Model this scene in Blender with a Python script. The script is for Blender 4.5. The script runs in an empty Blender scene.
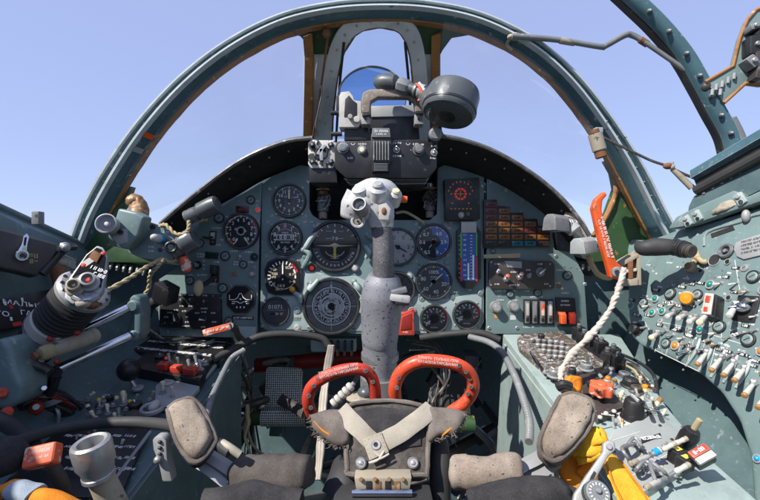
import bpy, bmesh, math, random
from mathutils import Vector, Matrix, noise
random.seed(7)
PI = math.pi
V = Vector
scn = bpy.context.scene
COL = scn.collection
F, CX, CY = 430.0, 380.0, 250.0
SIN, COS = 0.182, 0.983            # nose-up attitude of the aircraft (consoles slope)

def P(px, py, d): return V(((px-CX)/F*d, d, (CY-py)/F*d))
def PP(lst): return [P(*a) for a in lst]

# ------------------------------------------------------------------ materials
MATS = {}
def newmat(name):
    m = bpy.data.materials.new(name); m.use_nodes = True
    MATS[name] = m
    nt = m.node_tree
    return m, nt, nt.nodes, nt.links, nt.nodes['Principled BSDF']

def paint(name, col, rough=.5, metal=0.0, var=.18, vs=9.0, chip=None, chip_s=60.0, chip_t=.66, edge=None, edge_r=.0016,
          bump=.12, bs=220.0, dirt=None, dirt_s=14.0, dirt_t=.52, dirt_f=.5, spec=.5, rvar=.15, coat=0, scr=None):
    m, nt, N, L, b = newmat(name)
    tc = N.new('ShaderNodeNewGeometry')
    def noi(scale, detail=4, rough_=.6):
        n = N.new('ShaderNodeTexNoise'); n.inputs['Scale'].default_value = scale
        n.inputs['Detail'].default_value = detail; n.inputs['Roughness'].default_value = rough_
        L.new(tc.outputs['Position'], n.inputs['Vector']); return n
    def ramp(src, a, b_):
        r = N.new('ShaderNodeMapRange'); r.inputs['From Min'].default_value = a; r.inputs['From Max'].default_value = b_
        L.new(src, r.inputs['Value']); return r.outputs['Result']
    def mix(fac, a, c):
        x = N.new('ShaderNodeMix'); x.data_type = 'RGBA'
        if isinstance(fac, float): x.inputs[0].default_value = fac
        else: L.new(fac, x.inputs[0])
        for i, s in ((6, a), (7, c)):
            if isinstance(s, tuple): x.inputs[i].default_value = (*s, 1)
            else: L.new(s, x.inputs[i])
        return x.outputs[2]
    n1 = noi(vs, 5)
    lo = tuple(c*(1-var) for c in col); hi = tuple(min(1, c*(1+var)) for c in col)
    cur = mix(ramp(n1.outputs['Fac'], .3, .7), lo, hi)
    if dirt:
        n2 = noi(dirt_s, 8, .72)
        f = ramp(n2.outputs['Fac'], dirt_t, dirt_t+.14)
        mm = N.new('ShaderNodeMath'); mm.operation = 'MULTIPLY'; mm.inputs[1].default_value = dirt_f; mm.use_clamp = True
        L.new(f, mm.inputs[0]); cur = mix(mm.outputs[0], cur, dirt)
    if chip:
        n3 = noi(chip_s, 4, .55)
        f = ramp(n3.outputs['Fac'], chip_t, chip_t+.03)
        cur = mix(f, cur, chip)
    if scr:     # fine directionless scratches from two stretched noises
        for vec in ((26, 420, 420), (380, 60, 300)):
            sc = N.new('ShaderNodeVectorMath'); sc.operation = 'MULTIPLY'; sc.inputs[1].default_value = vec; L.new(tc.outputs['Position'], sc.inputs[0])
            ns = N.new('ShaderNodeTexNoise'); ns.inputs['Scale'].default_value = 1; ns.inputs['Detail'].default_value = 2; L.new(sc.outputs[0], ns.inputs['Vector'])
            f = ramp(ns.outputs['Fac'], .70, .74); ml = N.new('ShaderNodeMath'); ml.operation = 'MULTIPLY'; ml.inputs[1].default_value = .55; L.new(f, ml.inputs[0]); cur = mix(ml.outputs[0], cur, scr)
    if edge:
        bv = N.new('ShaderNodeBevel'); bv.samples = 3; bv.inputs['Radius'].default_value = edge_r
        dt = N.new('ShaderNodeVectorMath'); dt.operation = 'DOT_PRODUCT'
        L.new(bv.outputs[0], dt.inputs[0]); L.new(tc.outputs['Normal'], dt.inputs[1])
        n4 = noi(70, 4)
        ad = N.new('ShaderNodeMath'); ad.operation = 'ADD'; L.new(dt.outputs['Value'], ad.inputs[0])
        m2 = N.new('ShaderNodeMath'); m2.operation = 'MULTIPLY'; m2.inputs[1].default_value = -.35
        L.new(n4.outputs['Fac'], m2.inputs[0]); L.new(m2.outputs[0], ad.inputs[1])
        f = ramp(ad.outputs[0], .78, .70)
        cur = mix(f, cur, edge)
    L.new(cur, b.inputs['Base Color'])
    b.inputs['Metallic'].default_value = metal
    b.inputs['Specular IOR Level'].default_value = spec
    if coat: b.inputs['Coat Weight'].default_value = coat
    nr = noi(vs*3, 4)
    r = N.new('ShaderNodeMapRange'); r.inputs['From Min'].default_value = .3; r.inputs['From Max'].default_value = .7
    r.inputs['To Min'].default_value = max(.03, rough-rvar); r.inputs['To Max'].default_value = min(1, rough+rvar)
    L.new(nr.outputs['Fac'], r.inputs['Value']); L.new(r.outputs['Result'], b.inputs['Roughness'])
    if bump:
        nb = noi(bs, 3); bp = N.new('ShaderNodeBump'); bp.inputs['Strength'].default_value = bump
        bp.inputs['Distance'].default_value = .001
        L.new(nb.outputs['Fac'], bp.inputs['Height']); L.new(bp.outputs['Normal'], b.inputs['Normal'])
    return m

def weave(name, col, col2, scale=900.0, rough=.95, dirt=(.03, .025, .02), dirt_f=.6, dirt_s=18.0, spots=None):
    """woven cloth: crossed waves for the yarns, noise for the soiling"""
    m, nt, N, L, b = newmat(name)
    tc = N.new('ShaderNodeNewGeometry')
    fb = N.new('ShaderNodeTexNoise'); fb.inputs['Scale'].default_value = scale*.75; fb.inputs['Detail'].default_value = 4; fb.inputs['Roughness'].default_value = .75
    L.new(tc.outputs['Position'], fb.inputs['Vector'])
    mx = N.new('ShaderNodeMath'); mx.operation = 'MULTIPLY'; mx.inputs[1].default_value = 1.6; L.new(fb.outputs['Fac'], mx.inputs[0])
    def cm(fac, a, c):
        x = N.new('ShaderNodeMix'); x.data_type = 'RGBA'; L.new(fac, x.inputs[0])
        for i, s in ((6, a), (7, c)):
            if isinstance(s, tuple): x.inputs[i].default_value = (*s, 1)
            else: L.new(s, x.inputs[i])
        return x.outputs[2]
    n0 = N.new('ShaderNodeTexNoise'); n0.inputs['Scale'].default_value = 40; n0.inputs['Detail'].default_value = 6
    L.new(tc.outputs['Position'], n0.inputs['Vector'])
    nn = N.new('ShaderNodeMapRange'); nn.inputs['From Min'].default_value = .38; nn.inputs['From Max'].default_value = .62; ad0 = N.new('ShaderNodeMath'); ad0.operation = 'MULTIPLY_ADD'; ad0.inputs[1].default_value = .5; L.new(fb.outputs['Fac'], ad0.inputs[0])
    hv = N.new('ShaderNodeMath'); hv.operation = 'MULTIPLY'; hv.inputs[1].default_value = .5; L.new(n0.outputs['Fac'], hv.inputs[0]); L.new(hv.outputs[0], ad0.inputs[2]); L.new(ad0.outputs[0], nn.inputs['Value'])
    cur = cm(nn.outputs['Result'], col, col2)
    n = N.new('ShaderNodeTexNoise'); n.inputs['Scale'].default_value = dirt_s; n.inputs['Detail'].default_value = 8; n.inputs['Roughness'].default_value = .7
    L.new(tc.outputs['Position'], n.inputs['Vector'])
    r = N.new('ShaderNodeMapRange'); r.inputs['From Min'].default_value = .45; r.inputs['From Max'].default_value = .75; r.inputs['To Max'].default_value = dirt_f
    L.new(n.outputs['Fac'], r.inputs['Value']); cur = cm(r.outputs['Result'], cur, dirt)
    if spots:
        n = N.new('ShaderNodeTexNoise'); n.inputs['Scale'].default_value = 330; n.inputs['Detail'].default_value = 1
        L.new(tc.outputs['Position'], n.inputs['Vector'])
        r = N.new('ShaderNodeMapRange'); r.inputs['From Min'].default_value = .69; r.inputs['From Max'].default_value = .73
        L.new(n.outputs['Fac'], r.inputs['Value']); cur = cm(r.outputs['Result'], cur, spots)
    L.new(cur, b.inputs['Base Color']); b.inputs['Roughness'].default_value = rough
    b.inputs['Specular IOR Level'].default_value = .2
    ad = N.new('ShaderNodeMath'); ad.operation = 'ADD'; L.new(mx.outputs[0], ad.inputs[0]); L.new(n0.outputs['Fac'], ad.inputs[1])
    bp = N.new('ShaderNodeBump'); bp.inputs['Strength'].default_value = .5; bp.inputs['Distance'].default_value = .0012
    L.new(ad.outputs[0], bp.inputs['Height']); L.new(bp.outputs['Normal'], b.inputs['Normal'])
    return m

def simple(name, col, rough=.5, metal=0.0, spec=.5, emit=None, es=0):
    m, nt, N, L, b = newmat(name)
    n = N.new('ShaderNodeTexNoise'); n.inputs['Scale'].default_value = 120; n.inputs['Detail'].default_value = 3
    g = N.new('ShaderNodeNewGeometry'); L.new(g.outputs['Position'], n.inputs['Vector'])
    x = N.new('ShaderNodeMix'); x.data_type = 'RGBA'
    x.inputs[6].default_value = (*[c*.8 for c in col], 1); x.inputs[7].default_value = (*[min(1, c*1.15) for c in col], 1)
    L.new(n.outputs['Fac'], x.inputs[0]); L.new(x.outputs[2], b.inputs['Base Color'])
    b.inputs['Roughness'].default_value = rough; b.inputs['Metallic'].default_value = metal
    b.inputs['Specular IOR Level'].default_value = spec
    if emit: b.inputs['Emission Color'].default_value = (*emit, 1); b.inputs['Emission Strength'].default_value = es
    return m

def glass(name, tint=(1, 1, 1), refl=.06, rough=.02, film=0.0, filmcol=(.8, .85, .95), const=0):
    """pane: clear with a fresnel reflection and a pale patchy film of dust and painted-in reflections; passes sunlight"""
    m = bpy.data.materials.new(name); m.use_nodes = True; MATS[name] = m
    nt = m.node_tree; N = nt.nodes; L = nt.links; N.clear()
    out = N.new('ShaderNodeOutputMaterial'); tr = N.new('ShaderNodeBsdfTransparent'); tr.inputs[0].default_value = (*tint, 1)
    gl = N.new('ShaderNodeBsdfGlossy'); gl.inputs['Roughness'].default_value = rough
    fr = N.new('ShaderNodeFresnel'); fr.inputs[0].default_value = 1.0+refl*6
    mx = N.new('ShaderNodeMixShader')
    if const: mx.inputs[0].default_value = const
    else: L.new(fr.outputs[0], mx.inputs[0])
    L.new(tr.outputs[0], mx.inputs[1]); L.new(gl.outputs[0], mx.inputs[2])
    last = mx.outputs[0]
    if film:
        df = N.new('ShaderNodeBsdfDiffuse'); df.inputs[0].default_value = (*filmcol, 1)
        n = N.new('ShaderNodeTexNoise'); n.inputs['Scale'].default_value = 6; n.inputs['Detail'].default_value = 8
        g = N.new('ShaderNodeNewGeometry'); L.new(g.outputs['Position'], n.inputs['Vector'])
        r = N.new('ShaderNodeMapRange'); r.inputs['From Min'].default_value = .35; r.inputs['From Max'].default_value = .75
        r.inputs['To Min'].default_value = film*.2; r.inputs['To Max'].default_value = film
        L.new(n.outputs['Fac'], r.inputs['Value'])
        m2 = N.new('ShaderNodeMixShader'); L.new(r.outputs['Result'], m2.inputs[0]); L.new(last, m2.inputs[1]); L.new(df.outputs[0], m2.inputs[2]); last = m2.outputs[0]
    L.new(last, out.inputs[0])
    return m

BARE = (.34, .35, .34)
paint('teal', (.152, .220, .218), .42, chip=(.36, .40, .40), chip_s=75, chip_t=.71, edge=(.48, .52, .51), scr=(.34, .40, .40), dirt=(.07, .10, .10), dirt_f=.4, var=.13)
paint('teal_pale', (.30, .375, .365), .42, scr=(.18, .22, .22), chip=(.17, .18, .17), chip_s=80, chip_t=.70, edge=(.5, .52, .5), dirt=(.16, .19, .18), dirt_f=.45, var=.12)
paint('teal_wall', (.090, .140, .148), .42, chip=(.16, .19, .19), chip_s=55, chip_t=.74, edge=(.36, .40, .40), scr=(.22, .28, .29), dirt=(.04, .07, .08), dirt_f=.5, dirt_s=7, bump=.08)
paint('teal_frame', (.060, .125, .150), .38, scr=(.25, .33, .35), chip=(.32, .33, .31), chip_s=45, chip_t=.69, edge=(.45, .5, .5), dirt=(.03, .07, .08), dirt_f=.5, dirt_s=22)
paint('lit_rib_paint', (.55, .61, .63), .36, chip=(.14, .2, .2), chip_s=40, chip_t=.68, dirt=(.28, .34, .36), dirt_f=.5, dirt_s=30)  # pale tone carries the bright sunlit band along the arch
paint('green_primer', (.030, .075, .026), .5, chip=(.22, .14, .05), chip_s=60, chip_t=.63, dirt=(.02, .05, .03), dirt_f=.6, dirt_s=25)
paint('ws_grey', (.60, .61, .60), .5, chip=(.2, .18, .16), chip_s=70, chip_t=.67, edge=(.6, .6, .58), dirt=(.33, .30, .26), dirt_f=.5, dirt_s=30)
paint('sealant', (.33, .15, .045), .75, chip=(.5, .36, .2), chip_s=60, chip_t=.64, dirt=(.12, .05, .02), dirt_f=.7, dirt_s=40, bump=.4)
paint('shield_black', (.016, .014, .016), .82, var=.3, bump=.3, bs=500, dirt=(.04, .035, .035), dirt_f=.5)
paint('black', (.014, .014, .016), .42, edge=(.16, .16, .16), edge_r=.0006, dirt=(.035, .033, .032), dirt_f=.5, chip=(.12, .12, .12), chip_s=90, chip_t=.74, bump=.1)
paint('black_worn', (.02, .02, .022), .5, edge=(.42, .41, .38), edge_r=.003, dirt=(.06, .055, .05), dirt_f=.6, chip=(.36, .35, .33), chip_s=60, chip_t=.66)
paint('brown_black', (.045, .036, .033), .48, edge=(.2, .18, .16), dirt=(.09, .08, .07), dirt_f=.5, chip=(.2, .18, .16), chip_s=60, chip_t=.72)
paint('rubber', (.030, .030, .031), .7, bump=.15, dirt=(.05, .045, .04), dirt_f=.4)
paint('dial', (.010, .010, .012), .55, bump=0, var=.1, spec=.3)
paint('dial_grey', (.065, .065, .068), .5, bump=0, dirt=(.12, .11, .1), dirt_f=.4)
paint('dial_pale', (.36, .36, .36), .5, bump=0, dirt=(.2, .2, .2), dirt_f=.5)
paint('dial_blue', (.035, .11, .36), .5, bump=0, var=.1)
paint('bezel', (.016, .017, .019), .38, edge=(.2, .2, .21), bump=.05)
paint('steel', (.36, .36, .36), .40, .6, dirt=(.14, .12, .1), dirt_f=.5, dirt_s=50, bump=.1)
paint('chrome', (.62, .63, .66), .14, 1.0, dirt=(.2, .18, .16), dirt_f=.35, dirt_s=60, rvar=.08, bump=.03)
paint('cast', (.27, .28, .31), .5, .2, scr=(.42, .43, .46), chip=(.06, .055, .055), chip_s=260, chip_t=.618, dirt=(.17, .165, .17), dirt_f=.35, dirt_s=60, bump=.35, bs=150)
paint('cast_pale', (.50, .50, .50), .46, .1, chip=(.12, .11, .10), chip_s=110, chip_t=.63, dirt=(.24, .235, .23), dirt_f=.6, dirt_s=45, bump=.2)
paint('neck', (.13, .125, .135), .62, .2, chip=(.22, .21, .21), chip_s=500, chip_t=.58, dirt=(.08, .075, .08), dirt_f=.6, dirt_s=40, bump=.7, bs=420)
paint('grey', (.17, .18, .185), .45, edge=(.4, .4, .4), dirt=(.09, .09, .09), dirt_f=.5, chip=(.4, .39, .38), chip_s=70, chip_t=.70)
paint('grey_dark', (.075, .085, .09), .36, edge=(.3, .31, .31), dirt=(.04, .045, .045), dirt_f=.5)
paint('grey_pale', (.33, .355, .35), .45, edge=(.62, .62, .6), dirt=(.26, .26, .25), dirt_f=.5, chip=(.2, .2, .2), chip_s=70, chip_t=.70)
paint('brass', (.24, .13, .055), .48, .15, chip=(.42, .28, .16), chip_s=60, chip_t=.6, dirt=(.1, .06, .03), dirt_f=.6, dirt_s=50, bump=.2)
paint('rust', (.20, .085, .035), .8, dirt=(.07, .035, .02), dirt_f=.7, dirt_s=40, bump=.5)
paint('red', (.54, .045, .022), .56, chip=(.14, .03, .02), chip_s=95, chip_t=.60, dirt=(.26, .015, .01), dirt_f=.6, dirt_s=35, edge=(.7, .22, .14), scr=(.68, .2, .13))
paint('red_bright', (.66, .075, .028), .5, chip=(.25, .04, .02), chip_s=75, chip_t=.65, dirt=(.34, .03, .015), dirt_f=.8, dirt_s=45, edge=(.8, .3, .2), scr=(.78, .3, .2))
paint('matte_black', (.012, .012, .013), .85, spec=.12, dirt=(.05, .045, .04), dirt_f=.4, chip=(.2, .2, .19), chip_s=90, chip_t=.72)
paint('red_deep', (.27, .02, .014), .5, dirt=(.08, .01, .01), dirt_f=.7, dirt_s=25)
paint('orange', (.72, .10, .015), .45, chip=(.3, .1, .04), chip_s=60, chip_t=.68, dirt=(.42, .07, .02), dirt_f=.5, dirt_s=30, edge=(.8, .35, .2))
paint('orange_worn', (.66, .12, .05), .55, chip=(.75, .5, .42), chip_s=50, chip_t=.54, dirt=(.4, .06, .03), dirt_f=.6, dirt_s=30)
paint('amber', (.70, .28, .02), .35, bump=0)
paint('cream', (.70, .62, .42), .5, dirt=(.4, .3, .15), dirt_f=.5, dirt_s=60)
paint('bone', (.48, .465, .43), .5, dirt=(.35, .30, .22), dirt_f=.5, dirt_s=60)
paint('brown_tip', (.30, .15, .05), .5)
paint('yellow', (.68, .50, .03), .5)
paint('tan', (.33, .29, .22), .6, dirt=(.15, .12, .09), dirt_f=.6, dirt_s=35, chip=(.1, .09, .08), chip_s=60, chip_t=.66)
paint('speckle', (.085, .07, .06), .55, chip=(.34, .31, .28), chip_s=140, chip_t=.55, dirt=(.2, .17, .15), dirt_f=.6, dirt_s=30, edge=(.4, .37, .34))
paint('black_camo', (.55, .53, .48), .55, chip=(.02, .02, .02), chip_s=55, chip_t=.54, dirt=(.3, .28, .24), dirt_f=.4)
paint('handle_worn', (.24, .195, .155), .7, chip=(.28, .24, .2), chip_s=120, chip_t=.58, dirt=(.07, .055, .045), dirt_f=.5, bump=.6, bs=300, edge=(.4, .36, .3))
paint('silver', (.34, .345, .345), .5, .2, dirt=(.32, .32, .31), dirt_f=.5, chip=(.2, .2, .2), chip_s=70, chip_t=.70)
simple('white_mark', (.88, .88, .86), .6)
simple('grey_mark', (.55, .57, .55), .6)
simple('red_mark', (.62, .03, .03), .5)
simple('green_mark', (.10, .42, .06), .5)
simple('blue_mark', (.02, .16, .75), .5)
simple('yellow_mark', (.70, .55, .08), .5)
simple('lamp_red', (.55, .02, .02), .2, emit=(.9, .04, .02), es=.25)
simple('lamp_green', (.01, .22, .19), .15)
simple('lamp_darkgreen', (.005, .06, .05), .15)
simple('lamp_amber', (.62, .20, .02), .2)
simple('lamp_blue', (.02, .30, .62), .25)
simple('annun_amber', (.20, .075, .015), .3); simple('annun_red', (.11, .02, .015), .3); simple('annun_teal', (.01, .13, .16), .3); simple('annun_dark', (.035, .018, .014), .3)
simple('disp_red', (.07, .008, .008), .25); simple('disp_green', (.008, .035, .025), .25)
simple('led_red', (.35, .02, .015), .4, emit=(1, .05, .03), es=.16); simple('led_orange', (.30, .10, .02), .4, emit=(1, .3, .04), es=.04)
weave('pad_cloth', (.22, .18, .14), (.42, .35, .29), 1000, dirt=(.10, .07, .055), dirt_f=.7, spots=(.06, .045, .035))
weave('pad_grey', (.12, .10, .088), (.23, .20, .175), 1100, dirt=(.05, .04, .035), dirt_f=.75)
weave('pad_dark', (.055, .048, .043), (.13, .115, .105), 1100, dirt=(.03, .026, .022), dirt_f=.6)
weave('leather', (.030, .027, .024), (.105, .092, .082), 300, .7, dirt=(.025, .025, .02), dirt_f=.8, dirt_s=12)
weave('webbing', (.32, .29, .24), (.44, .40, .33), 1300, dirt=(.26, .22, .17), dirt_f=.5)
weave('dark_cloth', (.03, .03, .034), (.075, .07, .07), 900, dirt=(.012, .012, .014), dirt_f=.8)
weave('rope_white', (.44, .39, .34), (.60, .55, .50), 1500, dirt=(.38, .28, .22), dirt_f=.45, dirt_s=30)
weave('cord_cream', (.36, .29, .16), (.52, .44, .28), 1700, dirt=(.25, .17, .08), dirt_f=.5, dirt_s=40)
weave('orange_cloth', (.62, .17, .015), (.82, .30, .03), 1000, dirt=(.38, .11, .02), dirt_f=.55)
weave('yellow_cloth', (.72, .34, .02), (.90, .52, .05), 1000, dirt=(.45, .2, .02), dirt_f=.5)
weave('denim', (.30, .36, .42), (.42, .48, .54), 1200, dirt=(.15, .17, .2), dirt_f=.5)
glass('gauge_glass', refl=.05, film=.010, filmcol=(.6, .62, .62))
glass('canopy_glass', refl=.03, film=.13, filmcol=(.8, .85, 1), const=.05)  # film smudges also stand in for reflections on the panes
glass('sight_glass', tint=(.58, .76, .97), refl=.10, film=.30, filmcol=(.6, .75, .95))
glass('armour_glass', tint=(.93, .97, 1.0), refl=.05, film=.05)

def ground_mat():
    m, nt, N, L, b = newmat('ground')
    g = N.new('ShaderNodeNewGeometry'); n = N.new('ShaderNodeTexNoise'); n.inputs['Scale'].default_value = .08; n.inputs['Detail'].default_value = 10
    L.new(g.outputs['Position'], n.inputs['Vector'])
    r = N.new('ShaderNodeValToRGB'); r.color_ramp.elements[0].position = .4; r.color_ramp.elements[0].color = (.16, .15, .13, 1)
    r.color_ramp.elements[1].position = .6; r.color_ramp.elements[1].color = (.10, .13, .05, 1)
    L.new(n.outputs['Fac'], r.inputs[0]); L.new(r.outputs[0], b.inputs['Base Color']); b.inputs['Roughness'].default_value = .9
ground_mat()

def mesh_grid_mat():
    """woven wire look of the rudder pedal plate: holes darker than the raised wires"""
    m, nt, N, L, b = newmat('pedal_mesh')
    g = N.new('ShaderNodeTexCoord'); hs = []
    for ax in ('X', 'Z'):
        w = N.new('ShaderNodeTexWave'); w.bands_direction = ax; w.inputs['Scale'].default_value = 66
        L.new(g.outputs['Object'], w.inputs['Vector']); hs.append(w)
    mx = N.new('ShaderNodeMath'); mx.operation = 'MAXIMUM'
    L.new(hs[0].outputs['Fac'], mx.inputs[0]); L.new(hs[1].outputs['Fac'], mx.inputs[1])
    r = N.new('ShaderNodeValToRGB'); r.color_ramp.elements[0].position = .55; r.color_ramp.elements[0].color = (.03, .03, .03, 1)
    r.color_ramp.elements[1].position = .8; r.color_ramp.elements[1].color = (.62, .62, .56, 1)
    L.new(mx.outputs[0], r.inputs[0]); L.new(r.outputs[0], b.inputs['Base Color']); b.inputs['Roughness'].default_value = .5
    bp = N.new('ShaderNodeBump'); bp.inputs['Distance'].default_value = .002; L.new(mx.outputs[0], bp.inputs['Height']); L.new(bp.outputs['Normal'], b.inputs['Normal'])
mesh_grid_mat()

# ------------------------------------------------------------------ mesh building
_txt = {}
def text_mesh(s):
    if s in _txt: return _txt[s]
    cu = bpy.data.curves.new('lettering', 'FONT'); cu.body = s; cu.resolution_u = 2; cu.align_x = 'CENTER'; cu.align_y = 'CENTER'; cu.offset = .012
    ob = bpy.data.objects.new('lettering', cu); me = bpy.data.meshes.new_from_object(ob)
    r = ([v.co.copy() for v in me.vertices], [tuple(p.vertices) for p in me.polygons])
    bpy.data.objects.remove(ob); bpy.data.curves.remove(cu); bpy.data.meshes.remove(me)
    _txt[s] = r; return r

def catmull(pts, n=8):
    if len(pts) < 3: return pts
    out = []; q = [pts[0]*2-pts[1]]+list(pts)+[pts[-1]*2-pts[-2]]
    for i in range(1, len(q)-2):
        a, b, c, d = q[i-1:i+3]
        for k in range(n):
            t = k/n
            out.append(.5*((2*b)+(c-a)*t+(2*a-5*b+4*c-d)*t*t+(3*b-a-3*c+d)*t**3))
    out.append(pts[-1]); return out

class MB:
    def __init__(s): s.v = []; s.f = []; s.m = []; s.names = []
    def mi(s, n):
        if n not in s.names: s.names.append(n)
        return s.names.index(n)
    def add(s, vs, fs, mat, M=None):
        o = len(s.v); k = s.mi(mat)
        s.v += [(M @ V(v)) if M else V(v) for v in vs]
        s.f += [tuple(i+o for i in f) for f in fs]; s.m += [k]*len(fs); return s
    def _bm(s, bm, mat, M):
        bmesh.ops.recalc_face_normals(bm, faces=bm.faces); bm.verts.ensure_lookup_table()
        s.add([v.co.copy() for v in bm.verts], [tuple(x.index for x in f.verts) for f in bm.faces], mat, M); bm.free(); return s
    def box(s, c, size, mat, M=None, bev=0, seg=2):
        bm = bmesh.new(); bmesh.ops.create_cube(bm, size=1)
        for v in bm.verts: v.co = V((c[0]+v.co.x*size[0], c[1]+v.co.y*size[1], c[2]+v.co.z*size[2]))
        if bev: bmesh.ops.bevel(bm, geom=bm.edges[:], offset=min(bev, min(size)*.45), segments=seg, affect='EDGES', profile=.6)
        bm.verts.index_update(); return s._bm(bm, mat, M)
    def prism(s, poly, z0, z1, mat, M=None, bev=0, seg=2):
        bm = bmesh.new(); vs = [bm.verts.new((p[0], p[1], z1)) for p in poly]; f = bm.faces.new(vs)
        r = bmesh.ops.extrude_face_region(bm, geom=[f]); nv = [g for g in r['geom'] if isinstance(g, bmesh.types.BMVert)]
        for v in nv: v.co.z = z0
        if bev: bmesh.ops.bevel(bm, geom=bm.edges[:], offset=bev, segments=seg, affect='EDGES', profile=.6, clamp_overlap=True)
        bm.verts.index_update(); return s._bm(bm, mat, M)
    def lathe(s, prof, mat, M=None, seg=24):
        vs = []; fs = []; n = len(prof)
        for i in range(seg):
            a = 2*PI*i/seg
            vs += [(r*math.cos(a), r*math.sin(a), z) for r, z in prof]
        for i in range(seg):
            j = (i+1) % seg
            fs += [(i*n+k, j*n+k, j*n+k+1, i*n+k+1) for k in range(n-1)]
        if prof[0][0] > 1e-6: fs.append(tuple(i*n for i in range(seg))[::-1])
        if prof[-1][0] > 1e-6: fs.append(tuple(i*n+n-1 for i in range(seg)))
        return s.add(vs, fs, mat, M)
    def cyl(s, r, z0, z1, mat, M=None, seg=20, bev=0, r1=None):
        r1 = r if r1 is None else r1
        b = bev
        prof = [(r, z0), (r1, z1-b), (r1-b, z1)] if b else [(r, z0), (r1, z1)]
        return s.lathe(prof, mat, M, seg)
    def ring(s, r0, r1, z0, z1, mat, M=None, seg=36, bev=0):
        b = bev
        prof = [(r1, z0), (r1, z1-b), (r1-b, z1), (r0+b, z1), (r0, z1-b), (r0, z0), (r1, z0)]
        vs = []; fs = []; n = len(prof)-1
        for i in range(seg):
            a = 2*PI*i/seg
            vs += [(r*math.cos(a), r*math.sin(a), z) for r, z in prof[:-1]]
        for i in range(seg):
            j = (i+1) % seg
            fs += [(i*n+k, j*n+k, j*n+(k+1) % n, i*n+(k+1) % n) for k in range(n)]
        return s.add(vs, fs, mat, M)
    def ell(s, c, r, mat, M=None, seg=16, rings=10):
        prof = [(math.sin(PI*k/rings), -math.cos(PI*k/rings)) for k in range(rings+1)]; prof[0] = (0, -1); prof[-1] = (0, 1)
        T = Matrix.Translation(V(c)) @ Matrix.Diagonal((r[0], r[1], r[2], 1))
        return s.lathe(prof, mat, (M @ T) if M else T, seg)
    def tube(s, pts, r, mat, seg=10, smooth=0, cap=True, flat=1.0, up=None):
        pts = [V(p) for p in pts]
        rs = r if isinstance(r, (list, tuple)) else [r]*len(pts)
        if smooth:
            np_ = catmull(pts, smooth); rr = []
            for i in range(len(np_)):
                t = i/smooth; k = min(int(t), len(rs)-2); u = t-k; rr.append(rs[k]*(1-u)+rs[k+1]*u)
            pts, rs = np_, rr
        n = len(pts); T = []
        for i in range(n):
            a = pts[max(0, i-1)]; b = pts[min(n-1, i+1)]; T.append((b-a).normalized())
        if up: N0 = V(up)
        else: N0 = V((0, 0, 1)) if abs(T[0].z) < .9 else V((1, 0, 0))
        vs = []; fs = []; nv = (N0-T[0]*N0.dot(T[0])).normalized()
        for i in range(n):
            if up: nv = V(up)
            nv = (nv-T[i]*nv.dot(T[i])).normalized(); bv = T[i].cross(nv)
            for k in range(seg):
                a = 2*PI*k/seg
                vs.append(pts[i]+(nv*math.cos(a)*flat+bv*math.sin(a))*rs[i])
        for i in range(n-1):
            for k in range(seg):
                k2 = (k+1) % seg; fs.append((i*seg+k, i*seg+k2, (i+1)*seg+k2, (i+1)*seg+k))
        if cap:
            fs.append(tuple(range(seg))[::-1]); fs.append(tuple((n-1)*seg+k for k in range(seg)))
        return s.add(vs, fs, mat)
    def sweep(s, pts, ups, prof, mat, closed=True, cap=True):
        """profile (a,b): a along ups[i], b along tangent x up"""
        n = len(pts); m = len(prof); vs = []; fs = []
        for i in range(n):
            t = (pts[min(n-1, i+1)]-pts[max(0, i-1)]).normalized(); u = (ups[i]-t*ups[i].dot(t)).normalized(); w = t.cross(u)
            vs += [pts[i]+u*a+w*b for a, b in prof]
        for i in range(n-1):
            for k in range(m if closed else m-1):
                k2 = (k+1) % m; fs.append((i*m+k, (i+1)*m+k, (i+1)*m+k2, i*m+k2))
        if cap and closed:
            fs.append(tuple(range(m))); fs.append(tuple((n-1)*m+k for k in range(m))[::-1])
        return s.add(vs, fs, mat)
    def loft(s, A, B, mat, th=None, n=1):
        """sheet between two point rows, with thickness vector th"""
        m = len(A); vs = []; fs = []
        rows = [[A[i].lerp(B[i], k/n) for i in range(m)] for k in range(n+1)]
        for r in rows: vs += r
        for k in range(n):
            for i in range(m-1): fs.append((k*m+i, k*m+i+1, (k+1)*m+i+1, (k+1)*m+i))
        if th is not None:
            o = len(vs); vs += [v+V(th) for v in vs]
            fs += [tuple(j+o for j in f[::-1]) for f in fs]
            for i in range(m-1): fs += [(i+1, i, i+o, i+1+o), (n*m+i, n*m+i+1, n*m+i+1+o, n*m+i+o)]
            for k in range(n): fs += [(k*m, (k+1)*m, (k+1)*m+o, k*m+o), ((k+1)*m+m-1, k*m+m-1, k*m+m-1+o, (k+1)*m+m-1+o)]
        return s.add(vs, fs, mat)
    def pillow(s, poly, h, mat, M, rings=7, wob=.0, res=60, back=.5, seed=0.0, power=3.0):
        """rounded cushion over a star-shaped outline"""
        P2 = [V((p[0], p[1], 0)) for p in poly]; P2 = catmull(P2+[P2[0]], 6)[:-1]
        n = len(P2); c = sum(P2, V())/n; vs = []; fs = []
        lev = [(0, 1.0)]
        seq = []
        for k in range(rings+1):
            t = 1-k/rings; seq.append((t, h*(1-t**power)**(1/power) if t < 1 else 0))
        for t, z in seq[:-1]:
            for p in P2:
                q = c+(p-c)*t; w = (noise.noise(V((q.x*40+seed, q.y*40, 3)))*wob) if wob else 0
                vs.append((q.x, q.y, z+w*(1 if z > 0 else .3)))
        vs.append((c.x, c.y, h)); ci = len(vs)-1
        for k in range(rings-1):
            for i in range(n): fs.append((k*n+i, k*n+(i+1) % n, (k+1)*n+(i+1) % n, (k+1)*n+i))
        k = rings-1
        for i in range(n): fs.append((k*n+i, k*n+(i+1) % n, ci))
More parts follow.
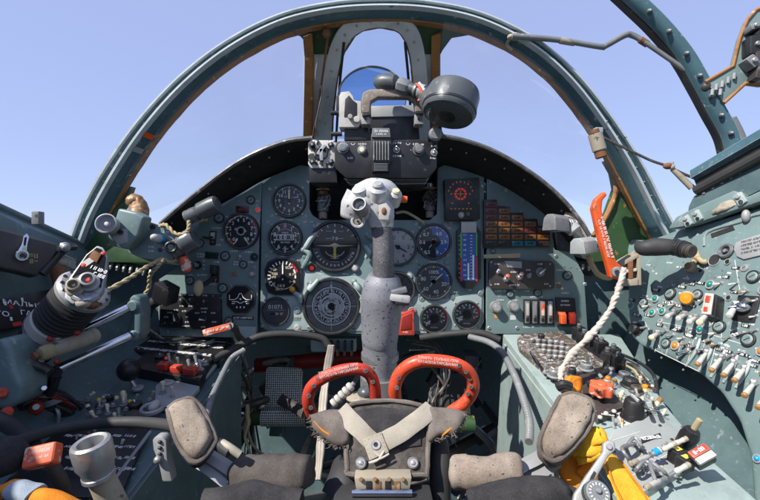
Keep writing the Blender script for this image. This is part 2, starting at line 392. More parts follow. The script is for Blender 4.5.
        o = len(vs)
        for t, z in seq[1:-1]:
            for p in P2:
                q = c+(p-c)*t; vs.append((q.x, q.y, -z*back))
        vs.append((c.x, c.y, -h*back)); cb = len(vs)-1
        for i in range(n): fs.append(((i+1) % n, i, o+i, o+(i+1) % n))
        for k in range(rings-2):
            for i in range(n): fs.append((o+k*n+(i+1) % n, o+k*n+i, o+(k+1)*n+i, o+(k+1)*n+(i+1) % n))
        k = rings-2
        for i in range(n): fs.append((o+k*n+(i+1) % n, o+k*n+i, cb))
        return s.add(vs, fs, mat, M)
    def text(s, t, size, mat, M, x=0, y=0, z=.0004, rot=0, sx=1.0):
        vs, fs = text_mesh(t)
        T = M @ Matrix.Translation((x, y, z)) @ Matrix.Rotation(rot, 4, 'Z') @ Matrix.Diagonal((size*1.35*sx, size*1.35, 1, 1))
        return s.add(vs, fs, mat, T)
    def quad(s, x0, y0, x1, y1, mat, M, z=.0004):
        return s.add([(x0, y0, z), (x1, y0, z), (x1, y1, z), (x0, y1, z)], [(0, 1, 2, 3)], mat, M)
    def scrib(s, M, x, y, h, n, mat='white_mark', z=.0004, rot=0, seed=None):
        """a run of n lettering strokes too small to read"""
        R = random.Random(seed if seed is not None else int(x*1e5)+n)
        h *= 1.15
        T = M @ Matrix.Translation((x, y, 0)) @ Matrix.Rotation(rot, 4, 'Z'); w = h*.62; st = h*.2; cx = -n*w*1.25/2
        for k in range(n):
            for (a, b, c, d), p in (((0, 0, st, h), .85), ((w-st, 0, w, h), .6), ((0, h-st, w, h), .5), ((0, h*.4, w, h*.4+st), .45), ((0, 0, w, st), .4)):
                if R.random() < p: s.quad(cx+a, b-h/2, cx+c, d-h/2, mat, T, z)
            cx += w*1.25*(1.5 if R.random() < .12 else 1)
        return s
    def line(s, x0, y0, x1, y1, w, mat, M, z=.0004):
        d = V((x1-x0, y1-y0, 0)); n = V((-d.y, d.x, 0)).normalized()*w/2; a = V((x0, y0, z)); b = V((x1, y1, z))
        return s.add([a-n, b-n, b+n, a+n], [(0, 1, 2, 3)], mat, M)
    def arc(s, r0, r1, a0, a1, mat, M, z=.0004, seg=24):
        """flat ring sector, angles in degrees clockwise from the top"""
        vs = []; fs = []
        for i in range(seg+1):
            a = math.radians(90-(a0+(a1-a0)*i/seg)); vs += [(r0*math.cos(a), r0*math.sin(a), z), (r1*math.cos(a), r1*math.sin(a), z)]
        for i in range(seg): fs.append((2*i, 2*i+1, 2*i+3, 2*i+2))
        return s.add(vs, fs, mat, M)
    def ticks(s, r0, r1, n, a0, a1, w, mat, M, z=.0004):
        w *= 1.6
        for i in range(n):
            a = math.radians(90-(a0+(a1-a0)*i/max(1, n-1))); c, q = math.cos(a), math.sin(a)
            s.line(r0*c, r0*q, r1*c, r1*q, w, mat, M, z)
        return s
    def nums(s, r, lst, a0, a1, size, mat, M, z=.0004):
        size *= 1.2
        for i, t in enumerate(lst):
            a = math.radians(90-(a0+(a1-a0)*i/max(1, len(lst)-1))); s.text(t, size, mat, M, r*math.cos(a), r*math.sin(a), z)
        return s
    def jitter(s, amp, sc, start=0, seed=0.0):
        for i in range(start, len(s.v)):
            v = s.v[i]; s.v[i] = v+V((noise.noise(v*sc+V((seed, 0, 0))), noise.noise(v*sc+V((9, seed, 0))), noise.noise(v*sc+V((0, 5, seed)))))*amp
        return s

W = {}
LABELS = {}
def thing(name, label, cat, loc, group=None):
    o = bpy.data.objects.new(name, None); COL.objects.link(o); o.location = loc; o.empty_display_size = .02
    o['label'] = label; o['category'] = cat; W[o] = V(loc)
    if group: o['group'] = group
    return o
def part(name, mb, parent=None, label=None, cat=None, group=None, kind=None, origin=None, sharp=35):
    c = V(origin) if origin is not None else sum(mb.v, V())/len(mb.v)
    me = bpy.data.meshes.new(name); me.from_pydata([v-c for v in mb.v], [], mb.f)
    for n in mb.names: me.materials.append(MATS[n])
    me.polygons.foreach_set('material_index', mb.m); me.polygons.foreach_set('use_smooth', [True]*len(mb.f))
    me.update(); me.set_sharp_from_angle(angle=math.radians(sharp))
    o = bpy.data.objects.new(name, me); COL.objects.link(o); W[o] = c
    if parent is not None: o.parent = parent; o.location = c-W[parent]
    else: o.location = c
    if label: o['label'] = label
    if cat: o['category'] = cat
    if group: o['group'] = group
    if kind: o['kind'] = kind
    return o

class Fr:
    """a surface given by a point, a normal and an up direction, addressed through photo pixels"""
    def __init__(s, p, n, up):
        s.p = V(p); s.n = V(n).normalized(); u = V(up); s.u = (u-s.n*u.dot(s.n)).normalized(); s.r = s.u.cross(s.n)
    def at(s, px, py, h=0):
        ray = V(((px-CX)/F, 1, (CY-py)/F)); p0 = s.p+s.n*h; return ray*(p0.dot(s.n)/ray.dot(s.n))
    def M(s, px, py, rot=0, h=0):
        o = s.at(px, py, h); R = Matrix((s.r, s.u, s.n)).transposed().to_4x4()
        return Matrix.Translation(o) @ R @ Matrix.Rotation(math.radians(rot), 4, 'Z')
    def s(s, px, py): return s.at(px, py).y/F
    def base(s):
        R = Matrix((s.r, s.u, s.n)).transposed().to_4x4(); return Matrix.Translation(s.p) @ R
    def loc(s, px, py, h=0):
        q = s.at(px, py, h)-s.p; return (q.dot(s.r), q.dot(s.u))
    def poly(s, lst): return [s.loc(*a[:2]) for a in lst]
def aim(p, q, roll=0):
    """matrix whose Z axis runs from p to q"""
    z = (V(q)-V(p)).normalized(); return Matrix.Translation(V(p)) @ z.to_track_quat('Z', 'Y').to_matrix().to_4x4() @ Matrix.Rotation(roll, 4, 'Z')

FP = Fr((0, .90, 0), (0, -1, 0), (0, 0, 1))                 # instrument panel face
CL = Fr((0, 0, -.366), (0, -SIN, COS), (0, COS, SIN))       # left console top
CR = Fr((0, 0, -.336), (0, -SIN, COS), (0, COS, SIN))       # right console top
LW = Fr((-.55, .88, -.10), (1, .0, .42), (0, .25, 1))       # left wall
RW = Fr((.505, .86, -.05), (-1, -.16, .38), (0, .05, 1))    # right wall panel face
WS = Fr((0, .8, .419), (0, -.815, -1), (0, -1, .815))       # windscreen slant plane
def fv(d): return Fr((0, d, 0), (0, -1, 0), (0, 0, 1))

# ------------------------------------------------------------------ small fittings (each a part of its panel)
def screws(mb, fr, lst, r=1.6, mat='steel', h=0):
    for px, py in lst:
        M = fr.M(px, py, random.uniform(0, 180), h); q = fr.s(px, py)*r
        mb.cyl(q, 0, q*.45, mat, M, 10, q*.2); mb.quad(-q*.75, -q*.14, q*.75, q*.14, 'black', M, q*.46)
def cap_disc(par, fr, px, py, r, mat='teal', ring='black', name='round_cap', label=None, h=0):
    s = fr.s(px, py); M = fr.M(px, py, 0, h); mb = MB()
    mb.ring(r*s*.82, r*s*1.12, 0, r*s*.4, ring, M, 20, r*s*.06); mb.cyl(r*s*.8, 0, r*s*.5, mat, M, 18, r*s*.14)
    mb.quad(-r*s*.5, -r*s*.07, r*s*.5, r*s*.07, 'black', M @ Matrix.Rotation(.6, 4, 'Z'), r*s*.505)
    return part(name, mb, par, label)
def lamp(par, fr, px, py, r, mat, label=None, ring='steel', h=0, tall=.9):
    s = fr.s(px, py); M = fr.M(px, py, 0, h); mb = MB()
    mb.ring(r*s*.72, r*s*1.15, 0, r*s*.55, ring, M, 20, r*s*.12)
    q = r*s*.74; mb.lathe([(q, 0), (q, q*.5*tall), (q*.85, q*.95*tall), (q*.5, q*1.25*tall), (0, q*1.35*tall)], mat, M, 18)
    return part('indicator_lamp', mb, par, label)
def knob(par, fr, px, py, r, mat='black', tall=1.2, rot=20, skirt=True, label=None, name='knob', top=None, h=0, pointer=True):
    s = fr.s(px, py); M = fr.M(px, py, rot, h); mb = MB(); q = r*s
    if skirt: mb.cyl(q*1.15, 0, q*.25, mat, M, 22, q*.08)
    vs = []; n = 24; prof = []
    for i in range(n):
        a = 2*PI*i/n; rr = q*(.92 if i % 2 else .84); prof.append((rr*math.cos(a), rr*math.sin(a)))
    mb.prism(prof, q*.2, q*tall, mat, M, q*.08, 1)
    mb.cyl(q*.62, q*tall, q*(tall+.08), top or mat, M, 18, q*.05)
    if pointer: mb.quad(-q*.08, q*.1, q*.08, q*.86, 'white_mark', M, q*(tall+.095))
    return part(name, mb, par, label)
def rotary(par, fr, px, py, r, rot, mat='black', h=0):
    """rotary selector with a white wedge pointer"""
    s = fr.s(px, py); M = fr.M(px, py, rot, h); mb = MB(); q = r*s
    mb.cyl(q*.9, 0, q*.35, mat, M, 20, q*.1)
    mb.prism([(-q*.38, -q*.7), (q*.38, -q*.7), (q*.12, q*1.1), (-q*.12, q*1.1)], q*.2, q*1.0, mat, M, q*.07, 1)
    mb.add([(-q*.2, -q*.45, q*1.01), (q*.2, -q*.45, q*1.01), (0, q*.98, q*1.01)], [(0, 1, 2)], 'white_mark', M)
    return part('rotary_knob', mb, par)
def toggle(par, fr, px, py, L=7, tx=0, ty=1, mat='steel', tip=None, r=1.0, base='steel', lean=.55, label=None, h=0, ring=None, flat=False):
    """bat lever switch: nut, threaded collar and a lever leaning towards (tx,ty) in the surface"""
    s = fr.s(px, py); M = fr.M(px, py, 0, h); mb = MB(); u = s*r
    mb.lathe([(2.6*u, 0), (2.6*u, .8*u), (1.7*u, 1.1*u), (1.7*u, 2.0*u), (1.2*u, 2.4*u), (0, 2.5*u)], base, M, 6 if r > .8 else 12)
    d = V((tx, ty, 0)); d = d.normalized()*lean if d.length else d; d.z = 1; d.normalize()
    p0 = M @ (d*1.5*u); p1 = M @ (d*L*s)
    A = aim(p0, p1); l = (p1-p0).length
    w0, w1 = .75*u, 1.45*u
    if tip:
        mb.lathe([(w0, 0), (w0+(w1-w0)*.7, l*.62), (w1*.95, l*.64)], mat, A, 10)
        mb.lathe([(w1, l*.64), (w1*1.05, l*.92), (w1*.7, l), (0, l*1.01)], tip, A, 10)
    else: mb.lathe([(w0, 0), (w1*.9, l*.75), (w1, l*.93), (w1*.6, l), (0, l*1.01)], mat, A, 10)
    if ring: mb.lathe([(w1*1.15, l*.52), (w1*1.15, l*.62), (w1*.9, l*.63)], ring, A, 10)
    return part('toggle_switch', mb, par, label)

def gauge(par, px, py, r, face='dial', label=None, draw=None, needles=(), shape=None, glassy=True, fr=FP, cut=0, hub=.12, lug=True):
    """instrument > dial, needle, glass: rim standing proud of the panel with screws in its lugs"""
    s = fr.s(px, py); M = fr.M(px, py); q = r*s; mb = MB()
    if shape:
        out = [(x*q, y*q) for x, y in shape]; mb.prism(out, -.001, .006, 'bezel', M, .0012, 2); dz = .0065
    else:
        mb.lathe([(q*1.0, .0), (q*1.0, .0065), (q*.965, .0085), (q*.91, .0085), (q*.87, .0045), (q*.87, .003)], 'bezel', M, 48)
        # back plate behind the dial so nothing shows through
        dz = .0032
    if lug:
        for k in range(4):
            a = math.radians(45+90*k); T = M @ Matrix.Translation((q*1.09*math.cos(a), q*1.09*math.sin(a), 0))
            mb.cyl(q*.085, 0, .0022, 'steel', T, 10, .0005); mb.quad(-q*.07, -q*.012, q*.07, q*.012, 'black', T @ Matrix.Rotation(k+.4, 4, 'Z'), .0023)
    g = part('gauge', mb, par, label)
    D = M @ Matrix.Translation((0, 0, dz)); db = MB()
    if shape: db.prism([(x*q*.9, y*q*.9) for x, y in shape], -.0005, 0, face, D)
    else: db.cyl(q*.9, -.001, 0, face, D, 48)
    if draw: draw(db, D, q)
    part('dial', db, g)
    for nd in needles:
        ang, l, w, mt = nd[:4]; tail = nd[4] if len(nd) > 4 else .2
        nb = MB(); T = D @ Matrix.Rotation(math.radians(-ang), 4, 'Z')
        nb.prism([(-w*q*.5, -tail*q), (w*q*.5, -tail*q), (w*q*.55, l*q*.7), (0, l*q), (-w*q*.55, l*q*.7)], .001, .0016, mt, T)
        if hub: nb.cyl(hub*q, .0004, .0024, 'dial', T, 18, .0004)
        part('needle', nb, g)
    if glassy and not shape:
        gb = MB(); gb.lathe([(q*.87, .0050), (q*.5, .0058), (0, .0060)], 'gauge_glass', M, 32); part('glass', gb, g)
    return g

# ------------------------------------------------------------------ setting
gb = MB(); gb.add([(-3000, -3000, -2.6), (3000, -3000, -2.6), (3000, 3000, -2.6), (-3000, 3000, -2.6)], [(0, 1, 2, 3)], 'ground')
part('ground', gb, kind='structure')

def zc(y, b=-.366): return (b+SIN*y)/COS
hull = thing('cockpit_hull', 'teal painted cockpit tub whose side walls and sills enclose the consoles and foot well', 'aircraft cockpit', (0, .3, -.8))
ys = [-.5, -.3, -.1, .1, .2, .3, .4, .5, .6, .7, .8, .9, .96]
def wall_rows(side):
    rows = []
    for y in ys:
        if side < 0:
            zs = .004+(.9-y)*.30; x = -1
            pts = [(-.90, -1.0), (-.90, zs-.35), (-.80, zs-.10), (-.70, zs-.012), (-.63, zs+.004), (-.612, zs+.002), (-.604, zs-.008),
                   (-.592, zs-.02), (-.55+(-.42*(zs-.10+.10)), zs-.11) if 0 else (-.588, zs-.06), (-.535, zc(y)+.07), (-.512, zc(y)+.025), (-.48, zc(y)+.004), (-.44, zc(y)-.004), (-.44, -.8)]
        else:
            zs = .022+(.95-y)*.335
            pts = [(.90, -1.0), (.90, zs-.35), (.80, zs-.10), (.70, zs-.012), (.63, zs+.004), (.604, zs+.002), (.597, zs-.008),
                   (.594, zs-.02), (.588, zs-.06), (.575, (zs+zc(y, -.336))/2), (.548, zc(y, -.336)+.02), (.528, zc(y, -.336)-.04), (.495, zc(y, -.336)-.075), (.45, zc(y, -.336)-.09), (.36, zc(y, -.336)-.09), (.36, -.8)]
        rows.append([V((px, y, pz)) for px, pz in pts])
    return rows
for side in (-1, 1):
    rows = wall_rows(side); mb = MB()
    for a, b in zip(rows[:-1], rows[1:]):
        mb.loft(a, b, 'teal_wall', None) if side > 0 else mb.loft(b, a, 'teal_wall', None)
    if side < 0:   # rolled sill lip and rivets
        mb.tube([r[5] for r in rows], .007, 'teal_wall', 8)
        for k in range(34):
            y = .9-k*.03; z = .004+(.9-y)*.3; mb.ell((-.6, y, z-.030), (.003, .003, .003), 'steel')
    part('side_wall', mb, hull, 'teal left side wall with rivets along its sill' if side < 0 else 'teal right side wall curving down beside the console', sharp=60)
for side in (-1, 1):
    mb = MB(); path = []
    for y in ys[3:]:
        b_ = -.366 if side < 0 else -.336; zz = zc(y, b_)
        path.append(V((-.547, y, zz+.088)) if side < 0 else V((.556, y, zz+.088)))
    mb.tube(path, .0022, 'teal_wall', 6)
    for i in range(26):
        y = .12+i*.03; zz = zc(y, -.366 if side < 0 else -.336)
        mb.ell((-.552 if side < 0 else .5575, y, zz+.100), (.003, .003, .003), 'steel', None, 8, 5)
    part('seam', mb, hull)
for k in range(3):     # clipped cable run along the left wall
    mb = MB(); mb.tube([V((-.565-.006*k, y, zc(y)+.118+.014*k+.004*math.sin(y*9+k))) for y in (.1, .2, .3, .4, .5, .6, .7, .8, .9)], .0042, ('rubber', 'grey_dark', 'webbing')[k], 8, 4); part('cable_run', mb, hull)
mb = MB(); mb.box((0, .4, -.80), (1.9, 2.2, .02), 'grey_dark'); part('floor', mb, hull)
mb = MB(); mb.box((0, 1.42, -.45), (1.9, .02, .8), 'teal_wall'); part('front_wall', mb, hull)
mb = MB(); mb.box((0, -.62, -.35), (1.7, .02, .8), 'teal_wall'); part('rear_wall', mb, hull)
mb = MB()
# forward bulkhead with foot well opening
def bh(poly, z0=-.01, z1=0): mb.prism([((px-CX)/F*.94, (CY-py)/F*.94) for px, py in poly], z0, z1, 'teal_wall', Matrix.Translation((0, .94, 0)) @ Matrix.Rotation(PI/2, 4, 'X'), .002, 1)
bh([(70, 262), (92, 244), (125, 228), (170, 228), (215, 206), (262, 178), (300, 164), (307, 164), (307, 230), (440, 230), (440, 164), (448, 164), (480, 178), (520, 200), (550, 222), (575, 240), (690, 236), (690, 380), (515, 380), (508, 336), (235, 336), (225, 380), (70, 380)])
mb.loft([P(300, 164, .94), P(448, 164, .94)], [P(300, 164, .94)+V((0, .48, -.02)), P(448, 164, .94)+V((0, .48, -.02))], 'shield_black')
part('bulkhead', mb, hull)

# nose skin ahead of the windscreen (closes the cockpit from outside)
mb = MB(); A = [P(x, y, .96) for x, y in [(60, 275), (110, 262), (170, 240), (250, 190), (300, 162), (380, 158), (448, 162), (510, 190), (575, 238), (640, 262), (700, 275)]]
B = [V((a.x*.75, 2.4, a.z*.2-.6)) for a in A]
mb.loft(B, A, 'teal_frame', None, 6)
part('nose_skin', mb, hull)

# ------------------------------------------------------------------ windscreen
wsf = thing('windscreen_frame', 'arched teal windscreen frame with a grey inner arch and orange brown sealant', 'windscreen', P(380, 240, .86))
hoop = [(66, 262), (76, 240), (90, 206), (113, 166), (145, 122), (185, 80), (230, 46), (280, 21), (330, 9), (380, 5.5), (430, 8), (480, 19), (530, 43), (570, 76), (606, 120), (636, 166), (658, 208), (680, 248)]
def hoop_d(py): return .78+.11*max(0, min(1, (py-5)/240))
hp = catmull([V((x, y, 0)) for x, y in hoop], 6)
H3 = [P(p.x, p.y, hoop_d(p.y)) for p in hp]
cen = V((0, .85, -.05)); U3 = [(V((0, h.y, -.05))-h).normalized() for h in H3]   # inward
s_ = .80/F
# profile: a = inward, b = along the flight direction (positive = away/towards, sign checked below)
HS = [.50+.34*min(1, max(0, (.42-h.z)/.28)) for h in H3]
def SP(mb, prof, mat):
    tm = MB(); tm.sweep(H3, U3, [(a*s_, b) for a, b in prof], mat); m = len(prof)
    for i, v in enumerate(tm.v):
        k = i//m; r = v-H3[k]; a = r.dot(U3[k]); tm.v[i] = v-U3[k]*a*(1-HS[k])
    mb.add(tm.v, tm.f, mat)
def hoop_part(name, prof, mat):
    mb = MB(); SP(mb, prof, mat); return mb
mb = hoop_part('a', [(0, -.016), (0, .02), (8.5, .02), (8.5, -.006)], 'teal_frame')
SP(mb, [(13, -.010), (13, .02), (22.5, .022), (22.5, .004)], 'teal_frame')
SP(mb, [(-1.6, -.022), (-1.6, -.004), (1.0, -.004), (1.0, -.022)], 'lit_rib_paint')  # outer lip, its bright highlight put into the pale paint
for i in range(4, len(H3)-4, 2):
    u = U3[i]; q = H3[i]+u*s_*4.5*HS[i]; t = (H3[i+1]-H3[i-1]).normalized().cross(u)
    mb.ell(q+t*(-.0115), (.0012,)*3, 'grey')
arch = part('arch', mb, wsf, sharp=50)
mb = hoop_part('b', [(8.5, -.012), (8.5, .02), (13.5, .02), (13.5, -.012), (12.5, -.022), (9.5, -.022)], 'lit_rib_paint'); part('lit_rib', mb, arch)  # rib paler than the frame, its sunlit brightness put into the paint
mb = MB(); SP(mb, [(22.5, .006), (22.5, .022), (24.5, .022), (24.5, .008)], 'sealant'); mb.jitter(.0012, 90); part('sealant_strip', mb, arch)
# painted tick marks on the left of the frame
mb = MB()
for (px, py, mt, l) in ((156, 136, 'orange', 1), (142, 156, 'silver', 1)):
    best = min(range(len(H3)), key=lambda i: (H3[i]+U3[i]*s_*14-P(px, py, hoop_d(py))).length)
    u = U3[best]; t = (H3[best+1]-H3[best-1]).normalized(); w = t.cross(u); c = H3[best]+u*s_*10.8
    mb = MB(); mb.add([c-t*.006+w*-.0125, c+t*.006+w*-.0125, c+t*.006+u*s_*7+w*.0005, c-t*.006+u*s_*7+w*.0005], [(0, 1, 2, 3)], mt); part('paint_mark', mb, arch)

def wsbar(poly, h0, h1, mat, bev=.002): 
    m = MB(); m.prism(WS.poly(poly), h0, h1, mat, WS.base(), bev); return m
# gussets: green primer plate across the top, the grey arch, the posts
m = wsbar([(286, 34), (320, 27), (345, 22), (380, 19), (415, 21), (445, 26), (480, 35), (452, 40), (443, 52), (441, 56), (418, 56), (412, 50), (400, 34), (380, 30), (358, 34), (348, 50), (344, 56), (306, 56), (308, 48), (300, 38)], -.022, -.006, 'green_primer')
m.jitter(.0006, 60); part('gusset', m, wsf)
for sd, poly in ((-1, [(304, 34), (312, 31), (332, 40), (327, 75), (324, 142), (303, 142)]), (1, [(441, 31), (433, 33), (417, 40), (420, 75), (423, 142), (441, 142)])):
    m = wsbar(poly, -.03, -.008, 'ws_grey'); po = part('post', m, wsf)
    if sd < 0: m = wsbar([(303, 37), (312, 34), (313.5, 60), (312, 142), (303, 142), (304.5, 60)], -.006, .002, 'sealant', .001)
    else: m = wsbar([(431.5, 36), (441, 33), (439.5, 60), (440, 142), (431.5, 142), (431.5, 60)], -.006, .002, 'sealant', .001)
    m.jitter(.0016, 70); part('sealant_strip', m, po)
# lower left corner plates (green) joining arch and sill
outer = [(316, 142), (319, 110), (324, 75), (331, 45), (343, 25), (361, 16), (381, 13.5), (401, 16), (415, 26), (423, 45), (427, 75), (429, 110), (431, 142)]
inner = [(331, 142), (333, 110), (337, 78), (343, 54), (352, 38), (366, 29.5), (381, 27.5), (395, 30), (404, 38), (410, 54), (413, 78), (415, 110), (417, 142)]
oc = [WS.at(p.x, p.y, .004) for p in catmull([V((x, y, 0)) for x, y in outer], 5)]; ic = [WS.at(p.x, p.y, .004) for p in catmull([V((x, y, 0)) for x, y in inner], 5)]
mb = MB(); mb.loft(oc, ic, 'ws_grey', th=-WS.n*.025)
mid = [a.lerp(b, .5) for a, b in zip(oc, ic)]
for i in range(3, len(mid)-3, 4): mb.ell(mid[i]+WS.n*.0005, (.0022,)*3, 'steel')
ga = part('inner_arch', mb, wsf)
mb = MB(); mb.tube([a+WS.n*-.004 for a in ic], .0035, 'sealant', 8); mb.jitter(.0008, 90); part('sealant_strip', mb, ga)
mb = MB(); mb.prism(WS.poly([(i.x, i.y) for i in catmull([V((x, y, 0)) for x, y in inner], 3)]), -.028, -.012, 'armour_glass', WS.base()); part('windscreen_pane', mb, wsf)
# dark weather strips inside the front pane, seen standing either side
for (a, b) in (((344, 42), (336, 142)), ((405, 42), (412, 142))):
    mb = MB(); mb.tube([WS.at(a[0], a[1], .004), WS.at((a[0]+b[0])/2+(-1 if a[0] < 380 else 1), 92, .004), WS.at(b[0], b[1], .004)], .0028, 'black', 8, 5); 
    part('weather_strip', mb, wsf)
# side panes
for sd in (-1, 1):
    hs = [(h+u*s_*22*k_) for h, u, k_ in zip(H3, U3, HS) if (h.x < -.11 if sd < 0 else h.x > .11) and h.z > .0]
    if sd > 0: hs = hs[::-1]
    n = len(hs); lo = P(95, 235, 1.05) if sd < 0 else P(665, 235, 1.05)
    e = []
    for i in range(n):
        t = i/(n-1)
        tgt = lo.lerp(P(303 if sd < 0 else 441, 150, .97), min(1, t*2)) if t < .5 else P(303 if sd < 0 else 441, 150, .97).lerp(P(303 if sd < 0 else 441, 38, .80), (t-.5)*2)
        e.append(tgt)
    mb = MB(); mb.loft(hs, e, 'canopy_glass', None, 4); part('side_pane', mb, wsf)
# green corner gussets at the feet of the arch
def plate(fr, poly, h0, h1, mat, bev=.0015): 
    m = MB(); m.prism(fr.poly(poly), h0, h1, mat, fr.base(), bev); return m
m = plate(fv(.885), [(74, 256), (98, 214), (116, 190), (131, 186), (124, 205), (106, 234), (112, 246), (150, 255), (184, 259), (184, 264), (100, 262)], -.02, 0, 'green_primer'); m.jitter(.001, 40); part('corner_gusset', m, wsf)
gp = [(610, 205), (616, 188), (613, 172), (606, 160), (622, 158), (640, 196), (660, 236), (668, 256), (590, 262), (592, 240), (602, 228)]
m = plate(fv(.90), gp, -.02, 0, 'green_primer'); m.jitter(.001, 40); co = part('corner_gusset', m, wsf)
m = MB(); m.tube([P(x, y, .896) for x, y in ((606, 160), (613, 172), (616, 188), (612, 203), (603, 222), (592, 236))], .005, 'sealant', 8, 5); m.jitter(.0015, 80); part('sealant_strip', m, co)
# cable stay on the left post
m = MB(); m.tube([WS.at(328, 36, .012), WS.at(322, 80, .012), WS.at(313, 138, .012)], .0022, 'rust', 8); m.lathe([(.006, 0), (.008, .008), (.006, .018), (0, .02)], 'rust', WS.M(327, 31, 0, .002), 12)
part('stay_rod', m, wsf)
m = MB(); m.tube([WS.at(318, 58, .01), WS.at(316, 78, .02), WS.at(322, 90, .015), WS.at(319, 108, .02), WS.at(316, 125, .015), WS.at(318, 136, .01)], .0018, 'silver', 8, 5); part('wire', m, wsf)

# ------------------------------------------------------------------ glare shield
for sd in (-1, 1):
    if sd < 0:
        out = [(160, 224), (178, 208), (205, 186), (235, 164), (262, 150), (288, 141), (312, 138)]; inn = [(168, 240), (190, 221), (215, 203), (240, 189), (264, 175), (290, 166), (312, 164)]
    else:
        out = [(428, 136), (446, 137), (466, 141), (492, 150), (518, 164), (545, 183), (570, 207), (590, 236)]; inn = [(428, 165), (446, 165), (466, 171), (490, 180), (516, 194), (540, 211), (560, 230), (576, 250)]
    ou = [P(p.x, p.y, .805) for p in catmull([V((x, y, 0)) for x, y in out], 4)]; nn = [P(p.x, p.y+5, .918) for p in catmull([V((x, y, 0)) for x, y in inn], 4)]
    mb = MB(); mb.loft(ou, nn, 'shield_black', th=(0, .004, .006), n=3); mb.tube(ou, .004, 'black_worn', 8)
    for i in range(2, len(ou)-1, 3): mb.ell(ou[i].lerp(nn[i], .3)-V((0, .001, .001)), (.0022,)*3, 'steel')
    g = part('glare_shield', mb, None, cat='glare shield', label='black sloping glare shield over the left gauges' if sd < 0 else 'black sloping glare shield over the warning light grid on the right')

# ------------------------------------------------------------------ instrument panel, centre
def panel_plate(poly, z0, z1, mat='teal', bev=.002, fr=FP):
    m = MB(); m.prism(fr.poly(poly), z0, z1, mat, fr.base(), bev); return m
ip = thing('instrument_panel', 'central teal instrument panel carrying the round flight gauges behind the control stick', 'instrument panel', P(380, 336, .91))
FB = Fr((0, .912, 0), (0, -1, 0), (0, 0, 1))
m = panel_plate([(262, 184), (272, 176), (300, 165), (309, 166), (309, 208), (312, 215), (320, 220), (430, 220), (437, 214), (438, 168), (444, 165), (470, 171), (484, 177), (484, 322), (479, 331), (470, 334), (352, 334), (346, 332), (272, 332), (264, 329), (260, 322)], -.012, 0)
screws(m, FP, [(270, 189), (308, 182), (272, 216), (306, 216), (268, 222), (305, 222), (266, 256), (304, 257), (264, 293), (262, 326), (300, 328), (345, 328), (386, 329), (421, 330), (452, 330), (479, 327), (481, 296), (482, 186), (453, 300), (417, 262), (449, 262), (451, 223), (416, 224), (383, 226), (357, 222), (478, 293), (481, 246)], 1.7)
m.scrib(FP.M(433, 262), 0, 0, .003, 5); m.scrib(FP.M(448, 228), 0, 0, .003, 4); m.scrib(FP.M(289, 220), 0, 0, .0026, 6)
plate_c = part('panel_plate', m, ip)
# paler lower surround (raised section with its own outline)
m = panel_plate([(268, 293), (302, 293), (306, 270), (318, 272), (330, 277), (356, 276), (372, 284), (388, 300), (395, 306), (416, 296), (450, 298), (482, 292), (481, 320), (476, 330), (420, 331), (352, 331), (272, 329), (265, 322)], .0, .0016, 'teal_pale', .0008)
part('pale_panel', m, ip, 'paler lower section of the panel')
m = panel_plate([(310, 166), (437, 168), (437, 214), (430, 219), (320, 219), (310, 208)], -.13, -.1, 'shield_black', .002)
for a, b in (((309, 166), (309, 210)), ((309, 210), (320, 220)), ((320, 220), (430, 220)), ((430, 220), (438, 212)), ((438, 212), (438, 167))):
    m.loft([P(*a, .913), P(*b, .913)], [P(*a, .913)+V((0, .11, 0)), P(*b, .913)+V((0, .11, 0))], 'shield_black')
part('recess_box', m, ip)

def d_clock(b, D, q):
    b.ticks(.74*q, .84*q, 12, 0, 330, .035*q, 'white_mark', D); b.ticks(.79*q, .84*q, 60, 0, 354, .014*q, 'white_mark', D)
    b.nums(.58*q, ['0', '1', '2', '3', '4', '5', '6', '7', '8', '9', '10', '11'], 0, 330, .17*q, 'white_mark', D); b.quad(-.03*q, .86*q, .03*q, .93*q, 'blue_mark', D, .0008)
    b.scrib(D, .3*q, .2*q, .07*q, 4); b.scrib(D, -.2*q, .25*q, .07*q, 3)
gauge(ip, 289.5, 201, 17, draw=d_clock, needles=[(0, .62, .09, 'cream')], label='black dial with a single cream needle pointing straight up')
def d_alt(b, D, q):
    b.ticks(.74*q, .84*q, 10, 0, 324, .05*q, 'white_mark', D); b.ticks(.79*q, .84*q, 50, 0, 352.8, .016*q, 'white_mark', D)
    b.nums(.62*q, ['0', '1', '2', '3', '4', '5', '6', '7', '8', '9'], 0, 324, .2*q, 'white_mark', D)
    b.arc(.5*q, .52*q, -60, 60, 'grey_mark', D); b.quad(-.5*q, -.12*q, .5*q, .2*q, 'white_mark', D, .0003); b.quad(-.46*q, -.08*q, .46*q, .16*q, 'dial', D, .0006)
    b.text('0 0', .24*q, 'white_mark', D, -.12*q, .04*q, .0009); b.text('0', .2*q, 'white_mark', D, .36*q, .04*q, .0009); b.scrib(D, 0, -.25*q, .08*q, 7); b.scrib(D, 0, .3*q, .07*q, 6); b.scrib(D, 0, -.62*q, .07*q, 5)
gauge(ip, 285.5, 238, 17.5, draw=d_alt, needles=[(0, .8, .13, 'red_mark', -.5)], hub=0, label='altimeter with a number window and a red mark at its top')
SQ = [(-.92, -.5), (-.78, -.86), (-.4, -1.0), (.5, -1.0), (.86, -.84), (.98, -.4), (.98, .35), (.8, .78), (.35, 1.0), (-.35, 1.0), (-.8, .78), (-.98, .35)]
